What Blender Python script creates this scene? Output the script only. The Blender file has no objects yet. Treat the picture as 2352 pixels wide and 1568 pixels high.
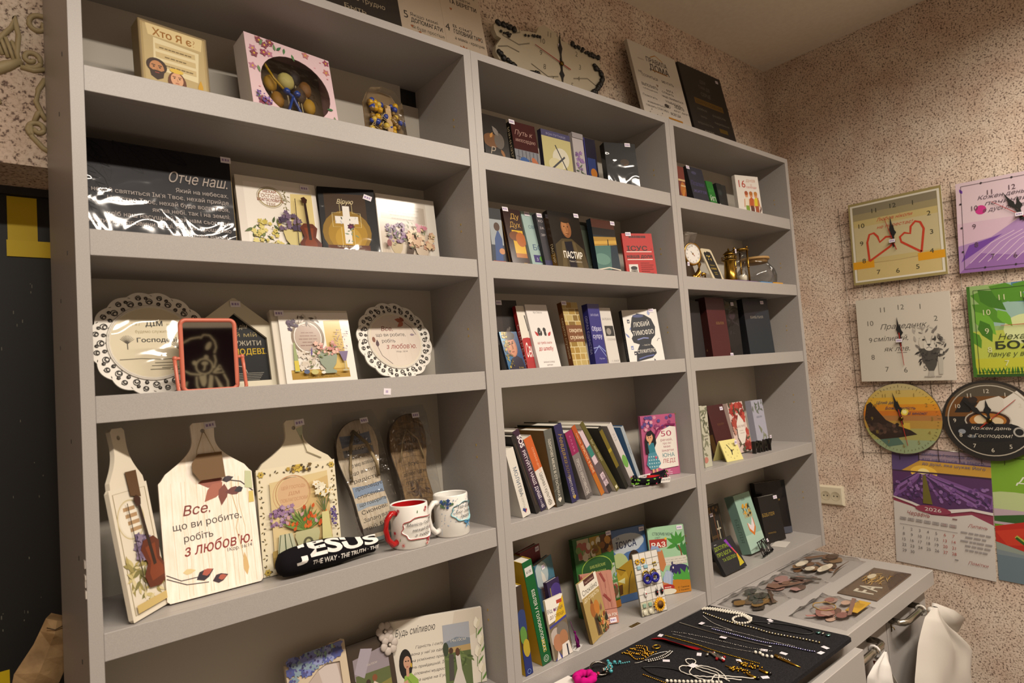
import bpy, math, random
from mathutils import Vector, Matrix
from mathutils.geometry import tessellate_polygon, delaunay_2d_cdt
SC = bpy.context.scene
COL = SC.collection
R_ = random.Random(7)

# ---------------------------------------------------------------- camera
cam_d = bpy.data.cameras.new('camera')
cam = bpy.data.objects.new('camera', cam_d); COL.objects.link(cam)
cam_d.sensor_width = 36.0
cam_d.lens = 36.0 * 1428.98 / 2352.0
cam_d.clip_start = 0.02
CR = ((0.76743, 0.02042, -0.64080), (-0.63690, -0.08999, -0.76562), (-0.07330, 0.99573, -0.05607))
cam.matrix_world = Matrix.Translation((-0.1057, -1.0176, 1.4096)) @ Matrix(CR).to_4x4()
cam_d.dof.use_dof = True
cam_d.dof.focus_distance = 1.45
cam_d.dof.aperture_fstop = 6.0
SC.camera = cam
SC.view_settings.view_transform = 'Standard'
SC.view_settings.look = 'None'
SC.view_settings.gamma = 1.0
SC.view_settings.use_curve_mapping = False
SC.view_settings.exposure = 1.35

# ---------------------------------------------------------------- world and lamps
W = bpy.data.worlds.new('world'); SC.world = W
W.use_nodes = True
W.node_tree.nodes['Background'].inputs[0].default_value = (1.0, 0.84, 0.66, 1)
W.node_tree.nodes['Background'].inputs[1].default_value = 0.02
def area(name, x, y, z, sx, sy, e, spread, col=(1.0, 0.89, 0.76)):
    l = bpy.data.lights.new(name, 'AREA'); l.shape = 'RECTANGLE'; l.size = sx; l.size_y = sy
    l.energy = e; l.color = col; l.spread = math.radians(spread)
    o = bpy.data.objects.new(name, l); COL.objects.link(o); o.location = (x, y, z); return o
LAMPS = [(0.22, -1.34, 20.5), (1.60, -1.34, 18.0)]
for i, (lx, ly, le) in enumerate(LAMPS):
    area('lamp_light', lx, ly, 2.578, 1.06, 0.10, le, 164)

# ---------------------------------------------------------------- materials
MATS = {}
def lin(h):
    v = [int(h[i:i + 2], 16) / 255 for i in (0, 2, 4)]
    return tuple(c / 12.92 if c <= .04045 else ((c + .055) / 1.055) ** 2.4 for c in v) + (1,)
# key: 'rrggbb' or 'rrggbb/<finish>'; g gloss, s satin, w wrapped in creased film, m metal, v velvet or cloth
FIN = {'': (.6, 0), 's': (.4, 0), 'g': (.16, 0), 'w': (.4, 0), 'm': (.25, 1), 'v': (.95, 0), 'x': (.03, 1)}
def mat(key):
    if key in MATS: return MATS[key]
    h, _, f = key.partition('/')
    m = bpy.data.materials.new(key); m.use_nodes = True
    nt = m.node_tree; b = nt.nodes['Principled BSDF']
    b.inputs['Base Color'].default_value = tuple(c*.85 for c in lin(h)[:3]) + (1,)   # no print or paint is whiter than this
    b.inputs['Roughness'].default_value = FIN[f][0]; b.inputs['Metallic'].default_value = FIN[f][1]
    if f == 'w':
        b.inputs['Specular IOR Level'].default_value = .12; b.inputs['Coat Weight'].default_value = .4; b.inputs['Coat Roughness'].default_value = .05
        n = nt.nodes.new('ShaderNodeTexNoise'); n.inputs['Scale'].default_value = 14; n.inputs['Detail'].default_value = 2
        n.inputs['Distortion'].default_value = .8
        tc = nt.nodes.new('ShaderNodeTexCoord'); nt.links.new(tc.outputs['Object'], n.inputs['Vector'])
        bp = nt.nodes.new('ShaderNodeBump'); bp.inputs['Strength'].default_value = .4; bp.inputs['Distance'].default_value = .008
        nt.links.new(n.outputs['Fac'], bp.inputs['Height']); nt.links.new(bp.outputs['Normal'], b.inputs['Coat Normal'])
    if f == 'v': b.inputs['Specular IOR Level'].default_value = .1
    MATS[key] = m; return m
def nmat(name, fn):
    m = bpy.data.materials.new(name); m.use_nodes = True
    fn(m.node_tree, m.node_tree.nodes['Principled BSDF']); MATS[name] = m; return m
def ramp(nt, src, stops):
    r = nt.nodes.new('ShaderNodeValToRGB'); e = r.color_ramp.elements
    while len(e) < len(stops): e.new(.5)
    for el, (p, c) in zip(e, stops): el.position = p; el.color = lin(c)
    nt.links.new(src, r.inputs['Fac']); return r
def noise(nt, sc, det=3, rough=.5, vec=None, stretch=None):
    tc = nt.nodes.new('ShaderNodeTexCoord'); n = nt.nodes.new('ShaderNodeTexNoise')
    n.inputs['Scale'].default_value = sc; n.inputs['Detail'].default_value = det; n.inputs['Roughness'].default_value = rough
    if stretch:
        mp = nt.nodes.new('ShaderNodeMapping'); mp.inputs['Scale'].default_value = stretch
        nt.links.new(tc.outputs['Object'], mp.inputs['Vector']); nt.links.new(mp.outputs['Vector'], n.inputs['Vector'])
    else: nt.links.new(tc.outputs['Object'], n.inputs['Vector'])
    return n
def bump(nt, b, src, st, d=.002):
    bp = nt.nodes.new('ShaderNodeBump'); bp.inputs['Strength'].default_value = st; bp.inputs['Distance'].default_value = d
    nt.links.new(src, bp.inputs['Height']); nt.links.new(bp.outputs['Normal'], b.inputs['Normal'])
def wallpaper(nt, b):
    n = noise(nt, 190, 2, .6); n2 = noise(nt, 9, 3)
    r = ramp(nt, n.outputs['Fac'], [(0.0, '54443f'), (.36, '74635a'), (.44, 'cabaa9'), (.56, 'dccebe'), (1, 'e6dacd')])
    r2 = ramp(nt, n2.outputs['Fac'], [(.3, 'e9dcd6'), (.7, 'ffffff')])
    mx = nt.nodes.new('ShaderNodeMix'); mx.data_type = 'RGBA'; mx.blend_type = 'MULTIPLY'; mx.inputs[0].default_value = 1
    nt.links.new(r.outputs['Color'], mx.inputs[6]); nt.links.new(r2.outputs['Color'], mx.inputs[7])
    nt.links.new(mx.outputs[2], b.inputs['Base Color']); b.inputs['Roughness'].default_value = .8
    bump(nt, b, n.outputs['Fac'], .35, .002)
nmat('wallpaper', wallpaper)
def laminate(nt, b):
    n = noise(nt, 900, 2); r = ramp(nt, n.outputs['Fac'], [(.3, '95908d'), (.7, 'a39e9a')])
    nt.links.new(r.outputs['Color'], b.inputs['Base Color']); b.inputs['Roughness'].default_value = .42
    bump(nt, b, n.outputs['Fac'], .05, .0005)
nmat('laminate', laminate)
def plaster(nt, b):
    n = noise(nt, 60, 4); r = ramp(nt, n.outputs['Fac'], [(.3, 'dfd6c6'), (.7, 'e6decf')])
    nt.links.new(r.outputs['Color'], b.inputs['Base Color']); b.inputs['Roughness'].default_value = .85
nmat('plaster', plaster)
def wood(nt, b, c=('a97f45', '7d5a2c')):
    n = noise(nt, 22, 4, .6, stretch=(9, 1, 1)); r = ramp(nt, n.outputs['Fac'], [(.35, c[1]), (.65, c[0])])
    nt.links.new(r.outputs['Color'], b.inputs['Base Color']); b.inputs['Roughness'].default_value = .5
nmat('wood', wood)
nmat('pinewhite', lambda nt, b: wood(nt, b, ('efe6db', 'e3d5c2')))
nmat('oldwood', lambda nt, b: wood(nt, b, ('8d7048', '57422a')))
nmat('seabands', lambda nt, b: wood(nt, b, ('d9cbb4', 'bfae94')))
def velvet(nt, b):
    n = noise(nt, 700, 2); r = ramp(nt, n.outputs['Fac'], [(.3, '141315'), (.75, '2c2a2d')])
    nt.links.new(r.outputs['Color'], b.inputs['Base Color']); b.inputs['Roughness'].default_value = 1
    b.inputs['Specular IOR Level'].default_value = .1
    bump(nt, b, n.outputs['Fac'], .5, .001)
nmat('velvet', velvet)
def kraft(nt, b):
    n = noise(nt, 25, 4); r = ramp(nt, n.outputs['Fac'], [(.3, '7d6240'), (.7, 'a88a60')])
    nt.links.new(r.outputs['Color'], b.inputs['Base Color']); b.inputs['Roughness'].default_value = .75
    bump(nt, b, n.outputs['Fac'], .6, .01)
nmat('kraft', kraft)
def clearfilm(nt, b, base=.05, rough=.08, bs=.5):
    nt.nodes.remove(b); out = nt.nodes['Material Output']
    t = nt.nodes.new('ShaderNodeBsdfTransparent'); g = nt.nodes.new('ShaderNodeBsdfGlossy'); g.inputs['Roughness'].default_value = rough
    t.inputs['Color'].default_value = (.93, .93, .93, 1)
    mx = nt.nodes.new('ShaderNodeMixShader'); lw = nt.nodes.new('ShaderNodeLayerWeight'); lw.inputs['Blend'].default_value = .18
    n = noise(nt, 30, 3); bp = nt.nodes.new('ShaderNodeBump'); bp.inputs['Strength'].default_value = bs; bp.inputs['Distance'].default_value = .01
    nt.links.new(n.outputs['Fac'], bp.inputs['Height']); nt.links.new(bp.outputs['Normal'], g.inputs['Normal'])
    ad = nt.nodes.new('ShaderNodeMath'); ad.operation = 'MULTIPLY_ADD'; ad.inputs[1].default_value = .8; ad.inputs[2].default_value = base; ad.use_clamp = True
    nt.links.new(lw.outputs['Fresnel'], ad.inputs[0]); nt.links.new(ad.outputs[0], mx.inputs[0])
    nt.links.new(t.outputs[0], mx.inputs[1]); nt.links.new(g.outputs[0], mx.inputs[2]); nt.links.new(mx.outputs[0], out.inputs['Surface'])
nmat('film', clearfilm)
nmat('glass', lambda nt, b: clearfilm(nt, b, .03, .03, .0))
def granite(nt, b): pass

# ---------------------------------------------------------------- mesh builder
TXT = {}
def contours(s):
    # outlines of one line of type as closed polylines
    c = bpy.data.curves.new('t', 'FONT'); c.body = s; c.size = 1
    o = bpy.data.objects.new('t', c); COL.objects.link(o); out = []
    for sp in o.to_curve(bpy.context.evaluated_depsgraph_get()).splines:
        B = sp.bezier_points; n = len(B); P = []
        for i in range(n):
            a, b = B[i], B[(i+1) % n]; p0, p1, p2, p3 = a.co.xy, a.handle_right.xy, b.handle_left.xy, b.co.xy
            d = p3-p0; st = max(abs(d.cross(p1-p0)), abs(d.cross(p2-p0))) < 1e-3*max(d.length, 1e-4) or d.length < .02
            for k in range(1 if st else 4):
                t = k/4; q = p0*(1-t)**3 + p1*3*t*(1-t)**2 + p2*3*t*t*(1-t) + p3*t**3
                if not P or (q-P[-1]).length > 2e-3: P.append(q)
        if len(P) > 1 and (P[0]-P[-1]).length < 2e-3: P.pop()
        if len(P) > 2: out.append(P)
    o.to_curve_clear(); COL.objects.unlink(o); bpy.data.objects.remove(o); bpy.data.curves.remove(c); return out
def fill(loops):
    vs = [p for l in loops for p in l]; ed = []; o = 0
    for l in loops: ed += [(o+i, o+(i+1) % len(l)) for i in range(len(l))]; o += len(l)
    V2, _, F, _, _, _ = delaunay_2d_cdt(vs, ed, [], 0, 1e-5); fs = []
    for f in F:
        x = sum(V2[i].x for i in f)/3; y = sum(V2[i].y for i in f)/3; w = 0
        for l in loops:
            for i in range(len(l)):
                a, b = l[i-1], l[i]
                if (a.y > y) != (b.y > y) and (b.x-a.x)*(y-a.y)/(b.y-a.y)+a.x > x: w += 1 if b.y > a.y else -1
        if w: fs.append(tuple(f))
    return V2, fs
def text_mesh(s, bold):
    k = (s, bold)
    if k in TXT: return TXT[k]
    L = contours(s)
    if bold and L:
        sg = 1 if sum(sum(l[i-1].cross(l[i]) for i in range(len(l))) for l in L) > 0 else -1; M_ = []
        for l in L:
            q = []
            for i in range(len(l)):
                a, b = (l[i]-l[i-1]).normalized(), (l[(i+1) % len(l)]-l[i]).normalized(); n = Vector((a.y+b.y, -a.x-b.x))
                q.append(l[i] + (n.normalized()*bold*.7*sg*min(1.5, 2/max(n.length, .6)) if n.length > 1e-4 else n))
            M_.append(q)
        L = M_
    vs, fs = [], []
    # neighbouring outlines are filled together in small batches, left to right
    G = []
    for l in sorted(L, key=lambda l: min(p.x for p in l)):
        x0, x1 = min(p.x for p in l), max(p.x for p in l)
        if G and x0 < G[-1][1] + .004: G[-1][0].append(l); G[-1][1] = max(G[-1][1], x1)
        else: G.append([[l], x1])
    for g, _ in G:
        V2, F = fill(g); n = len(vs); vs += [(p.x, p.y) for p in V2]; fs += [tuple(i+n for i in f) for f in F]
    if not vs: vs, fs = [(0, 0), (.1, 0), (0, .1)], [(0, 1, 2)]
    TXT[k] = (vs, fs); return TXT[k]
class MB:
    def __init__(s): s.v = []; s.f = []; s.m = []; s.sm = []; s.k = []
    def mi(s, key):
        if key not in s.k: s.k.append(key)
        return s.k.index(key)
    def add(s, vs, fs, key, sm=False):
        n = len(s.v); s.v += [tuple(v) for v in vs]; i = s.mi(key)
        for f in fs: s.f.append(tuple(n + a for a in f)); s.m.append(i); s.sm.append(sm)
    def box(s, x0, x1, y0, y1, z0, z1, key):
        s.add([(x, y, z) for x in (x0, x1) for y in (y0, y1) for z in (z0, z1)],
              [(0, 1, 3, 2), (4, 6, 7, 5), (0, 4, 5, 1), (2, 3, 7, 6), (0, 2, 6, 4), (1, 5, 7, 3)], key)
    def rbox(s, x0, x1, y0, y1, z0, z1, key, b=.0015):
        # box with chamfered edges
        vs = []; c = [(x0, x1), (y0, y1), (z0, z1)]
        s.hull([(x + (b if i != 0 else 0) * sx, y + (b if i != 1 else 0) * sy, z + (b if i != 2 else 0) * sz)
                for x, sx in ((x0, 1), (x1, -1)) for y, sy in ((y0, 1), (y1, -1)) for z, sz in ((z0, 1), (z1, -1)) for i in range(3)], key)
    def hull(s, pts, key):
        import bmesh
        bm = bmesh.new()
        for p in pts: bm.verts.new(p)
        r = bmesh.ops.convex_hull(bm, input=bm.verts)
        bmesh.ops.dissolve_limit(bm, angle_limit=.01, verts=bm.verts, edges=bm.edges)
        bm.verts.index_update()
        s.add([v.co[:] for v in bm.verts], [[v.index for v in f.verts] for f in bm.faces], key); bm.free()
    def prism(s, pts, y0, y1, key, holes=()):
        # outline in (x,z), extruded from y0 (front) to y1
        loops = [list(pts)] + [list(h) for h in holes]
        flat = [p for l in loops for p in l]; n = len(flat)
        tri = tessellate_polygon([[Vector((p[0], p[1], 0)) for p in l] for l in loops])
        tri = [(a, b, c) if ((flat[b][0]-flat[a][0])*(flat[c][1]-flat[a][1])-(flat[b][1]-flat[a][1])*(flat[c][0]-flat[a][0])) > 0 else (a, c, b) for a, b, c in tri]
        fs = list(tri) + [(c + n, b + n, a + n) for a, b, c in tri]; o = 0
        for li, l in enumerate(loops):
            m = len(l); ar = sum(l[i][0]*l[(i+1) % m][1]-l[(i+1) % m][0]*l[i][1] for i in range(m))
            for i in range(m):
                a, b = o + i, o + (i + 1) % m
                if (ar < 0) != (li > 0): a, b = b, a
                fs.append((b, a, a + n, b + n))
            o += m
        s.add([(p[0], y0, p[1]) for p in flat] + [(p[0], y1, p[1]) for p in flat], fs, key)
    def lathe(s, prof, key, c=(0, 0, 0), n=24, sm=True, ax=2, cap=True):
        vs = []; fs = []
        for r, z in prof:
            for i in range(n):
                a = 2 * math.pi * i / n; p = [r * math.cos(a), r * math.sin(a), z]
                if ax == 1: p = [p[0], p[2], -p[1]]
                if ax == 0: p = [p[2], p[0], p[1]]
                vs.append((p[0] + c[0], p[1] + c[1], p[2] + c[2]))
        for j in range(len(prof) - 1):
            for i in range(n): fs.append((j*n+i, j*n+(i+1) % n, (j+1)*n+(i+1) % n, (j+1)*n+i))
        if cap: fs += [tuple(range(n))[::-1], tuple((len(prof)-1)*n+i for i in range(n))]
        s.add(vs, fs, key, sm)
    def tube(s, pts, r, key, n=6, closed=False):
        P = [Vector(p) for p in pts]; m = len(P); vs = []; fs = []; rr = r if hasattr(r, '__len__') else [r] * m
        up = Vector((0.13, .2, .97))
        for i in range(m):
            t = (P[(i+1) % m] - P[i-1]) if closed else (P[min(i+1, m-1)] - P[max(i-1, 0)])
            if t.length < 1e-9: t = Vector((0, 0, 1))
            t.normalize(); a = t.cross(up)
            if a.length < .05: a = t.cross(Vector((1, 0, 0)))
            a.normalize(); b = t.cross(a)
            for k in range(n):
                q = 2 * math.pi * k / n; vs.append(P[i] + (a * math.cos(q) + b * math.sin(q)) * rr[i])
        for i in range(m if closed else m - 1):
            for k in range(n): fs.append((i*n+k, ((i+1) % m)*n+k, ((i+1) % m)*n+(k+1) % n, i*n+(k+1) % n))
        if not closed: fs += [tuple(range(n)), tuple((m-1)*n+k for k in range(n))[::-1]]
        s.add(vs, fs, key, True)
    def ball(s, c, r, key, n=8, m=5, sz=(1, 1, 1)):
        vs = [(c[0], c[1], c[2]+r*sz[2])]; fs = []
        for j in range(1, m):
            for i in range(n):
                a = math.pi*j/m; b = 2*math.pi*i/n
                vs.append((c[0]+r*sz[0]*math.sin(a)*math.cos(b), c[1]+r*sz[1]*math.sin(a)*math.sin(b), c[2]+r*sz[2]*math.cos(a)))
        vs.append((c[0], c[1], c[2]-r*sz[2])); l = len(vs)-1
        for i in range(n):
            fs.append((0, 1+i, 1+(i+1) % n)); fs.append((l, l-n+(i+1) % n, l-n+i))
            for j in range(m-2): fs.append((1+j*n+i, 1+(j+1)*n+i, 1+(j+1)*n+(i+1) % n, 1+j*n+(i+1) % n))
        s.add(vs, fs, key, True)
    def build(s, name, parent=None):
        me = bpy.data.meshes.new(name); me.from_pydata(s.v, [], s.f)
        for k in s.k: me.materials.append(mat(k))
        me.polygons.foreach_set('material_index', s.m); me.polygons.foreach_set('use_smooth', s.sm); me.update()
        o = bpy.data.objects.new(name, me); COL.objects.link(o)
        if parent: o.parent = parent
        return o
class Art:
    """printing on one flat face: O corner, U and V edge vectors; x,y run 0..1, sizes in V"""
    def __init__(s, mb, O, U, V):
        s.mb = mb; s.O = Vector(O); s.U = Vector(U); s.V = Vector(V); s.N = s.U.cross(s.V).normalized()
        s.W = s.U.length; s.H = s.V.length; s.a = s.W / s.H; s.u = s.U.normalized(); s.w = s.V.normalized(); s.k = 4; s.fin = ''
    def c(s, k): return k if '/' in k or not s.fin or k in MATS and len(k) != 6 else k + '/' + s.fin
    def q(s, pts, fs, col):
        s.k += 1; off = s.N * (s.k * 1.6e-5); pts = [(min(1, max(0, x)), min(1, max(0, y))) for x, y in pts]   # print ends at the edge
        s.mb.add([s.O + s.u * (x * s.W) + s.w * (y * s.H) + off for x, y in pts], fs, s.c(col))
    def r(s, x, y, w, h, col): s.q([(x, y), (x+w, y), (x+w, y+h), (x, y+h)], [(0, 1, 2, 3)], col)
    def p(s, pts, col):
        t = tessellate_polygon([[Vector((p[0]*s.a, p[1], 0)) for p in pts]])
        f = []
        for a, b, c in t:
            A, B, Cc = pts[a], pts[b], pts[c]
            f.append((a, b, c) if (B[0]-A[0])*(Cc[1]-A[1])-(B[1]-A[1])*(Cc[0]-A[0]) > 0 else (a, c, b))
        s.q(pts, f, col)
    def e(s, cx, cy, rx, ry, col, rot=0, n=20):
        # rx, ry in V units
        ca, sa = math.cos(rot), math.sin(rot)
        s.q([(cx + (rx*math.cos(t)*ca - ry*math.sin(t)*sa)/s.a, cy + rx*math.cos(t)*sa + ry*math.sin(t)*ca) for t in [2*math.pi*i/n for i in range(n)]], [tuple(range(n))], col)
    def l(s, pts, w, col, closed=False):
        P = [Vector((x*s.a, y)) for x, y in pts]; m = len(P); vs = []
        for i in range(m):
            t = (P[(i+1) % m]-P[i-1]) if closed else (P[min(i+1, m-1)]-P[max(0, i-1)])
            if t.length < 1e-9: t = Vector((1, 0))
            t.normalize(); n = Vector((-t.y, t.x)) * w/2
            vs += [P[i]+n, P[i]-n]
        fs = [(2*i, 2*i+1, 2*((i+1) % m)+1, 2*((i+1) % m)) for i in range(m if closed else m-1)]
        s.q([(p.x/s.a, p.y) for p in vs], fs, col)
    def ring(s, cx, cy, r, w, col, n=32, ry=None):
        ry = ry or r
        s.l([(cx+r*math.cos(2*math.pi*i/n)/s.a, cy+ry*math.sin(2*math.pi*i/n)) for i in range(n)], w, col, True)
    def t(s, x, y, sz, txt, col, al='c', b=0, sh=0, w=None, rot=0, sx=1, L=None):
        vs, fs = text_mesh(txt, b)
        x0 = min(v[0] for v in vs); x1 = max(v[0] for v in vs)
        if w: sx = w*s.a/((x1-x0)*sz)
        if L: sx = L/((x1-x0)*sz)
        off = {'c': (x0+x1)/2, 'l': x0, 'r': x1}[al]; ca, sa = math.cos(rot), math.sin(rot)
        pts = []
        for a, bb in vs:
            X = ((a-off)+bb*sh)*sz*sx; Y = bb*sz
            pts.append((x+(X*ca-Y*sa)/s.a, y+X*sa+Y*ca))
        s.q(pts, fs, col)
    def leaf(s, x, y, ang, ln, wd, col):
        ca, sa = math.cos(ang), math.sin(ang)
        s.q([(x+(ln*t*ca-sgn*wd*sa)/s.a, y+ln*t*sa+sgn*wd*ca) for t, sgn in ((0, 0), (.3, -.45), (.6, -.4), (1, 0), (.6, .4), (.3, .45))], [(0, 1, 2, 3, 4, 5)], col)
    def fl(s, x, y, r, col, cc=None, n=5, ph=0, wd=.8):
        for i in range(n): s.leaf(x, y, ph+2*math.pi*i/n, r, r*wd, col)
        if cc: s.e(x, y, r*.25, r*.25, cc, n=8)
    def scat(s, n, x0, x1, y0, y1, r, cols, kind='fl', seed=1):
        g = random.Random(seed)
        for i in range(n):
            x, y, c = g.uniform(x0, x1), g.uniform(y0, y1), g.choice(cols); q = r*g.uniform(.6, 1.2)
            if kind == 'fl': s.fl(x, y, q, c, None, 5, g.random()*6)
            elif kind == 'leaf': s.leaf(x, y, g.random()*6.28, q*2, q*.7, c)
            else: s.e(x, y, q, q*g.uniform(.6, 1), c, g.random()*3, 8)
    def lines(s, x, y, w, n, dy, th, col, al='c', seed=3):
        # tiny rows of print too small to read in the photo
        g = random.Random(seed)
        for i in range(n):
            ww = w*g.uniform(.6, 1); xx = x-ww/2 if al == 'c' else x if al == 'l' else x-ww
            while xx < (x+ww/2 if al == 'c' else x+ww if al == 'l' else x)-.01:
                k = min(g.uniform(.03, .09), ww); s.r(xx, y-i*dy, k*.85, th, col); xx += k
def POSE(p, th=.012):   # lifted so that the lower back edge rests on the shelf
    x, y, z, w, h, lean, yaw, roll = p; z += th*math.sin(math.radians(max(lean, 0))) + .0004 + (th*0 if lean >= 0 else 0)
    return Matrix.Translation((x, y, z)) @ Matrix.Rotation(math.radians(yaw), 4, 'Z') @ Matrix.Rotation(math.radians(-lean), 4, 'X') @ Matrix.Rotation(math.radians(roll), 4, 'Y')
def meta(o, label, cat, group=None):
    o['label'] = label; o['category'] = cat
    if group: o['group'] = group
    return o
def thing(name, label, cat, M=None, group=None):
    o = bpy.data.objects.new(name, None); COL.objects.link(o); o.empty_display_size = .03
    if M is not None: o.matrix_world = M
    return meta(o, label, cat, group)
def struct(name, mb, parent=None):
    o = mb.build(name, parent)
    if not parent: o['kind'] = 'structure'
    return o
def tagpart(par, x, z, y=-.0012, w=.017, h=.011, rot=0):
    m = MB(); a = Art(m, (0, 0, 0), (w, 0, 0), (0, 0, h)); m.box(0, w, 0, .0004, 0, h, 'e9e2ea')
    a.r(.12, .3, .2, .4, '9a86b4'); a.r(.4, .3, .2, .4, '9a86b4'); a.r(.68, .3, .14, .4, '9a86b4')
    o = m.build('price_tag', par); o.matrix_local = Matrix.Translation((x, y, z)) @ Matrix.Rotation(rot, 4, 'Y'); return o
def book(p, th, col, art, label, spine=None, tag=None, name='book', cat='book', group=None, pg='e6dfd0', back=None, dz=0):
    w, h = p[3], p[4]; r = thing(name, label, cat, POSE(p, th) @ Matrix.Translation((0, 0, dz)), group)
    m = MB(); t = .0016
    m.box(0, w, 0, t, 0, h, col); m.box(0, w, th-t, th, 0, h, back or col); m.box(0, t, t, th-t, 0, h, col)
    if art:
        a = Art(m, (0, 0, 0), (w, 0, 0), (0, 0, h)); a.fin = col.partition('/')[2]; art(a)
    if spine:
        a = Art(m, (0, th, 0), (0, -th, 0), (0, 0, h)); a.fin = col.partition('/')[2]; spine(a)
    m.build('cover', r)
    g = MB(); g.box(t+.0002, w-.002, t+.0002, th-t-.0002, .0015, h-.0015, pg); g.build('pages', r)
    if tag: tagpart(r, tag[0]*w, tag[1]*h)
    return r
def plaque(p, th, col, art, label, name='wall_plaque', cat='plaque', tag=None, tagrot=0, group=None, edge=None):
    w, h = p[3], p[4]; r = thing(name, label, cat, POSE(p, th), group)
    m = MB(); m.rbox(0, w, 0, th, 0, h, edge or col, .001)
    a = Art(m, (0, 0, 0), (w, 0, 0), (0, 0, h)); a.fin = col.partition('/')[2]
    if edge: a.r(.004, .004, .992, .992, col)
    art(a); m.build('board', r)
    if tag: tagpart(r, tag[0]*w, tag[1]*h, rot=tagrot)
    return r

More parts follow.
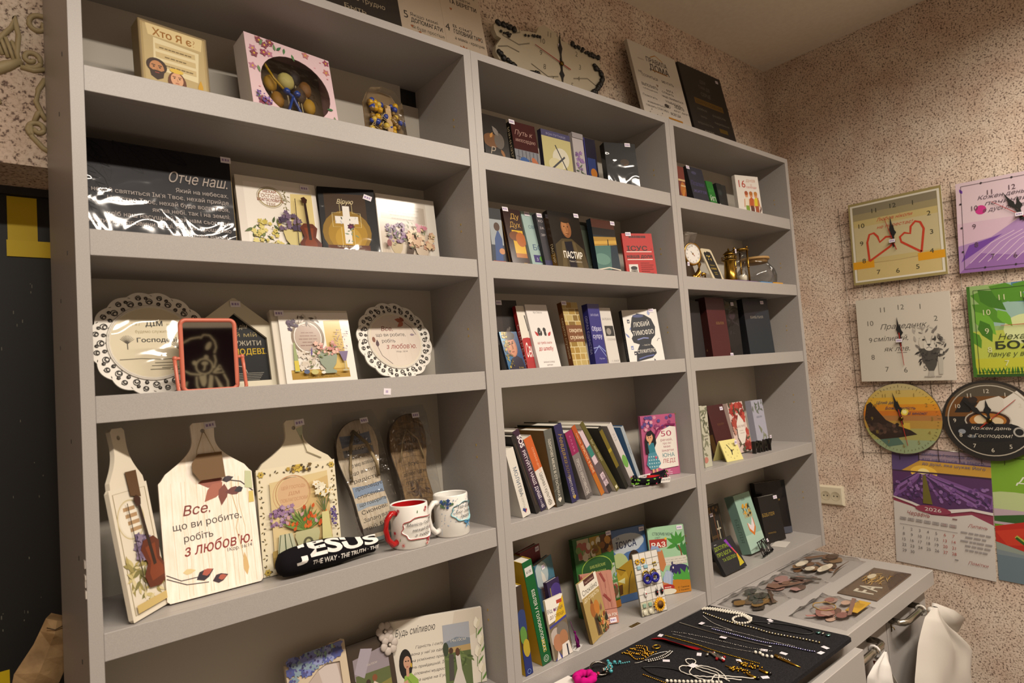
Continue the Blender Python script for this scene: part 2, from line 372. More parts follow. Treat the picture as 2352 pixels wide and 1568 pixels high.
# where each leaning thing stands: x, y, z of its lower left front corner, width, height, lean, yaw, roll
PS = {
    'gamebox': (0.0827, 0.0601, 1.8855, 0.1057, 0.1342, 5.0, 8, 0.0),
    'pinkbox': (0.2496, 0.0506, 1.8855, 0.1674, 0.1617, 10.2, 7, 0.0),
    'bluebag': (0.4718, 0.06, 1.8855, 0.0859, 0.1275, 7.8, 0, 0.0),
    'otche': (0.0123, 0.1, 1.651, 0.2156, 0.1828, 10.0, 0, 0.0),
    'gospod': (0.2342, 0.1, 1.651, 0.1487, 0.1591, 11.8, 0, 0.0),
    'cross': (0.3779, 0.0951, 1.651, 0.112, 0.1571, 11.8, -13, 0.0),
    'flowerboard': (0.5034, 0.1, 1.651, 0.1421, 0.1547, 5.0, 0, 0.0),
    'plateL': (0.0118, 0.1, 1.4185, 0.1178, 0.1751, 12, 0, 0.0),
    'mirror': (0.1137, 0.03, 1.4185, 0.0874, 0.1189, 13.0, 0, 0.0),
    'house': (0.1589, 0.09, 1.4185, 0.1218, 0.1205, 8.0, 0, 0.0),
    'wreath': (0.2927, 0.085, 1.4185, 0.1351, 0.1369, 13.0, 0, 0.0),
    'plateR': (0.4558, 0.11, 1.4185, 0.1761, 0.1721, 12, 0, 0.0),
    'vse': (0.0857, 0.05, 1.1068, 0.1392, 0.1815, 11.2, 0, 0.0),
    'tulip': (0.2302, 0.066, 1.1068, 0.1389, 0.1761, 4.5, 0, 0.0),
    'flip1': (0.4144, 0.055, 1.1068, 0.0874, 0.2385, 17.8, 0, 0.0),
    'flip2': (0.4907, 0.07, 1.1068, 0.0959, 0.237, -2.8, 0, 0.0),
    'leftb': (0.0357, 0.0241, 1.1068, 0.064, 0.1853, 13.2, 43, 0.0),
    'frame1': (0.2711, 0.12, 0.7884, 0.1185, 0.1418, 26.8, 0, 0.0),
    'frame2': (0.3877, 0.12, 0.7884, 0.0994, 0.1271, 18.2, 0, 0.0),
    'frame3': (0.4885, 0.1424, 0.7884, 0.2065, 0.1341, 3, -28, 0.0),
    'm1a': (0.7531, 0.05, 1.8855, 0.0718, 0.1218, 4, 0, 0.0),
    'm1b': (0.8543, 0.05, 1.8855, 0.0776, 0.1268, 7.0, 0, 0.0),
    'm1c': (0.9333, 0.05, 1.8855, 0.1061, 0.1225, 3.0, 0, 0.0),
    'm1d': (1.0533, 0.06, 1.8855, 0.0433, 0.1414, 3, 0, 0.0),
    'm1e': (1.0964, 0.06, 1.8855, 0.0527, 0.1351, 3, 0, 0.0),
    'm1f': (1.1812, 0.0839, 1.8855, 0.1075, 0.146, 3, -31, 0.0),
    'm2a': (0.7612, 0.06, 1.651, 0.039, 0.1431, 3.8, 0, 0.0),
    'm2b': (0.8185, 0.06, 1.651, 0.0559, 0.1537, 10.5, 0, 0.0),
    'm2c': (0.8885, 0.07, 1.651, 0.0492, 0.1595, 12.5, 0, 0.0),
    'm2d': (0.9227, 0.06, 1.651, 0.0243, 0.1531, 10.0, 0, 0.0),
    'm2e': (0.9479, 0.045, 1.651, 0.11, 0.1599, 9.8, 0, 0.0),
    'm2f': (1.0988, 0.08, 1.651, 0.043, 0.1556, 9.0, 0, 0.0),
    'm2g': (1.1086, 0.06, 1.651, 0.0957, 0.1571, 6.0, 0, 0.0),
    'm2h': (1.2294, 0.0896, 1.651, 0.0995, 0.1317, 6, -35, 0.0),
    'm3a': (0.7948, 0.09, 1.4185, 0.0817, 0.1695, 5.0, 0, 0.0),
    'm3b': (0.758, 0.03, 1.4185, 0.0505, 0.0936, 21.5, 0, 0.0),
    'm3c': (0.8388, 0.06, 1.4185, 0.0296, 0.1563, 11.0, 0, 0.0),
    'm3d': (0.866, 0.05, 1.4185, 0.0743, 0.1608, 13.5, 0, 0.0),
    'm3e': (0.9885, 0.06, 1.4185, 0.0604, 0.1671, 9.8, 0, 0.0),
    'm3f': (1.0686, 0.06, 1.4185, 0.0423, 0.1617, 5.5, 0, 0.0),
    'm3g': (1.1184, 0.06, 1.4185, 0.0517, 0.1537, 8.2, 0, 0.0),
    'm3h': (1.2232, 0.102, 1.4185, 0.1163, 0.1508, 9, -28, 0.0),
    's_white': (0.7535, 0.03, 1.1068, 0.0233, 0.1456, 0, 0, -13.7),
    's_sos': (0.8141, 0.03, 1.1068, 0.0177, 0.194, 0, 0, -19.7),
    's_orange': (0.8342, 0.03, 1.1068, 0.0235, 0.1726, 0, 0, -19.6),
    's_grey': (0.8623, 0.03, 1.1068, 0.0253, 0.1769, 0, 0, -7.9),
    's_navy': (0.9135, 0.03, 1.1068, 0.0258, 0.187, 0, 0, -12.4),
    's_prosto': (0.9587, 0.03, 1.1068, 0.0246, 0.1707, 0, 0, -18.5),
    's_christ': (1.0133, 0.03, 1.1068, 0.0135, 0.1921, 0, 0, -25.9),
    's_pink': (1.0422, 0.03, 1.1068, 0.0161, 0.179, 0, 0, -29.1),
    's_olive': (1.0712, 0.03, 1.1068, 0.0125, 0.2089, 0, 0, -32.7),
    's_yel': (1.1136, 0.03, 1.1068, 0.0121, 0.1819, 0, 0, -28.4),
    's_wg': (1.1429, 0.03, 1.1068, 0.0194, 0.1819, 0, 0, -26.5),
    's_blue': (1.162, 0.03, 1.1068, 0.0124, 0.1666, 0, 0, -19.8),
    'p50': (1.2802, 0.0888, 1.1068, 0.1085, 0.1661, 1, -32, 0.0),
    'g_green': (0.7782, 0.02, 0.7884, 0.027, 0.2279, 0, 0, -9.4),
    'm5f': (0.8161, 0.0129, 0.7884, 0.0606, 0.1262, 11.5, 5, 0.0),
    'm5h': (0.9214, 0.0111, 0.7884, 0.1005, 0.1255, 32.8, 20, 0.0),
    'm5i': (0.9765, 0.0761, 0.7884, 0.0823, 0.1218, 15, -31, 0.0),
    'm5card': (1.1234, 0.0217, 0.7884, 0.0814, 0.1479, 4.8, -8, 0.0),
    'm5d': (0.862, 0.085, 0.7884, 0.1, 0.185, 8, 25, 0),
    'm5c': (0.835, 0.1, 0.7884, 0.09, 0.212, 4, 25, 0),
    'm5e': (0.8809, 0.0594, 0.7884, 0.0556, 0.1539, 14.2, 15, 0.0),
    'm5a': (0.7222, 0.02, 0.7884, 0.0146, 0.1753, 1.0, 0, 0.0),
    'm5g': (1.0492, 0.1489, 0.7884, 0.1185, 0.1779, 8, -15, 0.0),
    'm5j': (1.1903, 0.1433, 0.7884, 0.1141, 0.1655, 7, -25, 0.0),
    'm5k': (1.3055, 0.1197, 0.7884, 0.1075, 0.1589, 6, -35, 0.0),
    'r1a': (1.4866, 0.05, 1.8855, 0.0388, 0.1195, 2.5, 0, 0.0),
    'r1b': (1.549, 0.04, 1.8855, 0.1028, 0.1314, 11.0, 0, 0.0),
    'r1c': (1.6889, 0.06, 1.8855, 0.0329, 0.1091, 10.2, 0, 0.0),
    'r1d': (1.7234, 0.06, 1.8855, 0.0502, 0.1072, 7.5, 0, 0.0),
    'r1e': (1.857, 0.0728, 1.8855, 0.1211, 0.1507, 3, -21, 0.0),
    'r2b': (1.6283, 0.03, 1.651, 0.0777, 0.1266, 19.2, 0, 0.0),
    'r3b': (1.603, 0.06, 1.4185, 0.1201, 0.1911, 3.8, 0, 0.0),
    'r3c': (1.721, 0.06, 1.4185, 0.1243, 0.1929, 2.0, 0, 0.0),
    'r3d': (1.8752, 0.0737, 1.4185, 0.1462, 0.1995, 4, -9, 0.0),
    'r4a': (1.4589, 0.03, 1.1068, 0.0405, 0.1757, 0.8, 0, 0.0),
    'r4b': (1.6179, 0.07, 1.1068, 0.1164, 0.1632, 12.2, 0, 0.0),
    'r4c': (1.7292, 0.07, 1.1068, 0.1122, 0.1628, 9.0, 0, 0.0),
    'r4d': (1.8636, 0.08, 1.1068, 0.0898, 0.1594, 6.0, 0, 0.0),
    'r5a': (1.6058, 0.09, 0.7884, 0.1, 0.1696, 15.5, 0, 0.0),
    'r5b': (1.7187, 0.06, 0.7884, 0.1283, 0.187, 18.5, 0, 0.0),
    'r5c': (1.8849, 0.1034, 0.7884, 0.0864, 0.1494, 10, -25, 0.0),
    'r5d': (2.0011, 0.1465, 0.7884, 0.1492, 0.1851, 8, -30, 0.0),
    'r5e': (1.5019, 0.02, 0.7884, 0.1282, 0.0935, 31.8, 0, 0.0),
    't_dark': (0.479, 0.14, 2.1095, 0.1449, 0.2634, 18.5, 0, 0.0),
    't_rules': (0.6065, 0.14, 2.1095, 0.2493, 0.28, 7.2, 0, 0.0),
    't_ua': (0.8847, 0.16, 2.1095, 0.4063, 0.2081, -3.8, 0, 0.0),
    't_dom': (1.4731, 0.12, 2.1095, 0.2579, 0.3574, 8.8, 0, 0.0),
    't_dk2': (1.7621, 0.13, 2.1095, 0.272, 0.3683, 9.8, 0, 0.0),
}

# ---------------------------------------------------------------- the room
BW, RW, CZ, LX, FY = .2235, 2.4325, 2.62, -1.30, -3.4
m = MB(); m.box(LX, RW + .1, FY, BW + .1, -.06, 0, '3d332a'); struct('floor', m)
m = MB(); m.box(LX, RW + .1, FY, BW + .1, CZ, CZ + .06, 'plaster'); struct('ceiling', m)
m = MB()   # wall behind the shelving, with the header over the dark opening at the left
m.box(-.018, RW + .1, BW, BW + .1, 0, CZ, 'wallpaper'); m.box(LX, -.018, BW, BW + .2, 1.806, CZ, 'wallpaper'); m.box(-.018, .06, BW + .1, BW + .2, 0, 1.806, 'wallpaper')
wb = struct('wall_back', m)
m = MB(); m.box(RW, RW + .1, FY, BW, 0, CZ, 'wallpaper'); struct('wall_right', m)
m = MB(); m.box(LX - .06, LX, FY, BW + .1, 0, CZ, 'wallpaper'); struct('wall_left', m)
m = MB(); m.box(LX, RW + .1, FY - .06, FY, 0, CZ, 'plaster'); struct('wall_front', m)
m = MB()
def sw(pts, r=.0042): m.tube([(x, BW - .001, z) for x, z in pts], r, 'b9a981', 6)
def spiral(cx, cz, r, a0, turns, sq=1): return [(cx + r*(1-.8*i/20)*math.cos(a0+turns*6.28*i/20), cz + sq*r*(1-.8*i/20)*math.sin(a0+turns*6.28*i/20)) for i in range(21)]
sw(spiral(-.048, 1.985, .016, 4.2, 1.3)); sw(spiral(-.042, 1.868, .014, 2.2, 1.2, -1)); sw([(-.098, 1.985), (-.085, 2.012), (-.072, 2.03), (-.068, 2.05), (-.063, 2.02), (-.066, 1.99), (-.062, 1.97)])
for i in range(4): sw([(-.096 + .008*i, 2.02 - .004*i), (-.09 + .008*i, 2.0 - .004*i), (-.084 + .007*i, 1.982 - .003*i)], .003)
sw([(-.115, 1.945), (-.095, 1.953), (-.078, 1.965), (-.06, 1.978)], [.008, .0095, .009, .005])
sw([(-.062, 1.968), (-.045, 1.966), (-.028, 1.972)]); sw(spiral(-.036, 2.045, .018, 1, 1)); sw([(-.03, 1.955), (-.04, 1.935), (-.043, 1.915), (-.036, 1.895), (-.03, 1.885)])
sw([(-.052, 1.875), (-.05, 1.855), (-.036, 1.838), (-.026, 1.832)]); sw([(-.046, 1.88), (-.041, 1.895), (-.036, 1.9)]); sw(spiral(-.11, 1.90, .02, 0, 1.2)); sw([(-.14, 2.06), (-.12, 2.08), (-.1, 2.06), (-.11, 2.04)])
struct('relief_ornament', m, wb)
m = MB(); m.box(LX, -.018, .36, .38, 0, 1.806, '08080a'); m.box(LX, -.018, .35, .38, 1.792, 1.806, '1c1a18')
r2 = random.Random(3)
for i in range(26):
    x, z = r2.uniform(-.13, -.04), r2.uniform(1.03, 1.64); m.box(x, x + r2.uniform(.0006, .0016), .3595, .36, z, z + r2.uniform(.001, .006), '6b6b5e')
dk = struct('door_1', m)
t = MB(); t.box(-.0817, -.0398, .3588, .3598, 1.69, 1.79, 'd2b600'); t.box(-.0835, -.0205, .358, .3586, 1.683, 1.712, 'd8bc04'); t.box(-.118, -.095, .3588, .3598, .955, .985, 'd2b600')
struct('hazard_tape', t, dk)

# ---------------------------------------------------------------- ceiling lamps (out of frame, they light the shop)
for i, (lx, ly, le) in enumerate(LAMPS):
    t = thing('ceiling_light', 'long narrow white ceiling light, ' + ('over the left shelf unit' if i == 0 else 'over the middle shelf unit'), 'light', Matrix.Translation((lx, ly, CZ - .03)), 'ceiling light panels')
    m = MB(); m.box(-.58, .58, -.09, -.072, -.012, .03, 'e8e6e0'); m.box(-.58, .58, .072, .09, -.012, .03, 'e8e6e0'); m.box(-.58, -.555, -.072, .072, -.012, .03, 'e8e6e0'); m.box(.555, .58, -.072, .072, -.012, .03, 'e8e6e0'); m.build('frame', t)
    m = MB(); m.box(-.555, .555, -.072, .072, .008, .03, 'f4f2ea'); m.build('diffuser', t)

# ---------------------------------------------------------------- shelving
TB, TT, D = 2.0934, 2.1095, .19
T = {1: 1.8915, 2: 1.6570, 3: 1.4245, 4: 1.1073, 5: .7889}
SZ = {k: z - (.006 if k < 4 else .0005) for k, z in T.items()}   # shelf surface; the upper lips stand proud of it
def unit(x0, x1, pl, pr, rows, label, skew=0, zb=.752, notch=False):
    r = thing('shelf_unit', label, 'shelf', Matrix.Translation((x0, 0, 0)), 'grey shelf units')
    w = x1 - x0; g = 'laminate'
    m = MB(); m.hull([(x, y, z) for x, y in ((0, 0), (-pl, 0), (0, BW - .003), (-pl - skew, BW - .003)) for z in (zb, TT)], g)
    if skew:
        for z, y in ((1.92, .05), (1.845, .09), (1.63, .06), (1.57, .13), (1.5, .15), (1.36, .08), (1.2, .05), (1.06, .05)): m.box(-pl - .0007 - skew*y/BW, -pl - skew*y/BW, y, y + .003, z, z + .006, '2c2724')
        for z, y, hh in ((1.197, .003, .010), (1.182, .002, .006), (1.172, .003, .012), (1.158, .001, .01)): m.hull([(-pl - a, y + b, z + c) for a in (-.001, .0015) for b in (0, .012) for c in (0, hh)], 'd8d0c8')
    m.build('side_panel', r)
    m = MB(); m.box(w, w + pr, 0, BW - .003, zb, TT, g)
    if zb < .76:
        for k in (1.97, 1.955, 1.74, 1.725, 1.515, 1.50, 1.27, 1.245, .93, .91): m.box(w - .0006, w, .05, .053, k, k + .004, 'b89a4a')
    m.build('side_panel', r)
    m = MB(); m.box(0, w, 0, BW - .003, TB, TT, g); m.build('top_board', r)
    m = MB()
    if notch: m.prism([(0, zb), (w, zb), (w, 2.051), (w - .045, 2.051), (w - .045, TB), (0, TB)], D, D + .006, 'bdb6aa')
    else: m.box(0, w, D, D + .006, zb, TB, 'bdb6aa')
    m.build('back_panel', r)
    for k in rows:
        m = MB(); m.box(0, w, .0195, D, T[k] - .0373, SZ[k], g); m.build('shelf', r)
        m = MB(); m.rbox(.0004, w - .0004, .0025, .0195, T[k] - .0373, T[k] if k < 4 else SZ[k], g, .0006); m.build('shelf_lip', r)
    return r
XL, XM, XR = (0, .6705), (.7077, 1.3678), (1.4079, 2.0663)
u = unit(*XL, .0165, .0183, (1, 2, 3, 4, 5), 'grey shelf unit at the left holding plaques, plates and mugs', .014, .45, True)
unit(*XM, .0183, .0197, (1, 2, 3, 4, 5), 'middle grey shelf unit filled with books')
unit(*XR, .0197, .0195, (1, 2, 3, 4, 5), 'grey shelf unit nearest the corner with clocks and bibles')
m = MB(); a = Art(m, (0, 0, 0), (.0145, 0, 0), (0, 0, .0115)); m.box(0, .0145, 0, .0004, 0, .0115, 'e4dde4'); a.r(.3, .3, .12, .4, '9a86b4'); a.r(.48, .3, .12, .4, '9a86b4')
o = m.build('price_sticker'); o.matrix_world = Matrix.Translation((.436, .0019, 1.394)) @ Matrix.Rotation(.1, 4, 'Y'); meta(o, 'small white price sticker on the left unit shelf edge under the lace plates', 'sticker')

# ---------------------------------------------------------------- counter
m = MB(); m.rbox(.70, 2.012, -.342, -.004, .7085, .7505, 'laminate', .0015); m.box(.70, 2.012, -.004, D, .7085, .7505, 'laminate'); meta(m.build('countertop'), 'long grey laminate countertop under the shelves', 'countertop')
def cab(x0, x1, label, n):
    r = thing('base_cabinet', label, 'cabinet', Matrix.Translation((x0, -.32, 0)), 'cabinets under the counter'); w = x1 - x0
    m = MB(); m.box(0, w, .017, .47, .02, .7085, 'laminate'); m.build('body', r)
    m = MB(); m.rbox(.0015, w - .0015, 0, .0165, .03, .7, 'laminate', .001); d = m.build('door', r)
    m = MB(); hx0, hx1, z, y = n
    m.tube([(hx0, 0, z), (hx0, -.026, z), (hx0 + .006, -.034, z), (hx0 + .02, -.038, z), (hx1 - .02, -.038, z), (hx1 - .006, -.034, z), (hx1, -.026, z), (hx1, 0, z)], .0085, 'b9b4a8/m', 8); m.build('handle', d)
    return r
cab(1.697, 1.9915, 'grey cabinet under the counter end with a bar handle and a hanging white bag', (.02, .165, .688, 0))
cab(1.392, 1.694, 'grey cabinet between the open drawer and the end cabinet, bar handle at the top', (.025, .18, .685, 0))
m = MB(); m.tube([(0, 0, 0), (.0, -.006, 0), (0, -.008, -.006)], .0012, 'b89a4a/m'); m.box(-.004, .004, -.0005, .0, -.012, .008, '8a7648/m'); o = m.build('cabinet_hook'); o.matrix_world = Matrix.Translation((1.725, -.3202, .668)); meta(o, 'tiny brass hook on the end cabinet door beside its handle', 'hook')
r = thing('drawer', 'open grey drawer front sticking out below the black velvet board', 'drawer', Matrix.Translation((.72, -.385, .6)))
m = MB(); m.rbox(0, .668, 0, .018, -.12, .139, 'laminate', .001); m.build('front', r)
m = MB(); m.box(.02, .032, .018, .30, -.1, .1, 'laminate'); m.box(.636, .648, .018, .30, -.1, .1, 'laminate'); m.box(.032, .636, .018, .30, -.1, -.09, 'laminate'); m.build('drawer_box', r)

# ---------------------------------------------------------------- paper bag by the opening
m = MB(); g = random.Random(5); P = []
for i in range(9):
    t = i/8; x = -.033 - .06*t**1.5; z = 1.085 - .14*t; wdt = .018 + .016*math.sin(t*3)
    P.append([(x - wdt + g.uniform(-.003, .003), .235 + g.uniform(-.004, .004), z), (x - wdt*.2, .228 + g.uniform(-.006, .004), z - .006), (x + wdt*.8, .236 + g.uniform(-.004, .004), z - .014), (x + wdt*.5, .262, z - .01), (x - wdt*.5, .262, z)])
vs = [p for q in P for p in q]; fs = [(5*i+k, 5*i+(k+1) % 5, 5*i+5+(k+1) % 5, 5*i+5+k) for i in range(8) for k in range(5)] + [(0, 1, 2, 3, 4), (40, 44, 43, 42, 41)]
m.add(vs, fs, 'kraft'); m.tube([(-.05, .226, 1.073), (-.04, .222, 1.068), (-.03, .226, 1.07)], .0008, '3a2a16'); meta(m.build('paper_bag'), 'crumpled brown paper bag hanging beside the left shelf panel', 'bag')

# ================================================================ left unit, top row
def face(a, x, y, r, skin, hair, beard=None, long=False):
    if long: a.e(x, y - r*.5, r*1.25, r*1.7, hair)
    else: a.e(x, y + r*.35, r*1.2, r*1.05, hair)
    a.e(x, y, r*.85, r*1.05, skin)
    if beard: a.p([(x - r*.9/a.a, y - .05*r), (x - r*.5/a.a, y - .3*r), (x, y - .22*r), (x + r*.5/a.a, y - .3*r), (x + r*.9/a.a, y - .05*r), (x + r*.7/a.a, y - 1.1*r), (x, y - 1.5*r), (x - r*.7/a.a, y - 1.1*r)], beard)
    for s in (-1, 1): a.e(x + s*r*.35/a.a, y + r*.18, r*.13, r*.09, '2a1a10', n=8); a.l([(x + s*r*.15/a.a, y + r*.4), (x + s*r*.6/a.a, y + r*.42)], r*.12, hair)
    a.l([(x, y + r*.1), (x + r*.12/a.a, y - r*.25), (x, y - r*.28)], r*.07, 'a86e4c'); a.l([(x - r*.25/a.a, y - r*.55), (x + r*.25/a.a, y - r*.55)], r*.12, 'a04a3c')
def art_game(a):
    a.r(.03, .03, .94, .94, 'b09a66'); a.r(.06, .05, .88, .9, 'c2ae7c')
    a.p([(.13, .82), (.9, .8), (.93, .97), (.1, .96)], 'e4d09a'); a.t(.5, .83, .13, 'Хто Я є?', 'a06a14', b=.03, w=.62)
    a.p([(.18, .4), (.82, .36), (.86, .76), (.2, .8)], 'e9ddb2')
    for i in range(3): a.r(.22, .66 - i*.11, .58, .07, 'd2bd8a'); a.lines(.51, .68 - i*.11, .5, 1, .1, .016, '7d6a40', seed=i)
    face(a, .22, .4, .095, 'c48a5c', '3a2414', '3a2414'); face(a, .5, .32, .085, 'e2ac84', '6a3a20', None, True); a.e(.5, .43, .08, .03, 'e6c34a')
    a.leaf(.84, .2, 1.5, .2, .07, 'd2a01e'); a.r(.7, .1, .2, .09, 'efe6c4')
r = thing('board_game_box', 'tan card game box with a bearded man and a girl printed on it', 'game box', POSE(PS['gamebox'], .033))
w, h = PS['gamebox'][3:5]; m = MB(); m.rbox(0, w, 0, .032, 0, h, '8a7650', .001); art_game(Art(m, (0, 0, 0), (w, 0, 0), (0, 0, h))); m.build('box', r)

p = PS['pinkbox']; w, h = p[3:5]; r = thing('gift_box', 'pink floral gift box with an oval clear window showing sweets', 'gift box', POSE(p, .046))
hole = [(w*.53 + .068*math.cos(t), h*.47 + .063*math.sin(t)) for t in [6.2832*i/32 for i in range(32)]]
m = MB(); m.prism([(0, 0), (w, 0), (w, h), (0, h)], 0, .001, 'e3c6cd', [hole]); m.box(0, .001, .001, .045, 0, h, 'd8cfc8'); m.box(w-.001, w, .001, .045, 0, h, 'd6a8b0'); m.box(0, w, .001, .045, h-.001, h, 'd0a8a8'); m.box(0, w, .001, .045, 0, .001, 'd0a8a8'); m.box(0, w, .044, .045, 0, h, '6a563a')
a = Art(m, (0, 0, 0), (w, 0, 0), (0, 0, h)); g = random.Random(2)
for i in range(170):
    x, y = g.random(), g.random()
    if ((x-.53)*w/.074)**2 + ((y-.47)*h/.069)**2 < 1: continue
    if not (.04 < x < .96 and .04 < y < .96): continue
    k = g.choice(['f', 'f', 'l', 'l', 'd'])
    if k == 'f': a.fl(x, y, .05, g.choice(['9a4660', 'b87a94', 'c07a7a', '8a4252']), 'd8b040', 5, g.random()*6)
    elif k == 'l': a.leaf(x, y, g.random()*6.3, .09, .034, g.choice(['2f6b3c', '4a7f48', '6b8d5a']))
    else: a.e(x, y, .012, .008, 'e8a8b4', n=8)
a.scat(40, .05, .2, .05, .28, .014, ['6a4a9a', '8a6ab4', '5a3a8a'], 'fl', 5)
m.build('box', r)
m = MB(); m.prism(hole, .0015, .0018, 'film'); m.build('window', r)
m = MB(); m.ball((w*.48, .02, h*.62), .017, 'd8cc7a', 8, 6, (1, .6, 1)); m.tube([(w*.48, .022, h*.5), (w*.49, .022, h*.1)], .0015, 'e8d8b0'); m.build('lollipop', r)
for i, (x, z, c) in enumerate([(.30, .55, 'c99a1a'), (.64, .5, '4a3420'), (.72, .6, '8a5a1c'), (.6, .72, '2a1c12'), (.74, .38, 'c99a1a'), (.36, .36, 'b07c20')]):
    m = MB(); m.ball((w*x, .024, h*z), .013, c, 8, 6, (1, .7, 1.3)); m.tube([(w*x, .024, h*z), (w*(x+.02), .024, h*.1)], .0012, 'cbb98c'); m.build('lollipop', r)
m = MB(); m.tube([(w*.2, .01, h*.75), (w*.3, .008, h*.55), (w*.46, .008, h*.38)], .0025, 'c9a21c/g'); m.tube([(w*.42, .006, h*.42), (w*.48, .004, h*.36), (w*.55, .006, h*.2), (w*.58, .008, h*.1)], .003, '2c4a9a/g'); m.tube([(w*.48, .004, h*.36), (w*.42, .004, h*.2), (w*.38, .006, h*.08)], .003, '27418c/g'); m.ball((w*.42, .006, h*.42), .007, '27418c/g'); m.ball((w*.54, .006, h*.42), .007, '27418c/g'); m.build('ribbon', r)

p = PS['bluebag']; w, h = p[3:5]; r = thing('sweet_bag', 'small clear bag of blue and yellow sweets on the top shelf', 'sweets', POSE(p))
m = MB(); out = [(0, 0), (w, 0), (w*.97, h*.8), (w*.8, h*.97), (w*.5, h), (w*.15, h*.94), (w*.02, h*.75)]
m.prism(out, .012, .014, '8a7048'); m.build('backing_card', r)
m = MB(); m.hull([(x*.98 + .0005, y, z) for x, z in out for y in (-.006, .011)], 'film'); m.build('wrapper', r)
g = random.Random(4); m = MB()
for i in range(70):
    x, z = g.uniform(.1, .9), g.uniform(.04, .78); m.ball((w*x, .003, h*z), g.uniform(.004, .0078), g.choice(['2440a0', '2440a0', 'd8a818', 'e0c050', '8a6a30']) + '/g', 6, 4)
for i in range(24): x, z = g.uniform(.1, .45), g.uniform(.2, .55); m.tube([(w*x, .0, h*z), (w*x + g.uniform(-.012, .012), -.002, h*z + g.uniform(-.012, .012))], .0006, 'dcc690', 4)
m.box(w*.52, w*.66, .0, .004, h*.1, h*.72, 'c9a878'); m.ball((w*.86, 0, h*.16), .006, 'b01c1c'); o = m.build('sweets', r); o['kind'] = 'stuff'
m = MB(); m.box(.024, .075, -.0265, -.0002, -.035, .03, '0e0d0c'); m.box(.03, .045, -.0272, -.0265, -.03, .02, '1a1918'); o = m.build('dark_backing'); o.matrix_world = Matrix.Translation((.5985, BW, 2.062)); meta(o, 'black junction box behind the cut corner of the left unit back panel', 'junction box')  # black block stands in for the dark gap behind the notch

# ================================================================ left unit, second row
def leafline(a, x, y, ang, ln, wd, c):
    ca, sa = math.cos(ang), math.sin(ang); f = lambda t, s: (x + (ln*t*ca - s*wd*sa)/a.a, y + ln*t*sa + s*wd*ca)
    pr = [(0, 0), (.2, .35), (.5, .5), (.8, .3), (1, 0)]
    a.l([f(t, s) for t, s in pr], .005, c); a.l([f(t, -s) for t, s in pr], .005, c); a.l([f(0, 0), f(1, 0)], .004, c)
    for t in (.2, .35, .5, .65): a.l([f(t, 0), f(t+.14, .3)], .003, c); a.l([f(t, 0), f(t+.14, -.3)], .003, c)
def art_otche(a):
    for x, y, g, l in ((.05, .98, -1.2, .4), (.2, 1, -.9, .36), (.3, .97, -.55, .36), (0, .75, -1, .38), (0, .5, -1.2, .3), (.02, .98, -.9, .3), (.5, .98, -.5, .25)): leafline(a, x, y, g, l, l*.42, '0c0c10')
    a.t(.96, .67, .15, 'Отче наш.', 'a89c94', 'r', .0, .35, w=.42)
    L = ['Який на небесах,', 'нехай святиться Ім’я Твоє, нехай прийде', 'Царство Твоє, нехай буде воля Твоя,', 'як на небі, так і на землі;', 'хліб наш насущний дай нам сьогодні,', 'і прости нам провини наші, як і ми прощаємо', 'винуватцям нашим,', 'і не введи нас у спокусу, але визволи нас від лукавого.']
    for i, s in enumerate(L): a.t(.96, .575 - i*.0715, .058, s, 'a39a96', 'r', .012, sx=.95 if len(s) < 50 else .82)
p = list(PS['otche']); p[0] = .004; p[3] = .222; p[5] = 8.5
plaque(p, .014, '1b1a20/w', art_otche, 'large dark board with a prayer in pale lettering, wrapped in shiny film', tag=(.93, .945), edge='b59c68')
def vase(a, x, y, w, h, c, foot=True):
    w /= 2; P = [(-.7, 0), (-.75, .1), (-.35, .2), (-.8, .45), (-1, .8), (-.9, 1), (.9, 1), (1, .8), (.8, .45), (.35, .2), (.75, .1), (.7, 0)]
    a.p([(x + u*w/a.a, y + v*h) for u, v in P], c)
def violin(a, x, y, s, rot=0):
    ca, sa = math.cos(rot), math.sin(rot)
    T2 = lambda u, v: (x + s*(u*ca - v*sa)/a.a, y + s*(u*sa + v*ca))
    a.p([T2(*q) for q in [(-.16, 0), (-.19, .14), (-.1, .25), (-.15, .42), (-.08, .5), (.08, .5), (.15, .42), (.1, .25), (.19, .14), (.16, 0), (0, -.04)]], '5f260f')
    a.p([T2(*q) for q in [(-.1, .05), (-.11, .14), (-.05, .25), (-.08, .42), (.08, .42), (.05, .25), (.11, .14), (.1, .05)]], '7d3613')
    a.p([T2(*q) for q in [(-.025, .2), (-.02, .9), (.02, .9), (.025, .2)]], '2a140c'); a.p([T2(*q) for q in [(-.04, .88), (-.06, .97), (.0, 1.0), (.05, .95), (.03, .88)]], '3a1c0e')
    a.l([T2(-.22, .0), T2(-.16, .95)], .008, '2a1a14')
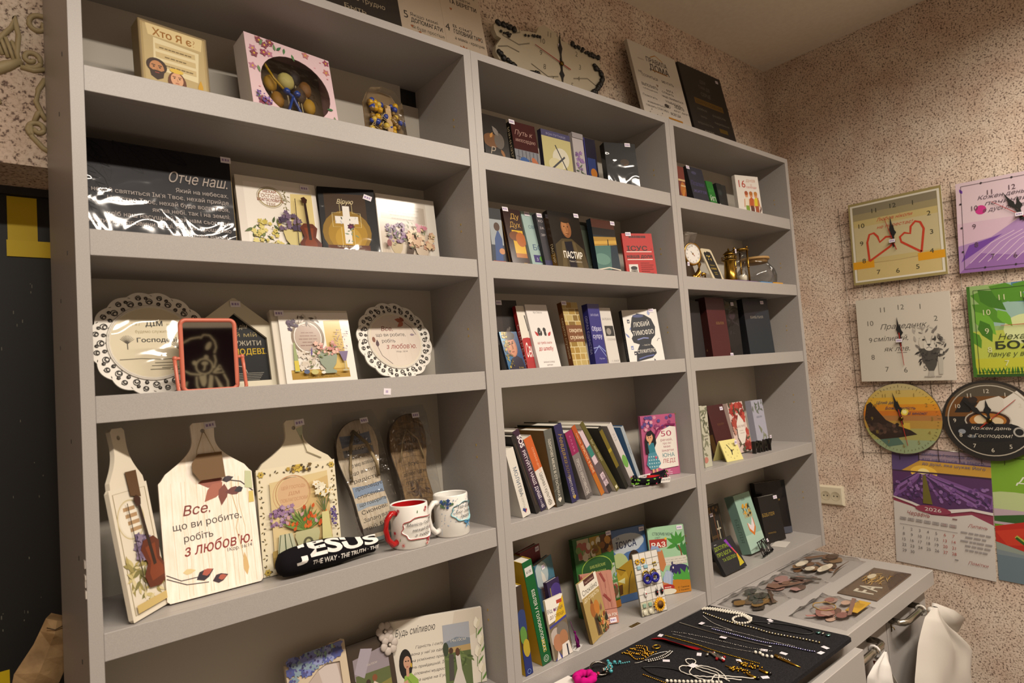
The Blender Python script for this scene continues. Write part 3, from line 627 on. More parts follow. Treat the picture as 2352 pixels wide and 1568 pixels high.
def art_violin(a, text=True):
    a.r(.0, .0, 1, 1, 'ded7ce'); a.r(.09, .03, .86, .9, 'e9e3da')
    a.p([(.62, .4), (.93, .42), (.94, .86), (.66, .84)], 'd8c68a'); a.p([(.12, .03), (.95, .03), (.95, .14), (.12, .16)], 'bda66a')
    a.ring(.4, .76, .13, .02, 'a89a74', ry=.115); a.ring(.4, .76, .15, .006, '8d8260', ry=.135); a.e(.4, .76, .125, .11, 'f0ece4'); a.scat(26, .55, .62, .62, .88, .018, ['77704a', '8d8460'], 'leaf', 3)
    if text: a.t(.4, .815, .045, 'НЕХАЙ', '9a5a44', b=.02); a.t(.4, .755, .06, 'ГОСПОДЬ', '9a6a4c', w=.28); a.t(.4, .705, .05, 'БЛАГОСЛОВИТЬ', '9a5a44', w=.32, b=.02); a.t(.4, .655, .045, 'ТЕБЕ', '9a6a4c')
    a.scat(26, .14, .5, .12, .45, .05, ['5a6a3a', '4a5a30', '6f7d48'], 'leaf', 8); a.scat(32, .15, .5, .14, .46, .035, ['cfc06a', 'd8cc80', 'c2b258'], 'fl', 4); a.scat(20, .15, .5, .14, .46, .009, ['7d6420'], 'd', 4)
    vase(a, .62, .1, .22, .28, 'cdbf84'); a.scat(36, .46, .72, .36, .58, .035, ['5a4a63', '6d5a74', '473a52', '7d6a82'], 'fl', 6)
    violin(a, .83, .1, .7, .02); a.e(.2, .1, .07, .02, '2c241a'); a.scat(8, .5, .62, .06, .12, .018, ['2a2238', '3a3050'], 'd', 2); a.scat(10, .6, .92, .03, .1, .02, ['b8c07a', '8d9a5a'], 'leaf', 2); a.p([(.4, .06), (.54, .1), (.55, .14), (.42, .1)], 'e6dca8')
plaque(PS['gospod'], .012, 'e4ded6/g', art_violin, 'cream plaque with a violin, yellow daisies and a purple bouquet', tag=(.8, .9))
def art_cross(a):
    a.r(.1, .05, .72, .86, '3a2712'); a.e(.45, .38, .3, .3, '8a6a1c'); a.e(.46, .36, .24, .24, 'a5801f'); a.e(.46, .3, .16, .17, 'b8912a'); a.r(.1, .05, .72, .16, '5a2c14')
    a.t(.45, .77, .09, 'Вірую', 'd8c8a0', sh=.35, w=.28)
    C = lambda d: [(.40-d, .23-d), (.52+d, .23-d), (.52+d, .50-d), (.66+d, .50-d), (.66+d, .60+d), (.52+d, .60+d), (.52+d, .74+d), (.40-d, .74+d), (.40-d, .60+d), (.26-d, .60+d), (.26-d, .50-d), (.40-d, .50-d)]
    a.l(C(.045), .006, 'd8c890', True); a.p(C(0), 'e6e2dc'); a.fl(.52, .46, .05, '4a1238', '7a2a5c', 7); a.scat(9, .44, .6, .26, .44, .025, ['4a6a44', '7d9478'], 'leaf', 3); a.scat(8, .26, .64, .48, .6, .02, ['3a4a34', 'c8c8d0'], 'leaf', 4)
    for i, s in enumerate(['Так бо Бог полюбив світ,', 'що дав Сина Свого Однородженого,', 'щоб кожен, хто вірує в Нього,', 'не згинув, але мав життя вічне.']): a.t(.46, .18 - i*.045, .034, s, 'd8d0b8', sh=.2, w=.52 if i else .42)
plaque(PS['cross'], .012, '141214/w', art_cross, 'black plaque with a white cross on brown and gold, in creased film', tag=(.78, .86), tagrot=.35)
def art_flowers(a):
    a.r(.03, .03, .8, .9, 'd3c9bd'); a.r(.03, .04, .78, .44, 'cfc2b2'); a.r(.03, .03, .8, .14, '9c8a6c'); a.r(.03, .1, .8, .03, '7d6a4c')
    a.p([(.05, .88), (.8, .86), (.8, .62), (.06, .66)], 'b7aa9c'); a.lines(.42, .8, .55, 4, .045, .012, '978a7c', seed=2)
    vase(a, .27, .12, .2, .26, 'bfae8c'); a.scat(44, .1, .42, .34, .6, .03, ['7a5a80', '8f6f94', '5f4468', '9d85a0'], 'fl', 3); a.scat(12, .1, .4, .3, .5, .03, ['5a6a48'], 'leaf', 3)
    a.p([(.4, .16), (.5, .13), (.56, .3), (.45, .34)], '4a3626'); vase(a, .68, .1, .22, .22, 'c9b8a4'); a.scat(40, .46, .88, .28, .56, .055, ['d8bc98', 'cfae8e', 'e2cdb0', 'c79c84'], 'fl', 7); a.scat(6, .6, .76, .5, .62, .04, ['b0566a', 'c4788a'], 'fl', 3); a.scat(14, .46, .88, .26, .6, .03, ['6a7448'], 'leaf', 5)
    a.e(.12, .3, .035, .05, '8a4a48'); a.l([(.12, .26), (.13, .14)], .008, 'b8a898'); a.e(.13, .12, .04, .015, 'b8ac9c'); a.fl(.58, .07, .06, 'd09098', 'b06a70', 9)
plaque(PS['flowerboard'], .014, 'e2dcd3/g', art_flowers, 'cream plaque with two vases of lilac and peach flowers')

# ================================================================ left unit, third row
def lace_plate(p, R, label, art, ry=1.0):
    r = thing('decorative_plate', label, 'plate', POSE(p, .008), 'round lace-edged plates'); c = (R, R)
    N = 144; out = [(c[0] + (R*(.955 + .045*abs(math.sin(8*6.2832*i/N)))*math.cos(6.2832*i/N)), c[1] + (R*(.955 + .045*abs(math.sin(8*6.2832*i/N))))*math.sin(6.2832*i/N)) for i in range(N)]
    holes = []
    def hole(rr, t, a, b, rot): holes.append([(c[0] + R*(rr*math.cos(t)) + R*(a*math.cos(q)*math.cos(rot+t) - b*math.sin(q)*math.sin(rot+t)), c[1] + R*rr*math.sin(t) + R*(a*math.cos(q)*math.sin(rot+t) + b*math.sin(q)*math.cos(rot+t))) for q in [6.2832*i/8 for i in range(8)]])
    for i in range(16):
        t = 6.2832*(i+.5)/16
        hole(.93, t, .008, .04, .2); hole(.93, t+.16, .008, .026, -.5); hole(.735, t, .008, .03, .4); hole(.735, t+.19, .008, .022, -.4)
    m = MB(); m.prism(out, 0, .0035, 'e6e1d8', holes)
    for i in range(16):
        t = 6.2832*i/16
        for rr_, q0, qs in ((.80, 0, .062), (.885, .2, .05), (.87, .06, .03), (.77, .2, .034)):
            cx, cz = c[0] + R*rr_*math.cos(t+q0), c[1] + R*rr_*math.sin(t+q0)
            for s in (1, -1): m.tube([(cx + R*qs*(1-.75*k/14)*math.cos(t+s*k*.55), -.0003, cz + R*qs*(1-.75*k/14)*math.sin(t+s*k*.55)) for k in range(15)], .00075, '3a342f', 4)
    m.build('lace_rim', r)
    m = MB(); disc = [(c[0] + R*.68*math.cos(6.2832*i/48), c[1] + R*.68*math.sin(6.2832*i/48)) for i in range(48)]; m.prism(disc, -.002, .006, 'd9cfb6')
    for q in (.69, .715): m.tube([(c[0] + R*q*math.cos(6.2832*i/48), -.001, c[1] + R*q*math.sin(6.2832*i/48)) for i in range(48)], .0014, 'ddd7cc', 5, True)
    art(Art(m, (c[0]-R*.68, -.002, c[1]-R*.68), (R*1.36, 0, 0), (0, 0, R*1.36))); m.build('disc', r); return r
def art_house_plate(a):
    a.fin = 'w'; a.e(.5, .5, .49, .49, 'd6cbaf'); a.t(.53, .73, .1, 'ДІМ', '26221c', b=.035); a.t(.3, .735, .055, 'А я і', '8a7a4c', sh=.2); a.t(.72, .735, .055, 'мій', '8a7a4c', sh=.2)
    a.t(.5, .63, .06, 'будемо служити', '8a7a4c', w=.4); a.t(.56, .5, .085, 'Господеві.', '26221c', w=.5, b=.03)
    def tree(x, y, s, k):
        a.l([(x, y), (x, y+s*.5)], .014*k, '4a4234')
        for q in range(11): t = .6 + q*.19; a.l([(x, y+s*.35), (x + s*.45*math.cos(t)/a.a, y+s*.35+s*.55*math.sin(t))], .006*k, '4a4234')
    tree(.82, .28, .28, 1.2); tree(.2, .4, .22, .8); a.l([(.1, .26), (.35, .27), (.6, .25), (.9, .27)], .008, '5a5240')
    for i, (x, y, w) in enumerate([(.5, .2, .22), (.46, .16, .3), (.58, .13, .2), (.44, .11, .24), (.7, .1, .14)]): a.r(x, y, w, .008, '5a5240')
lace_plate((.004, .086, 1.4195, .1, .1, 14, 0, 0), .0865, 'round lace-edged plate with a house motto in black letters, half hidden by the coral mirror', art_house_plate)
def art_love(a):
    a.fin = ''; a.e(.5, .5, .49, .49, 'd2c5b8')
    for x in (.3, .45, .62, .75): a.l([(x, .12), (x, .88)], .003, 'c0b2a4')
    a.t(.36, .68, .12, 'Все,', '7a3428', sh=.25, b=.005); a.t(.42, .575, .09, 'що ви робите,', '3d3532', w=.58); a.t(.35, .46, .09, 'робіть', '3d3532', w=.26); a.t(.58, .34, .13, 'з любов’ю.', '8a2f26', sh=.25, w=.6, b=.005); a.t(.57, .27, .045, '1Кор. 16:14', '4a4440')
    a.leaf(.72, .86, 2.9, .17, .1, 'a05c44'); a.leaf(.72, .84, 3.7, .16, .09, 'b06a52'); a.leaf(.74, .86, 2.3, .12, .07, '8a4a34'); a.l([(.74, .84), (.86, .74), (.93, .6)], .008, '3a2c2c'); a.leaf(.8, .6, 0, .1, .05, '8a7a86'); a.leaf(.12, .38, 1.5, .14, .07, '4a3038'); a.l([(.12, .38), (.17, .22), (.34, .06)], .007, '3a2c2c'); a.e(.07, .52, .03, .05, '7a4a34')
lace_plate((.452, .103, 1.4165, .1, .1, 17, 0, 0), .0865, 'round lace-edged plate with red and grey lettering at the right of the row', art_love)
# mirror
p = PS['mirror']; w, h = p[3:5]; r = thing('table_mirror', 'coral framed table mirror reflecting a brown teddy bear cloth', 'mirror', POSE((p[0], .042) + p[2:5] + (2.0, p[6], p[7])))
def rrect(x0, x1, z0, z1, q, n=5, y=0): return [(cx + q*math.cos(t), y, cz + q*math.sin(t)) for cx, cz, t0 in ((x1-q, z1-q, 0), (x0+q, z1-q, 1.5708), (x0+q, z0+q, 3.1416), (x1-q, z0+q, 4.7124)) for t in [t0 + 1.5708*i/n for i in range(n+1)]]
m = MB(); m.tube(rrect(.004, w-.004, .004, h-.004, .008), .0036, 'cc6f58/s', 8, True); m.build('frame', r)
m = MB(); m.prism([(x, z) for x, y, z in rrect(.005, w-.005, .005, h-.005, .007)], -.001, .003, 'dcdcdc/x')
m.build('glass', r)
m = MB(); m.tube([(-.006, .0, h*.46), (-.006, -.004, h*.35), (-.0055, -.014, .006), (-.004, -.016, .0042)], .0028, 'cc6f58/s', 8); m.ball((-.0055, 0, h*.465), .0042, 'cc6f58/s'); m.tube([(-.005, 0, h*.465), (.003, 0, h*.465)], .0026, 'cc6f58/s'); m.build('stand_arm', r)
m = MB(); m.tube([(w+.006, .0, h*.46), (w+.006, -.004, h*.35), (w+.0055, -.014, .006), (w+.004, -.016, .0042)], .0028, 'cc6f58/s', 8); m.ball((w+.0055, 0, h*.465), .0042, 'cc6f58/s'); m.tube([(w+.005, 0, h*.465), (w-.003, 0, h*.465)], .0026, 'cc6f58/s'); m.build('stand_arm', r)
# house plaque
r = thing('house_plaque', 'house-shaped white framed plaque with a dark scripture board, behind the coral mirror', 'plaque', POSE((.143, .107, 1.4195, .15, .15, 12, 0, 0)))
hs = [(.012, 0), (.146, 0), (.146, .094), (.156, .092), (.160, .098), (.083, .164), (.078, .164), (-.006, .098), (-.002, .092), (.012, .094)]; inn = [(.028, .012), (.130, .012), (.130, .09), (.079, .136), (.028, .09)]
m = MB(); m.prism(hs, -.006, .006, 'd2cab4', [inn]); m.build('frame', r)
m = MB(); m.prism(inn, 0, .004, '17181a/w'); a = Art(m, (.028, 0, .012), (.102, 0, 0), (0, 0, .124)); a.fin = 'w'
a.t(.52, .78, .1, 'А я й дім', 'b8b09c', sh=.2, w=.36); a.t(.6, .66, .09, 'мій мій', '9a8a5c', w=.5); a.t(.6, .53, .1, 'СЛУЖИТИ', 'b8b09c', w=.62); a.t(.58, .4, .115, 'ГОСПОДЕВІ.', 'c2a11c', w=.8, b=.02)
a.l([(.5 + .1*math.cos(t*.314)/a.a, .13 + .1*math.sin(t*.314)) for t in range(11)], .008, 'b0aca0')
for i in range(5): a.r(.3 + .03*i, .12 - i*.024, .6 - .05*i, .006, '9a978c')
m.build('scripture_board', r); tagpart(r, .074, .147, -.0075)
# wreath canvas
p = PS['wreath']; w, h = p[3:5]; r = thing('wall_plaque', 'white box canvas with a wreath and glass vases, beside the house plaque', 'plaque', POSE(p, .023))
m = MB(); m.rbox(-.012, w+.002, .004, .022, 0, h+.006, 'd9d1c2', .001); m.build('frame', r)
m = MB(); m.box(0, w, 0, .004, 0, h, 'e9e4dc/g'); a = Art(m, (0, 0, 0), (w, 0, 0), (0, 0, h)); a.fin = 'g'
a.p([(.62, .14), (.88, .14), (.86, .9), (.62, .88)], 'd0b468'); a.r(.08, .06, .82, .13, 'a8863c'); a.r(.08, .15, .82, .03, 'c2a254'); a.lines(.5, .1, .6, 2, .02, .006, '5f4a1c')
a.ring(.37, .64, .21, .035, '8a7a68', ry=.24); a.e(.37, .64, .18, .2, 'b6a498'); a.lines(.37, .7, .26, 5, .045, .012, '94766c'); a.scat(20, .2, .55, .82, .92, .04, ['cfc6bb', 'b8aea4', '5c5248', '77706a'], 'leaf', 2); a.scat(12, .1, .24, .74, .88, .03, ['5a4660', '4a3850'], 'fl', 3)
a.scat(20, .22, .54, .2, .46, .05, ['d9d0c4', 'cfc4b4', 'b7a898'], 'fl', 5); a.leaf(.37, .36, 1.4, .14, .03, '6a5a8c'); a.scat(10, .24, .5, .2, .42, .03, ['6d7448', '8a8a58'], 'leaf', 9)
a.p([(.12, .16), (.19, .16), (.18, .36), (.165, .56), (.145, .56), (.13, .36)], '9aa878'); a.r(.125, .17, .06, .14, 'd2c050')
vase(a, .6, .12, .27, .3, '8f9a88'); a.scat(26, .44, .76, .38, .56, .035, ['cf9a90', 'c4837c', 'ddb4a4'], 'fl', 6); a.scat(10, .44, .78, .36, .5, .03, ['6d7a4c'], 'leaf', 6)
a.p([(.76, .42), (.9, .42), (.85, .28), (.81, .28)], '7a6a8c'); a.l([(.83, .28), (.83, .16)], .012, 'b8b090'); a.e(.83, .15, .05, .012, 'b8b090'); a.scat(30, .72, .92, .44, .76, .018, ['6a4a6c', '7d5c7d', '573a5c'], 'leaf', 4)
a.e(.27, .15, .04, .03, '5a6480'); a.e(.38, .14, .05, .035, 'c2b878'); a.e(.5, .13, .03, .02, 'e6e0d4'); m.build('canvas', r); tagpart(r, -.006, h-.008, -.001)

# ================================================================ left unit, fourth row
def cut_board(p, w, h, nw, nh, key, label, art, th=.007, nx=.5, string=True):
    r = thing('cutting_board', label, 'cutting board', POSE(p)); c = w*nx
    prof = []
    for i in range(13):
        t = i/12; prof.append((nw/2 + (w/2 - nw/2)*(1-t)**2.6, h + (nh*.72)*t**.75))
    R = [(w-.004, 0), (w, .004), (w, h-.004), (w-.004, h)] + [(c + (q - 0)*(w-c)/(w/2), z) for q, z in prof[1:]]
    Lp = [(c - q*c/(w/2), z) for q, z in prof[1:]][::-1] + [(.004, h), (0, h-.004), (0, .004), (.004, 0)]
    top = [(c+nw/2+.001, h+nh-.004), (c+nw/2-.003, h+nh), (c-nw/2+.003, h+nh), (c-nw/2-.001, h+nh-.004)]
    hl = [(c + .0035*math.cos(6.28*i/12), h + nh - .014 + .0035*math.sin(6.28*i/12)) for i in range(12)]
    m = MB(); m.prism(R + top + Lp, 0, th, key, [hl]); art(Art(m, (0, 0, 0), (w, 0, 0), (0, 0, h))); m.build('board', r); return r, c
def art_vse(a):
    for i, x in enumerate((.12, .22, .26, .38, .44, .47, .62, .7, .74, .8, .93)): a.l([(x, .02), (x+.004*math.sin(i), .3), (x-.006, .6), (x+.004, .97)], .0025, 'd8c3a0')
    a.l([(.76, .95), (.75, .8), (.8, .6), (.76, .5), (.8, .3), (.83, .1)], .006, 'd2b888'); a.l([(.84, .95), (.82, .7), (.86, .5), (.84, .1)], .004, 'd8c090'); a.leaf(.83, .08, 1.6, .2, .05, 'd6b47a'); a.leaf(.17, .22, 0, .1, .05, 'e0cc98')
    a.t(.36, .68, .115, 'Все,', '7a2a22', sh=.22, b=.012, w=.28); a.t(.47, .575, .082, 'що ви робите,', '3a3433', w=.72, rot=.02); a.t(.36, .465, .082, 'робіть', '3a3433', w=.3, rot=.02); a.t(.56, .35, .13, 'з любов’ю.', '8a2722', sh=.22, b=.01, w=.72, rot=.02); a.t(.78, .315, .043, '1Кор. 16:14', '4a4442', rot=.02)
    a.leaf(.66, .93, 3.1, .2, .12, '9c5a4a'); a.leaf(.66, .92, 3.9, .22, .12, 'a8644f'); a.leaf(.66, .94, 2.5, .16, .1, '8a4a40'); a.leaf(.68, .9, 4.5, .19, .09, '7d4438'); a.leaf(.66, .93, .2, .1, .06, '3a3038'); a.l([(.72, .93), (.86, .9), (.99, .8)], .009, '3a3034'); a.leaf(.86, .83, 3.2, .14, .08, '6d3a38'); a.leaf(.88, .84, 3.4, .08, .06, '2f2a34')
    a.p([(.9, .84), (.99, .82), (.99, .98), (.92, .99)], 'c2c8a0'); a.p([(.93, .7), (.99, .7), (.99, .8), (.94, .8)], 'd6c06a')
    a.l([(.01, .23), (.15, .16), (.34, .16)], .006, '2f2a34'); a.l([(.01, .2), (.2, .12), (.42, .10)], .006, '2f2a34'); a.leaf(.3, .14, .4, .15, .09, '2f2630'); a.leaf(.36, .17, .35, .09, .06, 'b05a48'); a.leaf(.46, .1, .2, .13, .08, '3a2a34'); a.leaf(.52, .11, .15, .07, .05, 'b05a48')
p = PS['vse']; r, c = cut_board(p, p[3], p[4], .034, .086, 'pinewhite', 'white wooden cutting board with red and grey lettering and a kraft tag on its handle', art_vse)
m = MB(); z0 = p[4] + .070; m.tube([(c, -.001, z0), (c-.012, -.004, z0-.03), (c-.016, -.006, z0-.05)], .0006, 'c9b48c', 4); m.tube([(c+.002, -.001, z0), (c+.012, -.004, z0-.028), (c+.016, -.005, z0-.04)], .0006, 'c9b48c', 4); m.build('string', r)
m = MB(); m.prism([(c-.022, z0-.062), (c-.012, z0-.078), (c+.026, z0-.078), (c+.024, z0-.036), (c-.012, z0-.036), (c-.022, z0-.05)], -.0075, -.0068, '6b4c22'); m.build('kraft_tag', r); tagpart(r, c+.004, z0+.004, rot=-.1)
def art_tulip(a):
    a.fin = 's'; a.r(.0, .0, 1, 1, 'e6dcc0')
    for x0, y0, x1, y1, n in ((.04, .05, .04, .93, 30), (.96, .05, .96, .93, 30), (.06, .03, .94, .03, 18), (.06, .95, .94, .95, 18)):
        for i in range(n): t = i/(n-1); a.leaf(x0+(x1-x0)*t, y0+(y1-y0)*t, i*2.4, .03, .014, '4b4030' if i % 2 else '7a6a3c')
    for x, y in ((.05, .95), (.95, .95), (.05, .04), (.95, .04)): a.fl(x, y, .035, 'c2a850', '5c4c20', 6)
    a.fl(.52, .97, .05, 'd2b850', '6a5420', 8); a.scat(16, .38, .68, .93, 1.0, .022, ['4a3c28', 'b89a48', '6f5a30'], 'fl', 4)
    a.p([(.14, .1), (.86, .16), (.88, .9), (.14, .86)], 'd8c494'); a.p([(.55, .25), (.88, .25), (.88, .85), (.6, .8)], 'cdb27c'); a.p([(.12, .07), (.86, .1), (.88, .24), (.12, .18)], '8a7440'); a.p([(.12, .16), (.88, .2), (.88, .26), (.12, .22)], 'a88f52')
    a.ring(.42, .73, .17, .008, 'b88a64'); a.ring(.40, .72, .18, .006, 'c49a74'); a.e(.42, .73, .155, .155, 'd3b08a')
    for i, s in enumerate(('ЦЕЙ ГОСПОДЬ', 'ДІМ', 'ПОБЛАГОСЛОВИ')): a.t(.43, .775 - i*.06, .042, s, 'b3835f', w=(.3, .14, .34)[i])
    a.scat(50, .12, .4, .45, .62, .022, ['9a7aa0', '7d5c8a', 'b096b4'], 'fl', 2); a.p([(.16, .12), (.42, .14), (.36, .36), (.2, .36)], 'bcbfa4'); a.l([(.27, .36), (.27, .15)], .01, '3c4a30'); a.l([(.32, .36), (.36, .18)], .007, '3c4a30'); a.l([(.22, .36), (.18, .18)], .007, '3c4a30')
    vase(a, .55, .12, .25, .24, 'b9b88e'); a.e(.55, .24, .05, .05, '5c5a44'); a.e(.55, .24, .025, .03, 'b9b88e')
    for i in range(38): t = .3 + 2.5*(i+.5)/38; rr = .13 + .14*((i*7) % 11)/11; a.leaf(.52, .36, t, rr, .03, ['5c7a34', '74904a', '4a6428'][i % 3])
    g = random.Random(9)
    for i in range(30): x, y = g.uniform(.28, .78), g.uniform(.37, .57); a.leaf(x, y, g.uniform(.8, 2.3), .05, .034, ['c4561e', 'd06a24', 'b8461a', 'c29aa0'][i % 4])
    a.p([(.73, .2), (.86, .2), (.84, .5), (.75, .5)], 'cfca90'); a.e(.8, .22, .06, .03, 'd8d49c')
    for i in range(12): a.l([(.79, .5), (.69 + .02*i, .62 + .05*((i*5) % 4))], .006, '55683c')
    a.scat(12, .68, .92, .6, .8, .035, ['e4dec6', 'efe8d4'], 'fl', 8); a.scat(9, .68, .92, .6, .8, .01, ['c79a2c'], 'd', 8); a.scat(30, .86, .93, .36, .54, .014, ['6a5a94', '54457d'], 'fl', 3); a.e(.25, .14, .09, .025, 'cdb04a'); a.e(.4, .16, .03, .03, '8a8c9c')
p = PS['tulip']; r, c = cut_board(p, p[3], p[4], .030, .078, 'e0d6bd/s', 'cream wooden cutting board with orange tulips and a flowered border', art_tulip)
tagpart(r, c+.003, p[4]+.066, rot=-.1)
m = MB(); m.prism([(c+.004, p[4]+.062), (c+.016, p[4]+.066), (c+.013, p[4]+.04)], -.0006, 0, 'b5bda0'); m.tube([(c+.012, -.001, p[4]+.05), (c+.02, -.002, p[4]+.02), (c+.045, -.002, p[4]+.006)], .0008, 'b5a984', 4); m.build('ribbon', r)
p = PS['leftb']; p = (.036, .006, p[2], p[3], p[4], 9, 44, -1)
r, c = cut_board(p, .077, .185, .026, .085, 'e3d9c6/s', 'small cream violin cutting board leaning sideways against the left end panel', lambda a: (setattr(a, 'fin', 's'), a.r(0, 0, 1, 1, 'e3dac8'), a.l([(.08, .04), (.92, .04), (.92, .96), (.08, .96)], .008, '8a7c58', True), a.ring(.42, .74, .14, .01, 'c9bb92', ry=.15), a.e(.42, .74, .12, .135, 'ebe4d4'), [a.r(.26+.03*i, .81-.055*i, .3, .03, 'b3926c') for i in range(4)], a.scat(60, .12, .85, .1, .42, .05, ['b5a66a', 'c9bc84', '9c9058', '7f7a4a', 'd8cca0'], 'leaf', 4), a.scat(30, .4, .7, .42, .6, .04, ['6f5f7d', '8a7a94', '5a4a68'], 'fl', 4), violin(a, .78, .2, .72, .1), a.r(.1, .05, .8, .06, 'c9b070')))
m = MB(); m.prism([(c-.004, .205), (c+.018, .205), (c+.018, .165), (c-.002, .17)], -.003, -.0022, '5b3f22'); m.build('kraft_tag', r)
def sole(w, h): return [(w*x, h*y) for x, y in [(.30, .015), (.5, -.0), (.72, .02), (.86, .09), (.9, .2), (.86, .34), (.82, .45), (.86, .56), (.95, .68), (1, .8), (.96, .9), (.85, .97), (.66, 1), (.42, .985), (.2, .93), (.06, .84), (0, .72), (.03, .6), (.1, .48), (.14, .35), (.14, .2), (.18, .08)]]
def smooth(P):
    o = []
    for i in range(len(P)):
        a, b = P[i], P[(i+1) % len(P)]; o += [(a[0]*.75+b[0]*.25, a[1]*.75+b[1]*.25), (a[0]*.25+b[0]*.75, a[1]*.25+b[1]*.75)]
    return o
def flipflop(p, w, h, key, label, art, strap):
    r = thing('sandal_plaque', label, 'plaque', POSE(p), 'flip-flop shaped plaques'); m = MB(); S = smooth(sole(w, h)); m.prism(S, 0, .010, '5a5046'); m.prism([(x*.985+w*.01, z*.985+h*.01) for x, z in S], -.0012, 0, key)
    art(Art(m, (0, -.0012, 0), (w, 0, 0), (0, 0, h))); m.build('sole', r)
    m = MB()
    if strap:
        for s in (0, 1): m.tube([(w*.48, -.004, h*.9), (w*(.3+.36*s), -.013, h*.78), (w*(.16+.6*s), -.014, h*.6), (w*(.16+.62*s), -.006, h*(.5+.0*s))], .0034, '8a7856', 8)
        m.tube([(w*.48, -.001, h*.9), (w*.48, -.006, h*.9)], .003, '8a7856')
    else:
        m.tube([(w*.5, -.004, h*.86), (w*.3, -.01, h*.76), (w*.2, -.005, h*.6)], .0018, 'b8a47c', 6); m.tube([(w*.5, -.004, h*.86), (w*.7, -.01, h*.76), (w*.8, -.005, h*.6)], .0018, 'b8a47c', 6)
    m.build('strap', r)
    m = MB(); m.hull([(w*x, y, h*z) for x, z in ((-.03, .02), (.98, .0), (1.02, .97), (.96, 1.05), (.04, 1.05), (-.03, .9)) for y in (-.016, -.0155)], 'film'); m.build('wrapper', r)
    tagpart(r, w*.62, h*.94, -.0185); return r
def art_sea(a):
    for y0, y1, c in ((.78, .88, '7482a0'), (.70, .76, '8d97a8'), (.37, .46, '8fa6c4'), (.27, .33, 'a8b8c8'), (.06, .13, '6d665e'), (.0, .05, '8fa3a4')):
        a.p([(.16, y0), (.4, y0+.012), (.84, y0), (.85, y1), (.5, y1-.012), (.16, y1)], c)
    for i, s in enumerate(['Які', 'гарні', 'на горах', 'ноги благовісника,', 'що мир возвіщає,', 'що вістить', 'радість,', 'проповідує', 'спасення,', 'що говорить', 'Сионові:', 'Запанував', 'твій Бог!']): a.t(.53, .87 - i*.063, .043, s, '38322c', sh=.2 if i % 2 else 0, w=min(.62, .075*len(s)), rot=.06)
def art_woodfoot(a):
    for i in range(12): a.l([(.2, .2+.06*i), (.5, .21+.06*i), (.82, .19+.06*i)], .003, '4a3620')
    for i, (s, y) in enumerate((('Скажіть йому:', .74), ('Час!', .66), ('Ісус', .55), ('до тебе тоді не', .47), ('говорив…', .40), ('не риби,', .2), ('ловити людей', .12))): a.t(.52, y, .045, s, '2a1c10', sh=.25, w=min(.6, .07*len(s)), rot=.05)
    a.scat(26, .3, .75, .26, .38, .03, ['3a2616', '5a3f24'], 'leaf', 3)
p = PS['flip1']; flipflop((.412, .088, 1.1072, .09, .24, 17, 0, -4), .094, .243, 'seabands', 'flip-flop shaped plaque painted as sea and sand, in clear film', art_sea, True)
flipflop((.517, .100, 1.1072, .09, .24, 13, 0, -1), .092, .243, 'oldwood', 'flip-flop shaped plaque in dark wood grain, behind the white mug', art_woodfoot, False)
# mugs
def mug(x, y, rz, R, H, outc, inc, hand, label, art):
    r = thing('mug', label, 'mug', Matrix.Translation((x, y, SZ[4] + .0004)) @ Matrix.Rotation(rz, 4, 'Z'), 'printed mugs')
    m = MB(); m.lathe([(R*.93, 0), (R, .003), (R, H-.002), (R-.001, H), (R-.003, H), (R-.004, H-.002)], outc, n=48, cap=False); m.lathe([(R*.93, 0), (.001, .0005)], outc, n=24, cap=False); m.build('body', r)
    m = MB(); m.lathe([(R-.0037, H-.0015), (R-.004, .006), (.001, .005)], inc, n=48, cap=False); m.build('inside', r)
    m = MB(); m.tube([(-R+.001, 0, H*.84), (-R-.010, 0, H*.86), (-R-.021, 0, H*.74), (-R-.024, 0, H*.52), (-R-.02, 0, H*.3), (-R-.009, 0, H*.15), (-R+.001, 0, H*.17)], [.006, .0055, .0052, .005, .0052, .0055, .006], hand, 10); m.build('handle', r)
    # print wraps the wall: build flat then bend
    m = MB(); a = Art(m, (0, 0, 0), (.155, 0, 0), (0, 0, H-.006)); a.fin = 'g'; art(a)
    q = MB(); q.k = m.k; q.m = m.m; q.f = m.f; q.sm = [True]*len(m.f)
    for vx, vy, vz in m.v:
        t = -math.pi/2 + (vx-.0775)/R; rr = R + .00025 - vy; q.v.append((rr*math.cos(t), rr*math.sin(t), vz+.003))
    q.build('print', r); return r
def sub(a, col, n=40):  pass
def art_red(a):
    g = random.Random(3)
    for i in range(46):
        x, y = g.uniform(.12, .88), g.uniform(.04, .96)
        if abs(x-.5) < .25 and .2 < y < .72: continue
        if i % 3: a.fl(x, y, .05, g.choice(['b02430', 'd08a84', 'c4545a']), '7a1a20', 6, g.random()*6)
        else: a.leaf(x, y, g.random()*6, .09, .03, g.choice(['5c7a54', '7f9470']))
    P = [(.5 + .26*(1+.06*math.sin(8*t))*math.cos(t)*abs(math.cos(t))**-.35 if abs(math.cos(t)) > .01 else .5, .46 + .27*(1+.06*math.sin(8*t))*math.sin(t)) for t in [6.2832*i/48 for i in range(48)]]
    a.p(P, 'f4f1ec'); a.l(P, .018, 'b3303c', True); a.t(.5, .54, .1, 'Милість Господня', '1c1a1e', sh=.4, w=.42); a.t(.5, .4, .1, 'нехай буде', '1c1a1e', sh=.4, w=.3); a.t(.5, .27, .1, 'з тобою!', '1c1a1e', sh=.4, w=.26)
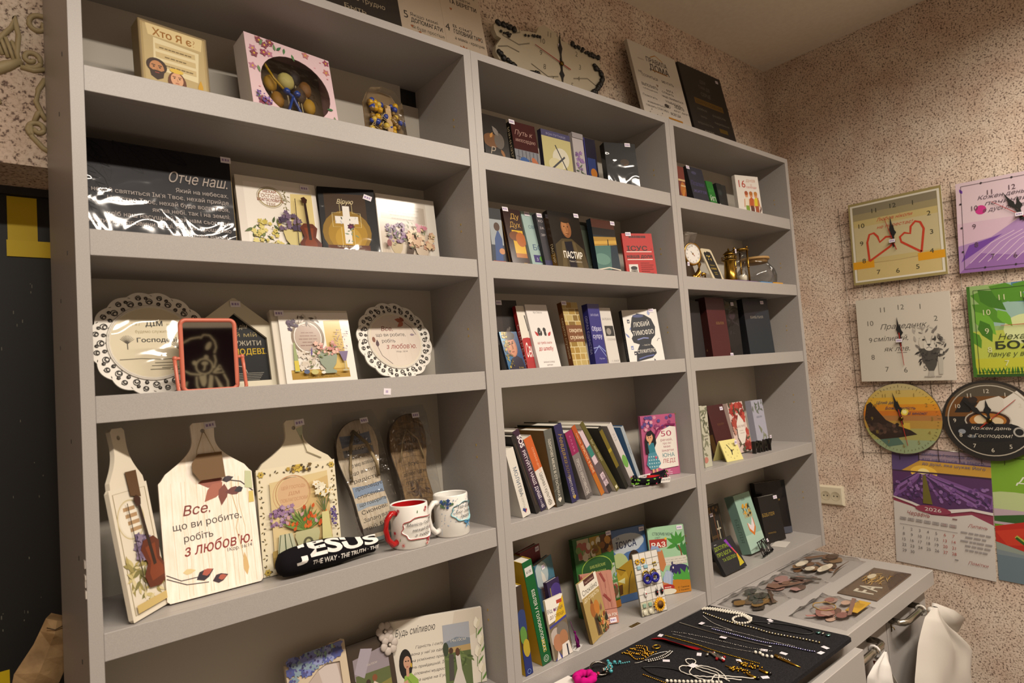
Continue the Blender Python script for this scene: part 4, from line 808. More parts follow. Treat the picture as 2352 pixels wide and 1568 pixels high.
def art_blue(a):
    a.r(.2, .02, .62, .17, '7fb0cc'); a.r(.2, .18, .62, .02, '5a94b8')
    g = random.Random(5)
    for i in range(80): a.e(g.uniform(.2, .8), g.uniform(.24, .96), .012, .012, ['8aa6c8', 'a9bcd4'][i % 2], n=6)
    a.scat(16, .2, .36, .74, .94, .05, ['3f66a8', '6a94c4', '2f4f8a', '5a7a58'], 'fl', 3)
    P = [(.55 + .21*(1+.06*math.sin(8*t))*math.cos(t), .6 + .25*(1+.06*math.sin(8*t))*math.sin(t)) for t in [6.2832*i/40 for i in range(40)]]
    a.p(P, '9ccbd0'); a.l(P, .012, '4f8ea0', True); a.t(.55, .7, .1, 'Не бійся,', '1c2c3c', sh=.25, w=.26); a.t(.55, .58, .1, 'Бог завжди', '1c2c3c', w=.3); a.t(.55, .46, .1, 'поруч!', '1c2c3c', sh=.25, w=.2)
    for s in (-1, 1): a.leaf(.55, .3, (.35 if s > 0 else 2.8), .14, .08, '3d82b0'); a.leaf(.55, .3, -1.57 + s*.5, .16, .04, '4a90bc')
    a.e(.55, .3, .025, .025, '2f6f9c')
mug(.4925, .037, math.radians(14), .0355, .079, 'efece6/g', 'b01a1c/g', 'b01a1c/g', 'white mug with red flowers, red inside and a red handle', art_red)
mug(.5895, .040, math.radians(8), .0345, .08, 'efece6/g', 'efece6/g', 'efece6/g', 'white mug with blue dots, a blue bow and a white handle', art_blue)
# rolled bandana
r = thing('bandana', 'black bandana with large white lettering, rolled up on the shelf edge beside the red mug', 'bandana', Matrix.Translation((.243, .005, SZ[4])) @ Matrix.Rotation(math.radians(3.5), 4, 'Z'))
m = MB(); n, k = 26, 20; L = .182; vs = []; g = random.Random(8)
def roll(t, q):
    # t along, q around 0..1
    rr = (.0165 + .0085*math.sin(3.1416*min(1, t*1.15)**.8)) * (1 if 0 < t < 1 else .55); rr *= 1 + .07*math.sin(9*q*6.28+7*t) * (t < .35) + .025*math.sin(14*t)
    an = 6.2832*q; return (L*t, .027 - rr*.92*math.cos(an), max(.0006, .0235 + .003*math.sin(5*t) + rr*math.sin(an)*.95))
for i in range(n+1):
    for j in range(k): vs.append(roll(i/n, j/k))
m.add(vs, [(i*k+j, i*k+(j+1) % k, (i+1)*k+(j+1) % k, (i+1)*k+j) for i in range(n) for j in range(k)] + [tuple(range(k))[::-1], tuple(n*k+j for j in range(k))], '161417/v', True); m.build('cloth', r)
def bend_text(mb, txt, t0, t1, q0, q1, b, col):
    vs, fs = text_mesh(txt, b); x0 = min(v[0] for v in vs); x1 = max(v[0] for v in vs)
    pts = []
    for x, y in vs:
        t = t0 + (t1-t0)*(x-x0)/(x1-x0); q = q0 + (q1-q0)*(y/.73); X, Y, Z = roll(max(.01, min(.985, t)), q); pts.append((X, Y - .0008*math.cos(6.28*q), Z + .0008*math.sin(6.28*q) + .0003))
    mb.add(pts, fs, col)
m = MB(); bend_text(m, 'JESUS', .13, .99, .03, .215, .05, 'e9e5e0'); bend_text(m, 'THE WAY · THE TRUTH · THE', .28, .985, -.075, -.012, .03, 'e9e5e0'); m.build('print', r)

# ================================================================ left unit, bottom row
p = PS['frame1']; w = .114; h = .147; r = thing('photo_frame', 'wooden photo frame with a blue flower border at the bottom left', 'photo frame', POSE((.283, .11, .7888, w, h, 14, 0, 0)), 'photo frames on the lowest shelf')
hole = [(.014, .012), (w-.014, .012), (w-.014, h-.034), (w*.66, h-.03), (w*.5, h-.036), (w*.36, h-.048), (.024, h-.062), (.014, h-.07)]
m = MB(); out = [(0, 0), (w, 0), (w, h)] + [(w - w*i/16, h - .004*i/16 + .004*abs(math.sin(i*1.9)) - .010*(i/16)**2) for i in range(1, 17)]; m.prism(out, 0, .009, 'c3b29a', [hole]); m.build('frame', r)
m = MB(); a = Art(m, (0, -.002, 0), (w, 0, 0), (0, 0, h)); g = random.Random(6)
for i in range(74):
    x, y = g.uniform(.05, .93), g.uniform(0, 1); y = (.70 + .19*x) + y*(.24 - .08*x); a.k = 4 + i % 12; a.fl(x, y, g.uniform(.04, .08), g.choice(['565fa0', '6f78b4', '444c8a', '8790bc', '7a8f9c']), g.choice(['4a4478', None]), 6, g.random()*6)
a.scat(8, .5, .8, .9, .99, .05, ['8fae94', '7d9c88'], 'leaf', 2); m.build('flower_border', r)
m = MB(); m.box(.012, w-.012, .004, .006, .01, h-.03, 'b3a49c/g'); a = Art(m, (.012, .004, .01), (w-.024, 0, 0), (0, 0, h-.04)); a.p([(.5, 1), (.9, 1), (1, .5), (.7, .2)], 'c3b8b4/g'); a.p([(0, .0), (1, 0), (1, .2), (0, .4)], '9a8a7c/g'); m.build('picture', r)
p = PS['frame2']; w = .094; h = .133; r = thing('photo_frame', 'clear acrylic photo frame with white flowers on its corner', 'photo frame', POSE((.398, .115, .7888, w, h, 12, 0, 0)), 'photo frames on the lowest shelf')
m = MB(); m.rbox(0, w, 0, .006, 0, h, '3a2f28/g', .001); a = Art(m, (0, 0, 0), (w, 0, 0), (0, 0, h)); a.fin = 'g'
a.p([(.14, .04), (.88, .04), (.88, .84), (.1, .78)], 'a9a08e'); a.p([(.1, .5), (.88, .5), (.88, .84), (.1, .78)], '8a8088'); a.p([(.12, .3), (.88, .36), (.88, .54), (.12, .56)], '57603c'); a.p([(.12, .04), (.88, .04), (.88, .38), (.12, .3)], '7d7640'); a.p([(.3, .9), (.1, .6), (.3, .5), (.55, .85)], '9c94a0')
a.t(.5, .64, .045, '10x10см', 'b9b0a8'); a.p([(.42, .04), (.62, .04), (.6, .36), (.5, .42), (.44, .36)], 'c9b9a8'); a.e(.52, .46, .04, .045, '7a4a30'); a.p([(.3, .04), (.42, .04), (.42, .36), (.34, .38)], '4a4440'); a.e(.37, .43, .035, .04, '3a2c24'); m.build('picture', r)
m = MB()
for cx, cz, s in ((w*.86, h*1.02, 1.1), (w*.92, h*.82, 1.15)):
    for i in range(6): t = i*1.047 + cx*50; m.ball((cx + .010*s*math.cos(t), -.004, cz + .010*s*math.sin(t)), .0072*s, 'b9aea6', 8, 5, (1, .4, 1))
    m.ball((cx, -.007, cz), .003, 'cfc6ba')
m.build('white_flowers', r)
def art_brave(a):
    a.r(0, 0, 1, 1, 'dfd8cb'); a.p([(.62, .55), (1, .7), (1, 1), (.7, 1)], 'd3c9ba'); a.t(.27, .8, .13, 'Будь сміливою', '2a2624', sh=.3, w=.42, rot=.03)
    for i, s in enumerate(['Гідність і силу', 'вона у неї за одежу,', 'вона усміхнено привітала', 'день прийдешній. Її уста', 'сповнені мудрості,', 'наука щира на її устах.', '', 'Приповісті 31:25-26']): a.t(.41, .6 - i*.085, .05, s or ' ', '2a2624', sh=.3, w=.02*len(s) if s else None)
    a.e(.15, .42, .09, .2, '1a1414'); a.e(.165, .44, .05, .085, 'c99a80'); a.p([(.1, .5), (.14, .6), (.2, .56), (.21, .48), (.17, .55)], '1a1414'); a.p([(.1, .0), (.28, .0), (.27, .2), (.2, .3), (.13, .27)], '8db04a'); a.p([(.15, .36), (.18, .36), (.18, .26), (.15, .26)], 'c99a80'); a.p([(.12, .2), (.16, .22), (.18, .1), (.15, .02), (.11, .08)], 'c99a80'); a.l([(.16, .24), (.22, .12), (.23, .0)], .01, '6c8a34'); a.e(.205, .4, .012, .03, 'c9a83c')
    for s in (-1, 1): a.e(.165 + s*.013, .46, .012, .008, '2a1a14', n=8)
    a.l([(.155, .385), (.175, .385)], .012, 'a04a44')
    a.r(.56, .0, .29, .84, '9aa0a0'); a.r(.56, .5, .29, .34, 'a6aab4'); a.p([(.56, .5), (.85, .5), (.85, .62), (.7, .66), (.56, .6)], '7d8896'); a.p([(.56, .44), (.85, .46), (.85, .54), (.56, .53)], 'b59a68'); a.p([(.56, 0), (.85, 0), (.85, .46), (.56, .46)], '5a6a40'); a.scat(30, .58, .84, .3, .44, .05, ['46582e', '6a7c48'], 'leaf', 3); a.e(.58, .52, .04, .09, '3a4634'); a.t(.72, .6, .06, '14x10см', 'd8d4cc')
    a.p([(.60, .1), (.65, .1), (.66, .44), (.61, .44)], '4a4644'); a.e(.635, .49, .03, .04, '4a3428'); a.p([(.62, .0), (.78, .0), (.74, .22), (.73, .42), (.68, .42), (.69, .24)], 'cdc6bf'); a.e(.705, .46, .03, .055, '5c3c2c')
    for x, y in ((.93, .78), (.96, .55), (.92, .4), (.95, .18)):
        a.leaf(x, y-.06, 1.57, .17, .09, 'efe9d8'); a.leaf(x, y-.06, 1.2, .16, .05, 'dcd5bc'); a.l([(x, y-.05), (x-.01, y-.18)], .008, '6a8a44'); a.leaf(x, y-.15, .9, .14, .03, '5f8a3c')
p = PS['frame3']; r = thing('photo_frame', 'white photo frame with a green-dressed girl, handwriting and a wedding picture', 'photo frame', POSE((.489, .139, .7888, .207, .147, 3, -25, 0)), 'photo frames on the lowest shelf')
m = MB(); m.rbox(0, .19, 0, .009, 0, .147, 'e4ddd0', .001); a = Art(m, (0, 0, 0), (.19, 0, 0), (0, 0, .147)); art_brave(a); m.build('frame', r)

# ================================================================ middle unit, top row of books
V = -1.5708
def P_(k, **o):
    p = list(PS[k])
    for n, v in o.items(): p['x y z w h lean yaw roll'.split().index(n)] = v
    return tuple(p)
def person_bust(a, x, y, s, skin, hair, coat):
    a.p([(x-.9*s/a.a, y-1.6*s), (x-.75*s/a.a, y-.75*s), (x, y-.5*s), (x+.75*s/a.a, y-.75*s), (x+.9*s/a.a, y-1.6*s)], coat); a.e(x, y, .34*s, .46*s, skin); a.e(x, y+.32*s, .36*s, .22*s, hair)
def art_m1a(a): a.e(.3, .5, .2, .14, '6b4522'); a.e(.62, .52, .12, .16, '5c554e'); a.leaf(.6, .62, 2.2, .22, .12, '77706a'); a.leaf(.25, .55, 1, .14, .07, 'b07c3c'); a.leaf(.65, .36, 5.2, .2, .08, '8a5c2c'); a.t(.3, .24, .2, 'Р', 'a89a88', sh=.3)
book(P_('m1a'), .016, '14110f/g', art_m1a, 'dark book with a shadowy face, first on the top middle shelf', lambda a: a.t(.7, .5, .065, 'ЕНДЕННЕЙ', 'b9a98c', rot=1.5708, b=.02, L=0.8))
book(P_('m1b', x=.846, y=.052), .022, '3c1216/g', lambda a: (a.r(0, 0, 1, .44, '7d8088'), [a.l([(.1+.16*i, .04), (.16+.15*i, .43)], .012, '3a3a44') for i in range(6)], a.l([(.05, .3), (.5, .26), (.95, .2)], .01, '3a3a44'), a.e(.35, .2, .12, .1, '3a5c94'), a.e(.8, .2, .07, .14, 'b06a4a', .5), a.t(.46, .74, .14, 'Путь к', 'a98a80', sh=.35, w=.7), a.t(.5, .6, .11, 'милосердию', 'a98a80', sh=.35, w=.8)), 'maroon and blue book with cursive title on the top middle shelf', lambda a: (a.r(0, 0, 1, 1, '100e0d/g'), a.t(.7, .5, .065, 'ЕНДЕННЕЙ', 'c2b290', rot=1.5708, b=.02, L=0.8)), tag=(-.06, .93))
book(P_('m1c', w=.1), .013, 'b3aa72', lambda a: (a.r(0, .87, 1, .13, '2c2858'), a.t(.5, .9, .07, 'РОН ПУТНАМ', '8a88a8', w=.66), a.e(.6, .45, .24, .22, 'c8c4b0', .4), a.e(.4, .3, .2, .14, 'c2bb94'), a.l([(.44, .72), (.84, .12)], .028, '23242c'), a.l([(.2, .16), (.42, .3), (.74, .5)], .04, '2c2d36')), 'pale yellow book with a dark cross and navy band', lambda a: a.r(0, 0, 1, 1, '1c1a34'))
book(P_('m1d', w=.04), .012, 'a9a2a4', lambda a: (a.scat(16, .15, .85, .3, .65, .04, ['6a4a80', '84649a'], 'fl', 3), a.scat(10, .2, .8, .1, .4, .04, ['5a6a4a', '44543a'], 'leaf', 3), a.r(0, .9, 1, .1, '8c8688')), 'narrow pale book with lavender flowers')
book(P_('m1e', w=.044), .02, '12142c/g', lambda a: (a.r(.15, .1, .7, .5, '26386e'), a.e(.6, .3, .09, .1, 'a86a2c'), a.r(0, 0, .08, 1, '3a3a7a')), 'dark blue book beside the glossy black book', lambda a: a.r(0, 0, 1, 1, '2a2670/g'))
book(P_('m1f', x=1.192, w=.098, yaw=-20, lean=5, y=.072), .024, '0d0c0c/w', lambda a: (a.e(.6, .62, .1, .06, '3a2a18/w'), a.l([(.55, .55), (.7, .58)], .02, '5c4020/w')), 'glossy black book reflecting the lamp, last on the top middle shelf', tag=(.66, .93), pg='8a857c')
# ---- second row
book(P_('m2a', w=.036), .01, '9aa0a4', lambda a: (a.r(0, .82, 1, .18, '1a1c22'), a.r(0, .0, 1, .4, '3a4250'), a.p([(.2, .1), (.8, .08), (.9, .5), (.6, .66), (.3, .5)], '3d5484'), a.e(.55, .7, .06, .07, '4a3426'), a.e(.8, .3, .06, .05, 'c08a64'), a.r(0, 0, 1, .14, 'b0502c'), a.t(.5, .04, .1, 'Пасти', 'd89a5c', w=.8, sh=.2)), 'photo book with a person in a blue jacket, at the left of the row')
book(P_('m2b', w=.054), .017, '2f1712/g', lambda a: (a.t(.62, .84, .12, 'Ду', 'c29a4c', w=.5), a.t(.56, .7, .12, 'Дух', 'c29a4c', w=.6), a.r(.3, .2, .62, .45, 'd0a41c'), a.e(.45, .55, .12, .08, '6f3c10'), a.e(.75, .5, .1, .12, 'a85a14'), a.r(.3, .2, .62, .07, 'a8641a'), a.t(.55, .03, .12, 'и  Т', 'd2a63c', w=.6)), 'dark brown book with a golden picture', lambda a: a.l([(.5, .1), (.5, .8)], .01, 'a8843c'), tag=(.0, .95))
book(P_('m2c', w=.05, y=.068), .012, '96aeaa', lambda a: (a.t(.6, .72, .075, 'СВЯТ', '2e4a6a', w=.6), a.t(.6, .36, .13, 'БО', '24406c', w=.62), a.r(.2, .16, .8, .12, '32246a'), a.e(.7, .22, .05, .05, '5a9a3c'), a.t(.4, .19, .06, 'З', 'c8c8d8')), 'pale teal book with navy lettering and a purple band', tag=(.2, .93))
book(P_('m2d', w=.024), .014, '26232b', lambda a: (a.t(.5, .85, .055, 'КО', 'b8aeb0', w=.6), a.t(.5, .73, .055, 'ЗА', 'b8aeb0', w=.6), a.t(.5, .61, .055, 'ЗР', 'b8aeb0', w=.6), a.r(0, 0, 1, .2, '2c2a52')), 'thin dark book with small stacked letters, left of the coated man', tag=(.1, .93))
def art_pastor(a):
    a.r(0, 0, 1, .98, '1b1714/g'); a.p([(0, 0), (.06, .44), (.3, .55), (.62, .56), (.94, .4), (1, 0)], '4a3f2a'); a.p([(.4, .0), (.36, .5), (.6, .52), (.62, 0)], '1a1a24'); a.p([(.28, .5), (.36, .52), (.3, .0), (.14, .0)], '5f5238'); a.p([(.62, .52), (.7, .5), (.84, .0), (.66, .0)], '5f5238')
    a.e(.5, .73, .11, .16, '8a5a38'); a.e(.46, .74, .06, .13, 'a8734a'); a.e(.5, .87, .11, .05, '2a1c12')
    for s in (-1, 1): a.e(.5+s*.055, .76, .014, .01, '2a1810', n=8)
    a.l([(.5, .75), (.52, .69), (.49, .68)], .01, '6a4026'); a.l([(.45, .64), (.56, .64)], .01, '5a3020'); a.t(.56, .235, .15, 'ПАСТИР', 'ece6da', w=.6, b=.03); a.t(.6, .17, .04, 'Павел Савенко', 'c9c0ae', w=.4); a.e(.55, .01, .04, .02, 'c08a3c')
book(P_('m2e'), .016, '1b1714/g', art_pastor, 'dark book showing a man in an olive coat, white title', lambda a: (a.r(0, 0, 1, .9, '3c2c1a/g'), a.r(0, 0, 1, .3, '7d5c1c/g'), a.t(.32, .3, .065, 'ПАСТИР', 'd8c89c', rot=V, b=.02, L=0.3)), tag=(.84, .94))
book(P_('m2f', w=.04, y=.085), .014, '4c5648', lambda a: (a.t(.7, .25, .09, 'ВО', '9aa294', w=.4), a.t(.6, .12, .12, 'БО', '8a9284', w=.6), a.r(0, .85, 1, .15, '34382e')), 'grey-green book half hidden between the coated man and the seascape book')
book(P_('m2g', w=.09), .016, '1d2a34/g', lambda a: (a.r(0, .72, 1, .28, '161a1e/g'), a.r(0, .85, 1, .15, '4a2a22/g'), a.p([(0, .5), (1, .58), (1, .72), (0, .68)], 'a8843c'), a.p([(0, .55), (1, .6), (1, .66), (0, .6)], 'c9a24c'), a.p([(0, .1), (.6, .1), (.7, .56), (0, .52)], '46706c'), a.e(.25, .3, .2, .1, '5f8a80'), a.p([(.6, .1), (1, .1), (1, .56), (.7, .56)], '1c3444'), a.r(0, 0, 1, .12, '6b3420'), a.p([(0, .1), (.5, .15), (1, .12), (1, .14), (.5, .17), (0, .12)], 'd8d0c0'), a.t(.5, .035, .07, 'По ту сторону', 'e6d8a8', w=.86, b=.02), a.l([(.6, .55), (.62, .66)], .02, '10141c')), 'book with a stormy sunset sea on its cover', tag=(.85, .93))
def art_red(a):
    a.lines(.5, .9, .8, 1, .1, .05, '4a1410'); a.t(.53, .62, .14, 'ІСУС -', '1c1210', w=.84, b=.03); a.r(.08, .585, .84, .018, 'e6d8d0'); a.t(.5, .46, .11, 'наша доля', '1c1210', w=.84, b=.03); a.r(.08, .415, .84, .018, 'e6d8d0'); a.r(.1, .06, .3, .26, 'd8d4cc'); a.e(.26, .16, .08, .11, '8a847c'); a.e(.26, .24, .08, .04, '2a2624'); a.p([(.1, .06), (.4, .06), (.36, .1), (.15, .1)], '26221f'); a.lines(.5, .34, .42, 6, .045, .014, '7d1c16', 'l', seed=4)
    a.l([(.22, .17), (.3, .17)], .008, '2a2624')
book(P_('m2h', x=1.236, w=.096, yaw=-20, lean=6, y=.072), .008, 'b3221c', art_red, 'bright red booklet with black title and two white bars', tag=(.12, .94))
# ---- third row
book(P_('m3a', x=.785, w=.07), .02, '1c1513', lambda a: (a.r(.0, .5, .3, .5, '2c2220'), a.l([(.5, .6), (.35, .5)], .03, '5a524c'), a.l([(.58, .62), (.42, .5)], .03, '5a524c')), 'tall dark brown book behind the blue face booklet', lambda a: a.r(0, 0, 1, 1, '33251d'), tag=(.1, .93))
def art_face(a):
    a.r(0, 0, 1, 1, '1b5a86/g'); a.e(.2, .9, .25, .2, '2a80a8'); a.e(.85, .5, .2, .5, '17406c'); a.p([(.0, .0), (1, 0), (.9, .3), (.6, .4), (.3, .3)], '1c1830'); a.e(.48, .62, .17, .27, '9c6248'); a.e(.52, .6, .11, .22, 'b87c5c'); a.e(.45, .9, .2, .12, '2c1a12')
    a.scat(60, .08, .4, .1, 1, .03, ['8a7a2c', '5c5220', '3a3016', 'a8943c'], 'd', 3); a.e(.42, .68, .025, .015, '1a100c'); a.e(.58, .7, .025, .015, '1a100c'); a.l([(.52, .68), (.56, .56), (.5, .55)], .012, '7a4a34'); a.l([(.46, .48), (.58, .49)], .018, '8a3c38'); a.l([(.38, .72), (.46, .73)], .012, '1a100c'); a.l([(.55, .74), (.63, .74)], .012, '1a100c'); a.t(.7, .06, .05, 'Естер', 'b8984c', sh=.2)
book(P_('m3b', lean=17), .007, '16283c/g', art_face, 'low blue booklet with a veiled woman face, in front of the row')
book(P_('m3c', w=.0255), .012, 'd9d2c6', lambda a: (a.e(.7, .3, .3, .2, 'a8181c'), a.r(.0, .0, 1, .14, 'a01a1c'), a.t(.6, .2, .3, 'Сек', 'e9e2dc', sh=.3, w=.8, b=.01), a.l([(.85, .85), (1, .6)], .02, '26221f')), 'cream and red book with a large white script letter', lambda a: (a.r(0, 0, 1, 1, 'a01a1c'), a.t(.32, .4, .065, 'СЕКРЕТИ', 'e0b8b0', rot=V, L=0.62)))
book(P_('m3d', w=.07), .012, 'dcd6d2', lambda a: (a.t(.5, .86, .04, 'Ярл Пейсти', '6a6460', w=.4), [a.leaf(x, .5, g, .1, .05, c) for x, g, c in ((.36, 1.8, '2a2624'), (.4, 1.2, '2a2624'), (.66, 1.9, '2a2624'), (.6, 1.3, '2a2624'), (.3, 2.2, 'b02424'), (.74, .8, 'b02424'))], a.e(.38, .6, .03, .035, '2a2624'), a.e(.62, .6, .03, .035, '2a2624'), a.t(.5, .38, .055, 'що треба знати', 'b03a34', w=.66, sh=.2), a.t(.5, .28, .085, 'до шлюбу', 'b02c28', w=.66, sh=.2, b=.015), a.t(.5, .09, .03, 'ВИЧЕННЯ ІСПОВІДІ', '8a847e', w=.5), a.t(.5, .045, .03, 'ЦЕРКВИ', '8a847e', w=.26)), 'white book with a pair of red and black birds and red title')
def art_stone(a):
    g = random.Random(3); a.r(0, 0, 1, 1, 'c9b888')
    for j in range(10):
        x = -.1 - (j % 2)*.15
        while x < 1: w = g.uniform(.28, .5); a.r(max(0, x), .01+j*.1, min(1, x+w-.05)-max(0, x), .085, g.choice(['8a6c24', '9c7c30', '7a5c1c', 'a88a44', 'b09a5c'])); x += w
    a.r(0, .38, 1, .26, '6f3f14'); a.t(.55, .53, .09, 'секрети', 'e0cfae', w=.8, b=.01); a.t(.55, .42, .09, 'служіння', 'e0cfae', w=.85, b=.01)
book(P_('m3e', w=.056), .016, '8a5a1c', art_stone, 'brown book with a stone wall cover', lambda a: (a.r(0, 0, 1, 1, '6b3a10'), a.t(.32, .45, .065, 'секрети служіння', 'd8c49c', rot=V, L=0.62)), tag=(.0, .95))
book(P_('m3f', w=.044), .02, '2a2a78/s', lambda a: (a.t(.5, .8, .05, 'ЗАГАЛЬНЕ', 'b0b0d4', w=.7), a.t(.5, .56, .1, 'Образ', 'c4c4e0', w=.8, b=.02), a.t(.5, .44, .1, 'супру', 'c4c4e0', w=.8, b=.02), a.l([(0, .2), (.5, .32), (1, .22)], .02, '7a8ac8'), a.l([(0, .28), (.5, .3), (1, .14)], .012, '9aa8d8'), a.t(.6, .1, .035, 'Руслан', 'b0b0d4')), 'deep blue book with pale light streaks', lambda a: (a.r(0, 0, 1, 1, '24246c/s'), a.t(.32, .5, .065, 'ОБРАЗ ЄДИНСТВА', 'a8a8d0', rot=V, L=0.62)))
book(P_('m3g', w=.045), .014, 'cfcac4', lambda a: (a.t(.5, .78, .055, 'ЗАЛЕЖНІ', '77716c', w=.8), a.r(.2, .5, .75, .18, '2c2a28'), a.e(.5, .58, .06, .06, '8a847e'), a.t(.6, .42, .05, 'СТОСУНКИ', '8a847e', w=.7), a.t(.6, .05, .04, 'Г. СОКОЛ', '77716c', w=.6)), 'pale grey book with a small dark photo', lambda a: (a.r(0, 0, 1, 1, 'b8b2b4'), a.t(.32, .4, .065, 'ЗАЛЕЖНІ СТОСУНКИ', '5a5458', rot=V, L=0.62)))
def art_tim(a):
    a.r(0, 0, 1, 1, 'e4e0da'); g = random.Random(5)
    for i in range(34):
        x, y = g.random(), g.random()
        if abs(x-.52) < .34 and .08 < y < .92 or not (.07 < x < .93 and .05 < y < .95): continue
        k = i % 4; c = g.choice(['2c2c3a', '7a86b8', '4a4a5a', '9aa4cc'])
        if k == 0: a.leaf(x, y, g.random()*6, .13, .04, c)
        elif k == 1: a.r(x, y, .07, .07, c); a.r(x+.015, y+.02, .04, .02, 'e4e0da')
        elif k == 2: a.e(x, y, .03, .04, c); a.r(x-.02, y+.02, .04, .03, c)
        else: a.l([(x, y), (x+.06, y+.05), (x+.1, y+.04)], .008, c)
    a.p([(.2, .02), (.24, .2), (.36, .34), (.2, .38), (.16, .46), (.22, .52), (.17, .6), (.2, .72), (.26, .86), (.42, .93), (.62, .9), (.8, .82), (.88, .66), (.84, .5), (.72, .42), (.68, .34), (.78, .24), (.8, .16), (.66, .08)], '23242e')
    a.e(.44, .88, .12, .03, '4a527c'); a.l([(.32, .43), (.5, .46), (.64, .45)], .022, '7d86b8'); a.l([(.28, .07), (.5, .11), (.72, .13)], .022, '5c669c')
    a.t(.5, .68, .12, 'ЛЮБИЙ', 'e9e4da', w=.46, rot=.06); a.t(.52, .52, .12, 'ТИМОФІЮ', 'e9e4da', w=.6, rot=.06); a.t(.56, .31, .045, '– листи –', 'c8c2b4', rot=.04); a.t(.52, .18, .09, 'СЛУЖИТЕЛЮ', 'e9e4da', w=.5, rot=.05)
book(P_('m3h', x=1.229, w=.112, yaw=-20, y=.083), .016, '1a1a20', art_tim, 'white book with a dark head silhouette and ink pot drawings', lambda a: (a.r(0, 0, 1, 1, '18181e'), a.t(.32, .4, .065, 'ЛЮБИЙ ТИМОФІЮ', '7a7a84', rot=V, L=0.62)), tag=(.76, .94))
# ---- fourth row: books with their spines out
def spine_book(p, dep, col, art, label, cov=None, pg='e2dccf', extra=None, group=None, covart=None):
    w, h = p[3], p[4]; r = thing('book', label, 'book', POSE(p), group); t = .0014; cov = cov or col
    m = MB(); m.box(0, w, 0, t, 0, h, col); m.box(0, t, t, dep, 0, h, cov); m.box(w-t, w, t, dep, 0, h, cov)
    art(Art(m, (0, 0, 0), (w, 0, 0), (0, 0, h)))
    if covart: covart(Art(m, (w, 0, 0), (0, dep, 0), (0, 0, h)))
    m.build('cover', r)
    g = MB(); g.box(t+.0002, w-t-.0002, t+.0002, dep-.003, .002, h-.002, pg); g.build('pages', r)
    if extra: tagpart(r, extra[0], extra[1])
    return r
def vt(a, x, y, sz, s, c, al='l', b=.0, sh=0, w=None):
    v = [p[0] for p in text_mesh(s, b)[0]]; a.t(x, y, sz, s, c, al, b, sh, None, V, L=min((max(v)-min(v))*sz*(w or 1), y - .04))
Y4 = .03
def heart(a, x, y, s, c, c2=None):
    a.p([(x, y-s), (x-.9*s/a.a, y+.1*s), (x-.8*s/a.a, y+.6*s), (x-.3*s/a.a, y+.7*s), (x, y+.35*s), (x+.3*s/a.a, y+.7*s), (x+.8*s/a.a, y+.6*s), (x+.9*s/a.a, y+.1*s)], c)
spine_book(P_('s_white', x=.7555, roll=-13.7, h=.152, y=.018), .12, 'd8d3ca', lambda a: (vt(a, .35, .72, .085, 'МОЛИТВА', '34506c'), vt(a, .4, .45, .05, 'ДУХОВНА БОРОТЬБА', '8a8680', w=.7), heart(a, .5, .08, .035, 'b02c34'), a.p([(.2, .1), (.5, .05), (.6, .1), (.3, .13)], '2c3c7a')), 'white spine book with a small red and blue heart, first of the spines')
spine_book((.798, .022, SZ[4], .0125, .183, 0, 0, -18), .13, '1a1512', lambda a: (a.r(0, .0, 1, .4, '221c1a'), a.l([(.6, .1), (.4, .9)], .01, '4a3428')), 'black book between the white spine and the purple spine')
spine_book(P_('s_sos', x=.8195), .13, '34142e', lambda a: (a.r(0, 0, 1, .3, '23163a'), vt(a, .35, .93, .085, 'SOS', 'ece4e6', b=.04), vt(a, .35, .745, .06, 'РЯТУЙТЕ НАШІ ДУШІ', 'd8ccd4', b=.02, w=.95), vt(a, .38, .25, .04, 'Тетяна Кебко', 'b0a4b4', w=1.6), a.t(.55, .03, .05, 'ES', 'c8c0c8')), 'purple spine book with bold white SOS lettering', 'b5aba2')
spine_book(P_('s_orange', x=.841), .12, 'd6d0c8', lambda a: (a.r(0, .55, 1, .45, 'c25a20'), vt(a, .55, .85, .04, 'СЛУЖІННЯ ЦЕРКВИ', 'e2a884', w=.9), vt(a, .4, .49, .075, 'Церква і культура', '4a4640', w=.9), a.ring(.5, .07, .035, .006, '6a645c', 6), a.t(.5, .055, .04, 'D', '6a645c')), 'orange and white spine book')
spine_book(P_('s_grey', x=.8685), .13, '5c5c56', lambda a: (a.r(0, 0, 1, .35, '46463f'), a.l([(0, .2), (1, .28)], .01, '6d6d64'), vt(a, .35, .88, .055, 'ЗДОРОВІ МЕЖІ В СТОСУНКАХ', 'd0cabc', b=.01, w=.95), heart(a, .5, .08, .035, 'd8d2c6'), vt(a, .4, .3, .03, 'Г. КЛАУД', '77776c')), 'grey spine book with a white heart near its foot', '6a4a1c')
spine_book(P_('s_navy', x=.9165, w=.0245), .13, '231d4e', lambda a: (vt(a, .3, .88, .085, 'Невдаха', '9a7c34', sh=.3, w=1.1), vt(a, .3, .6, .085, 'сезону', '6f5a34', sh=.3, w=1.1), vt(a, .3, .34, .05, 'ТІМОТІ КЕЛЛЕР', 'c8c0b8', w=1.3), heart(a, .5, .06, .03, 'a88a3c')), 'navy spine book with gold script', '1c2420')
spine_book(P_('s_prosto', x=.964), .12, '77706e', lambda a: (a.r(0, .66, 1, .34, '8a1450'), vt(a, .4, .93, .035, 'К Л А Й В', 'c87aa0', w=1.5), vt(a, .3, .58, .07, 'ПРОСТО ХРИСТИЯНСТВО', 'd0c8c2', w=.87), a.r(0, 0, 1, .05, '5a5452')), 'grey spine book with a magenta block on top')
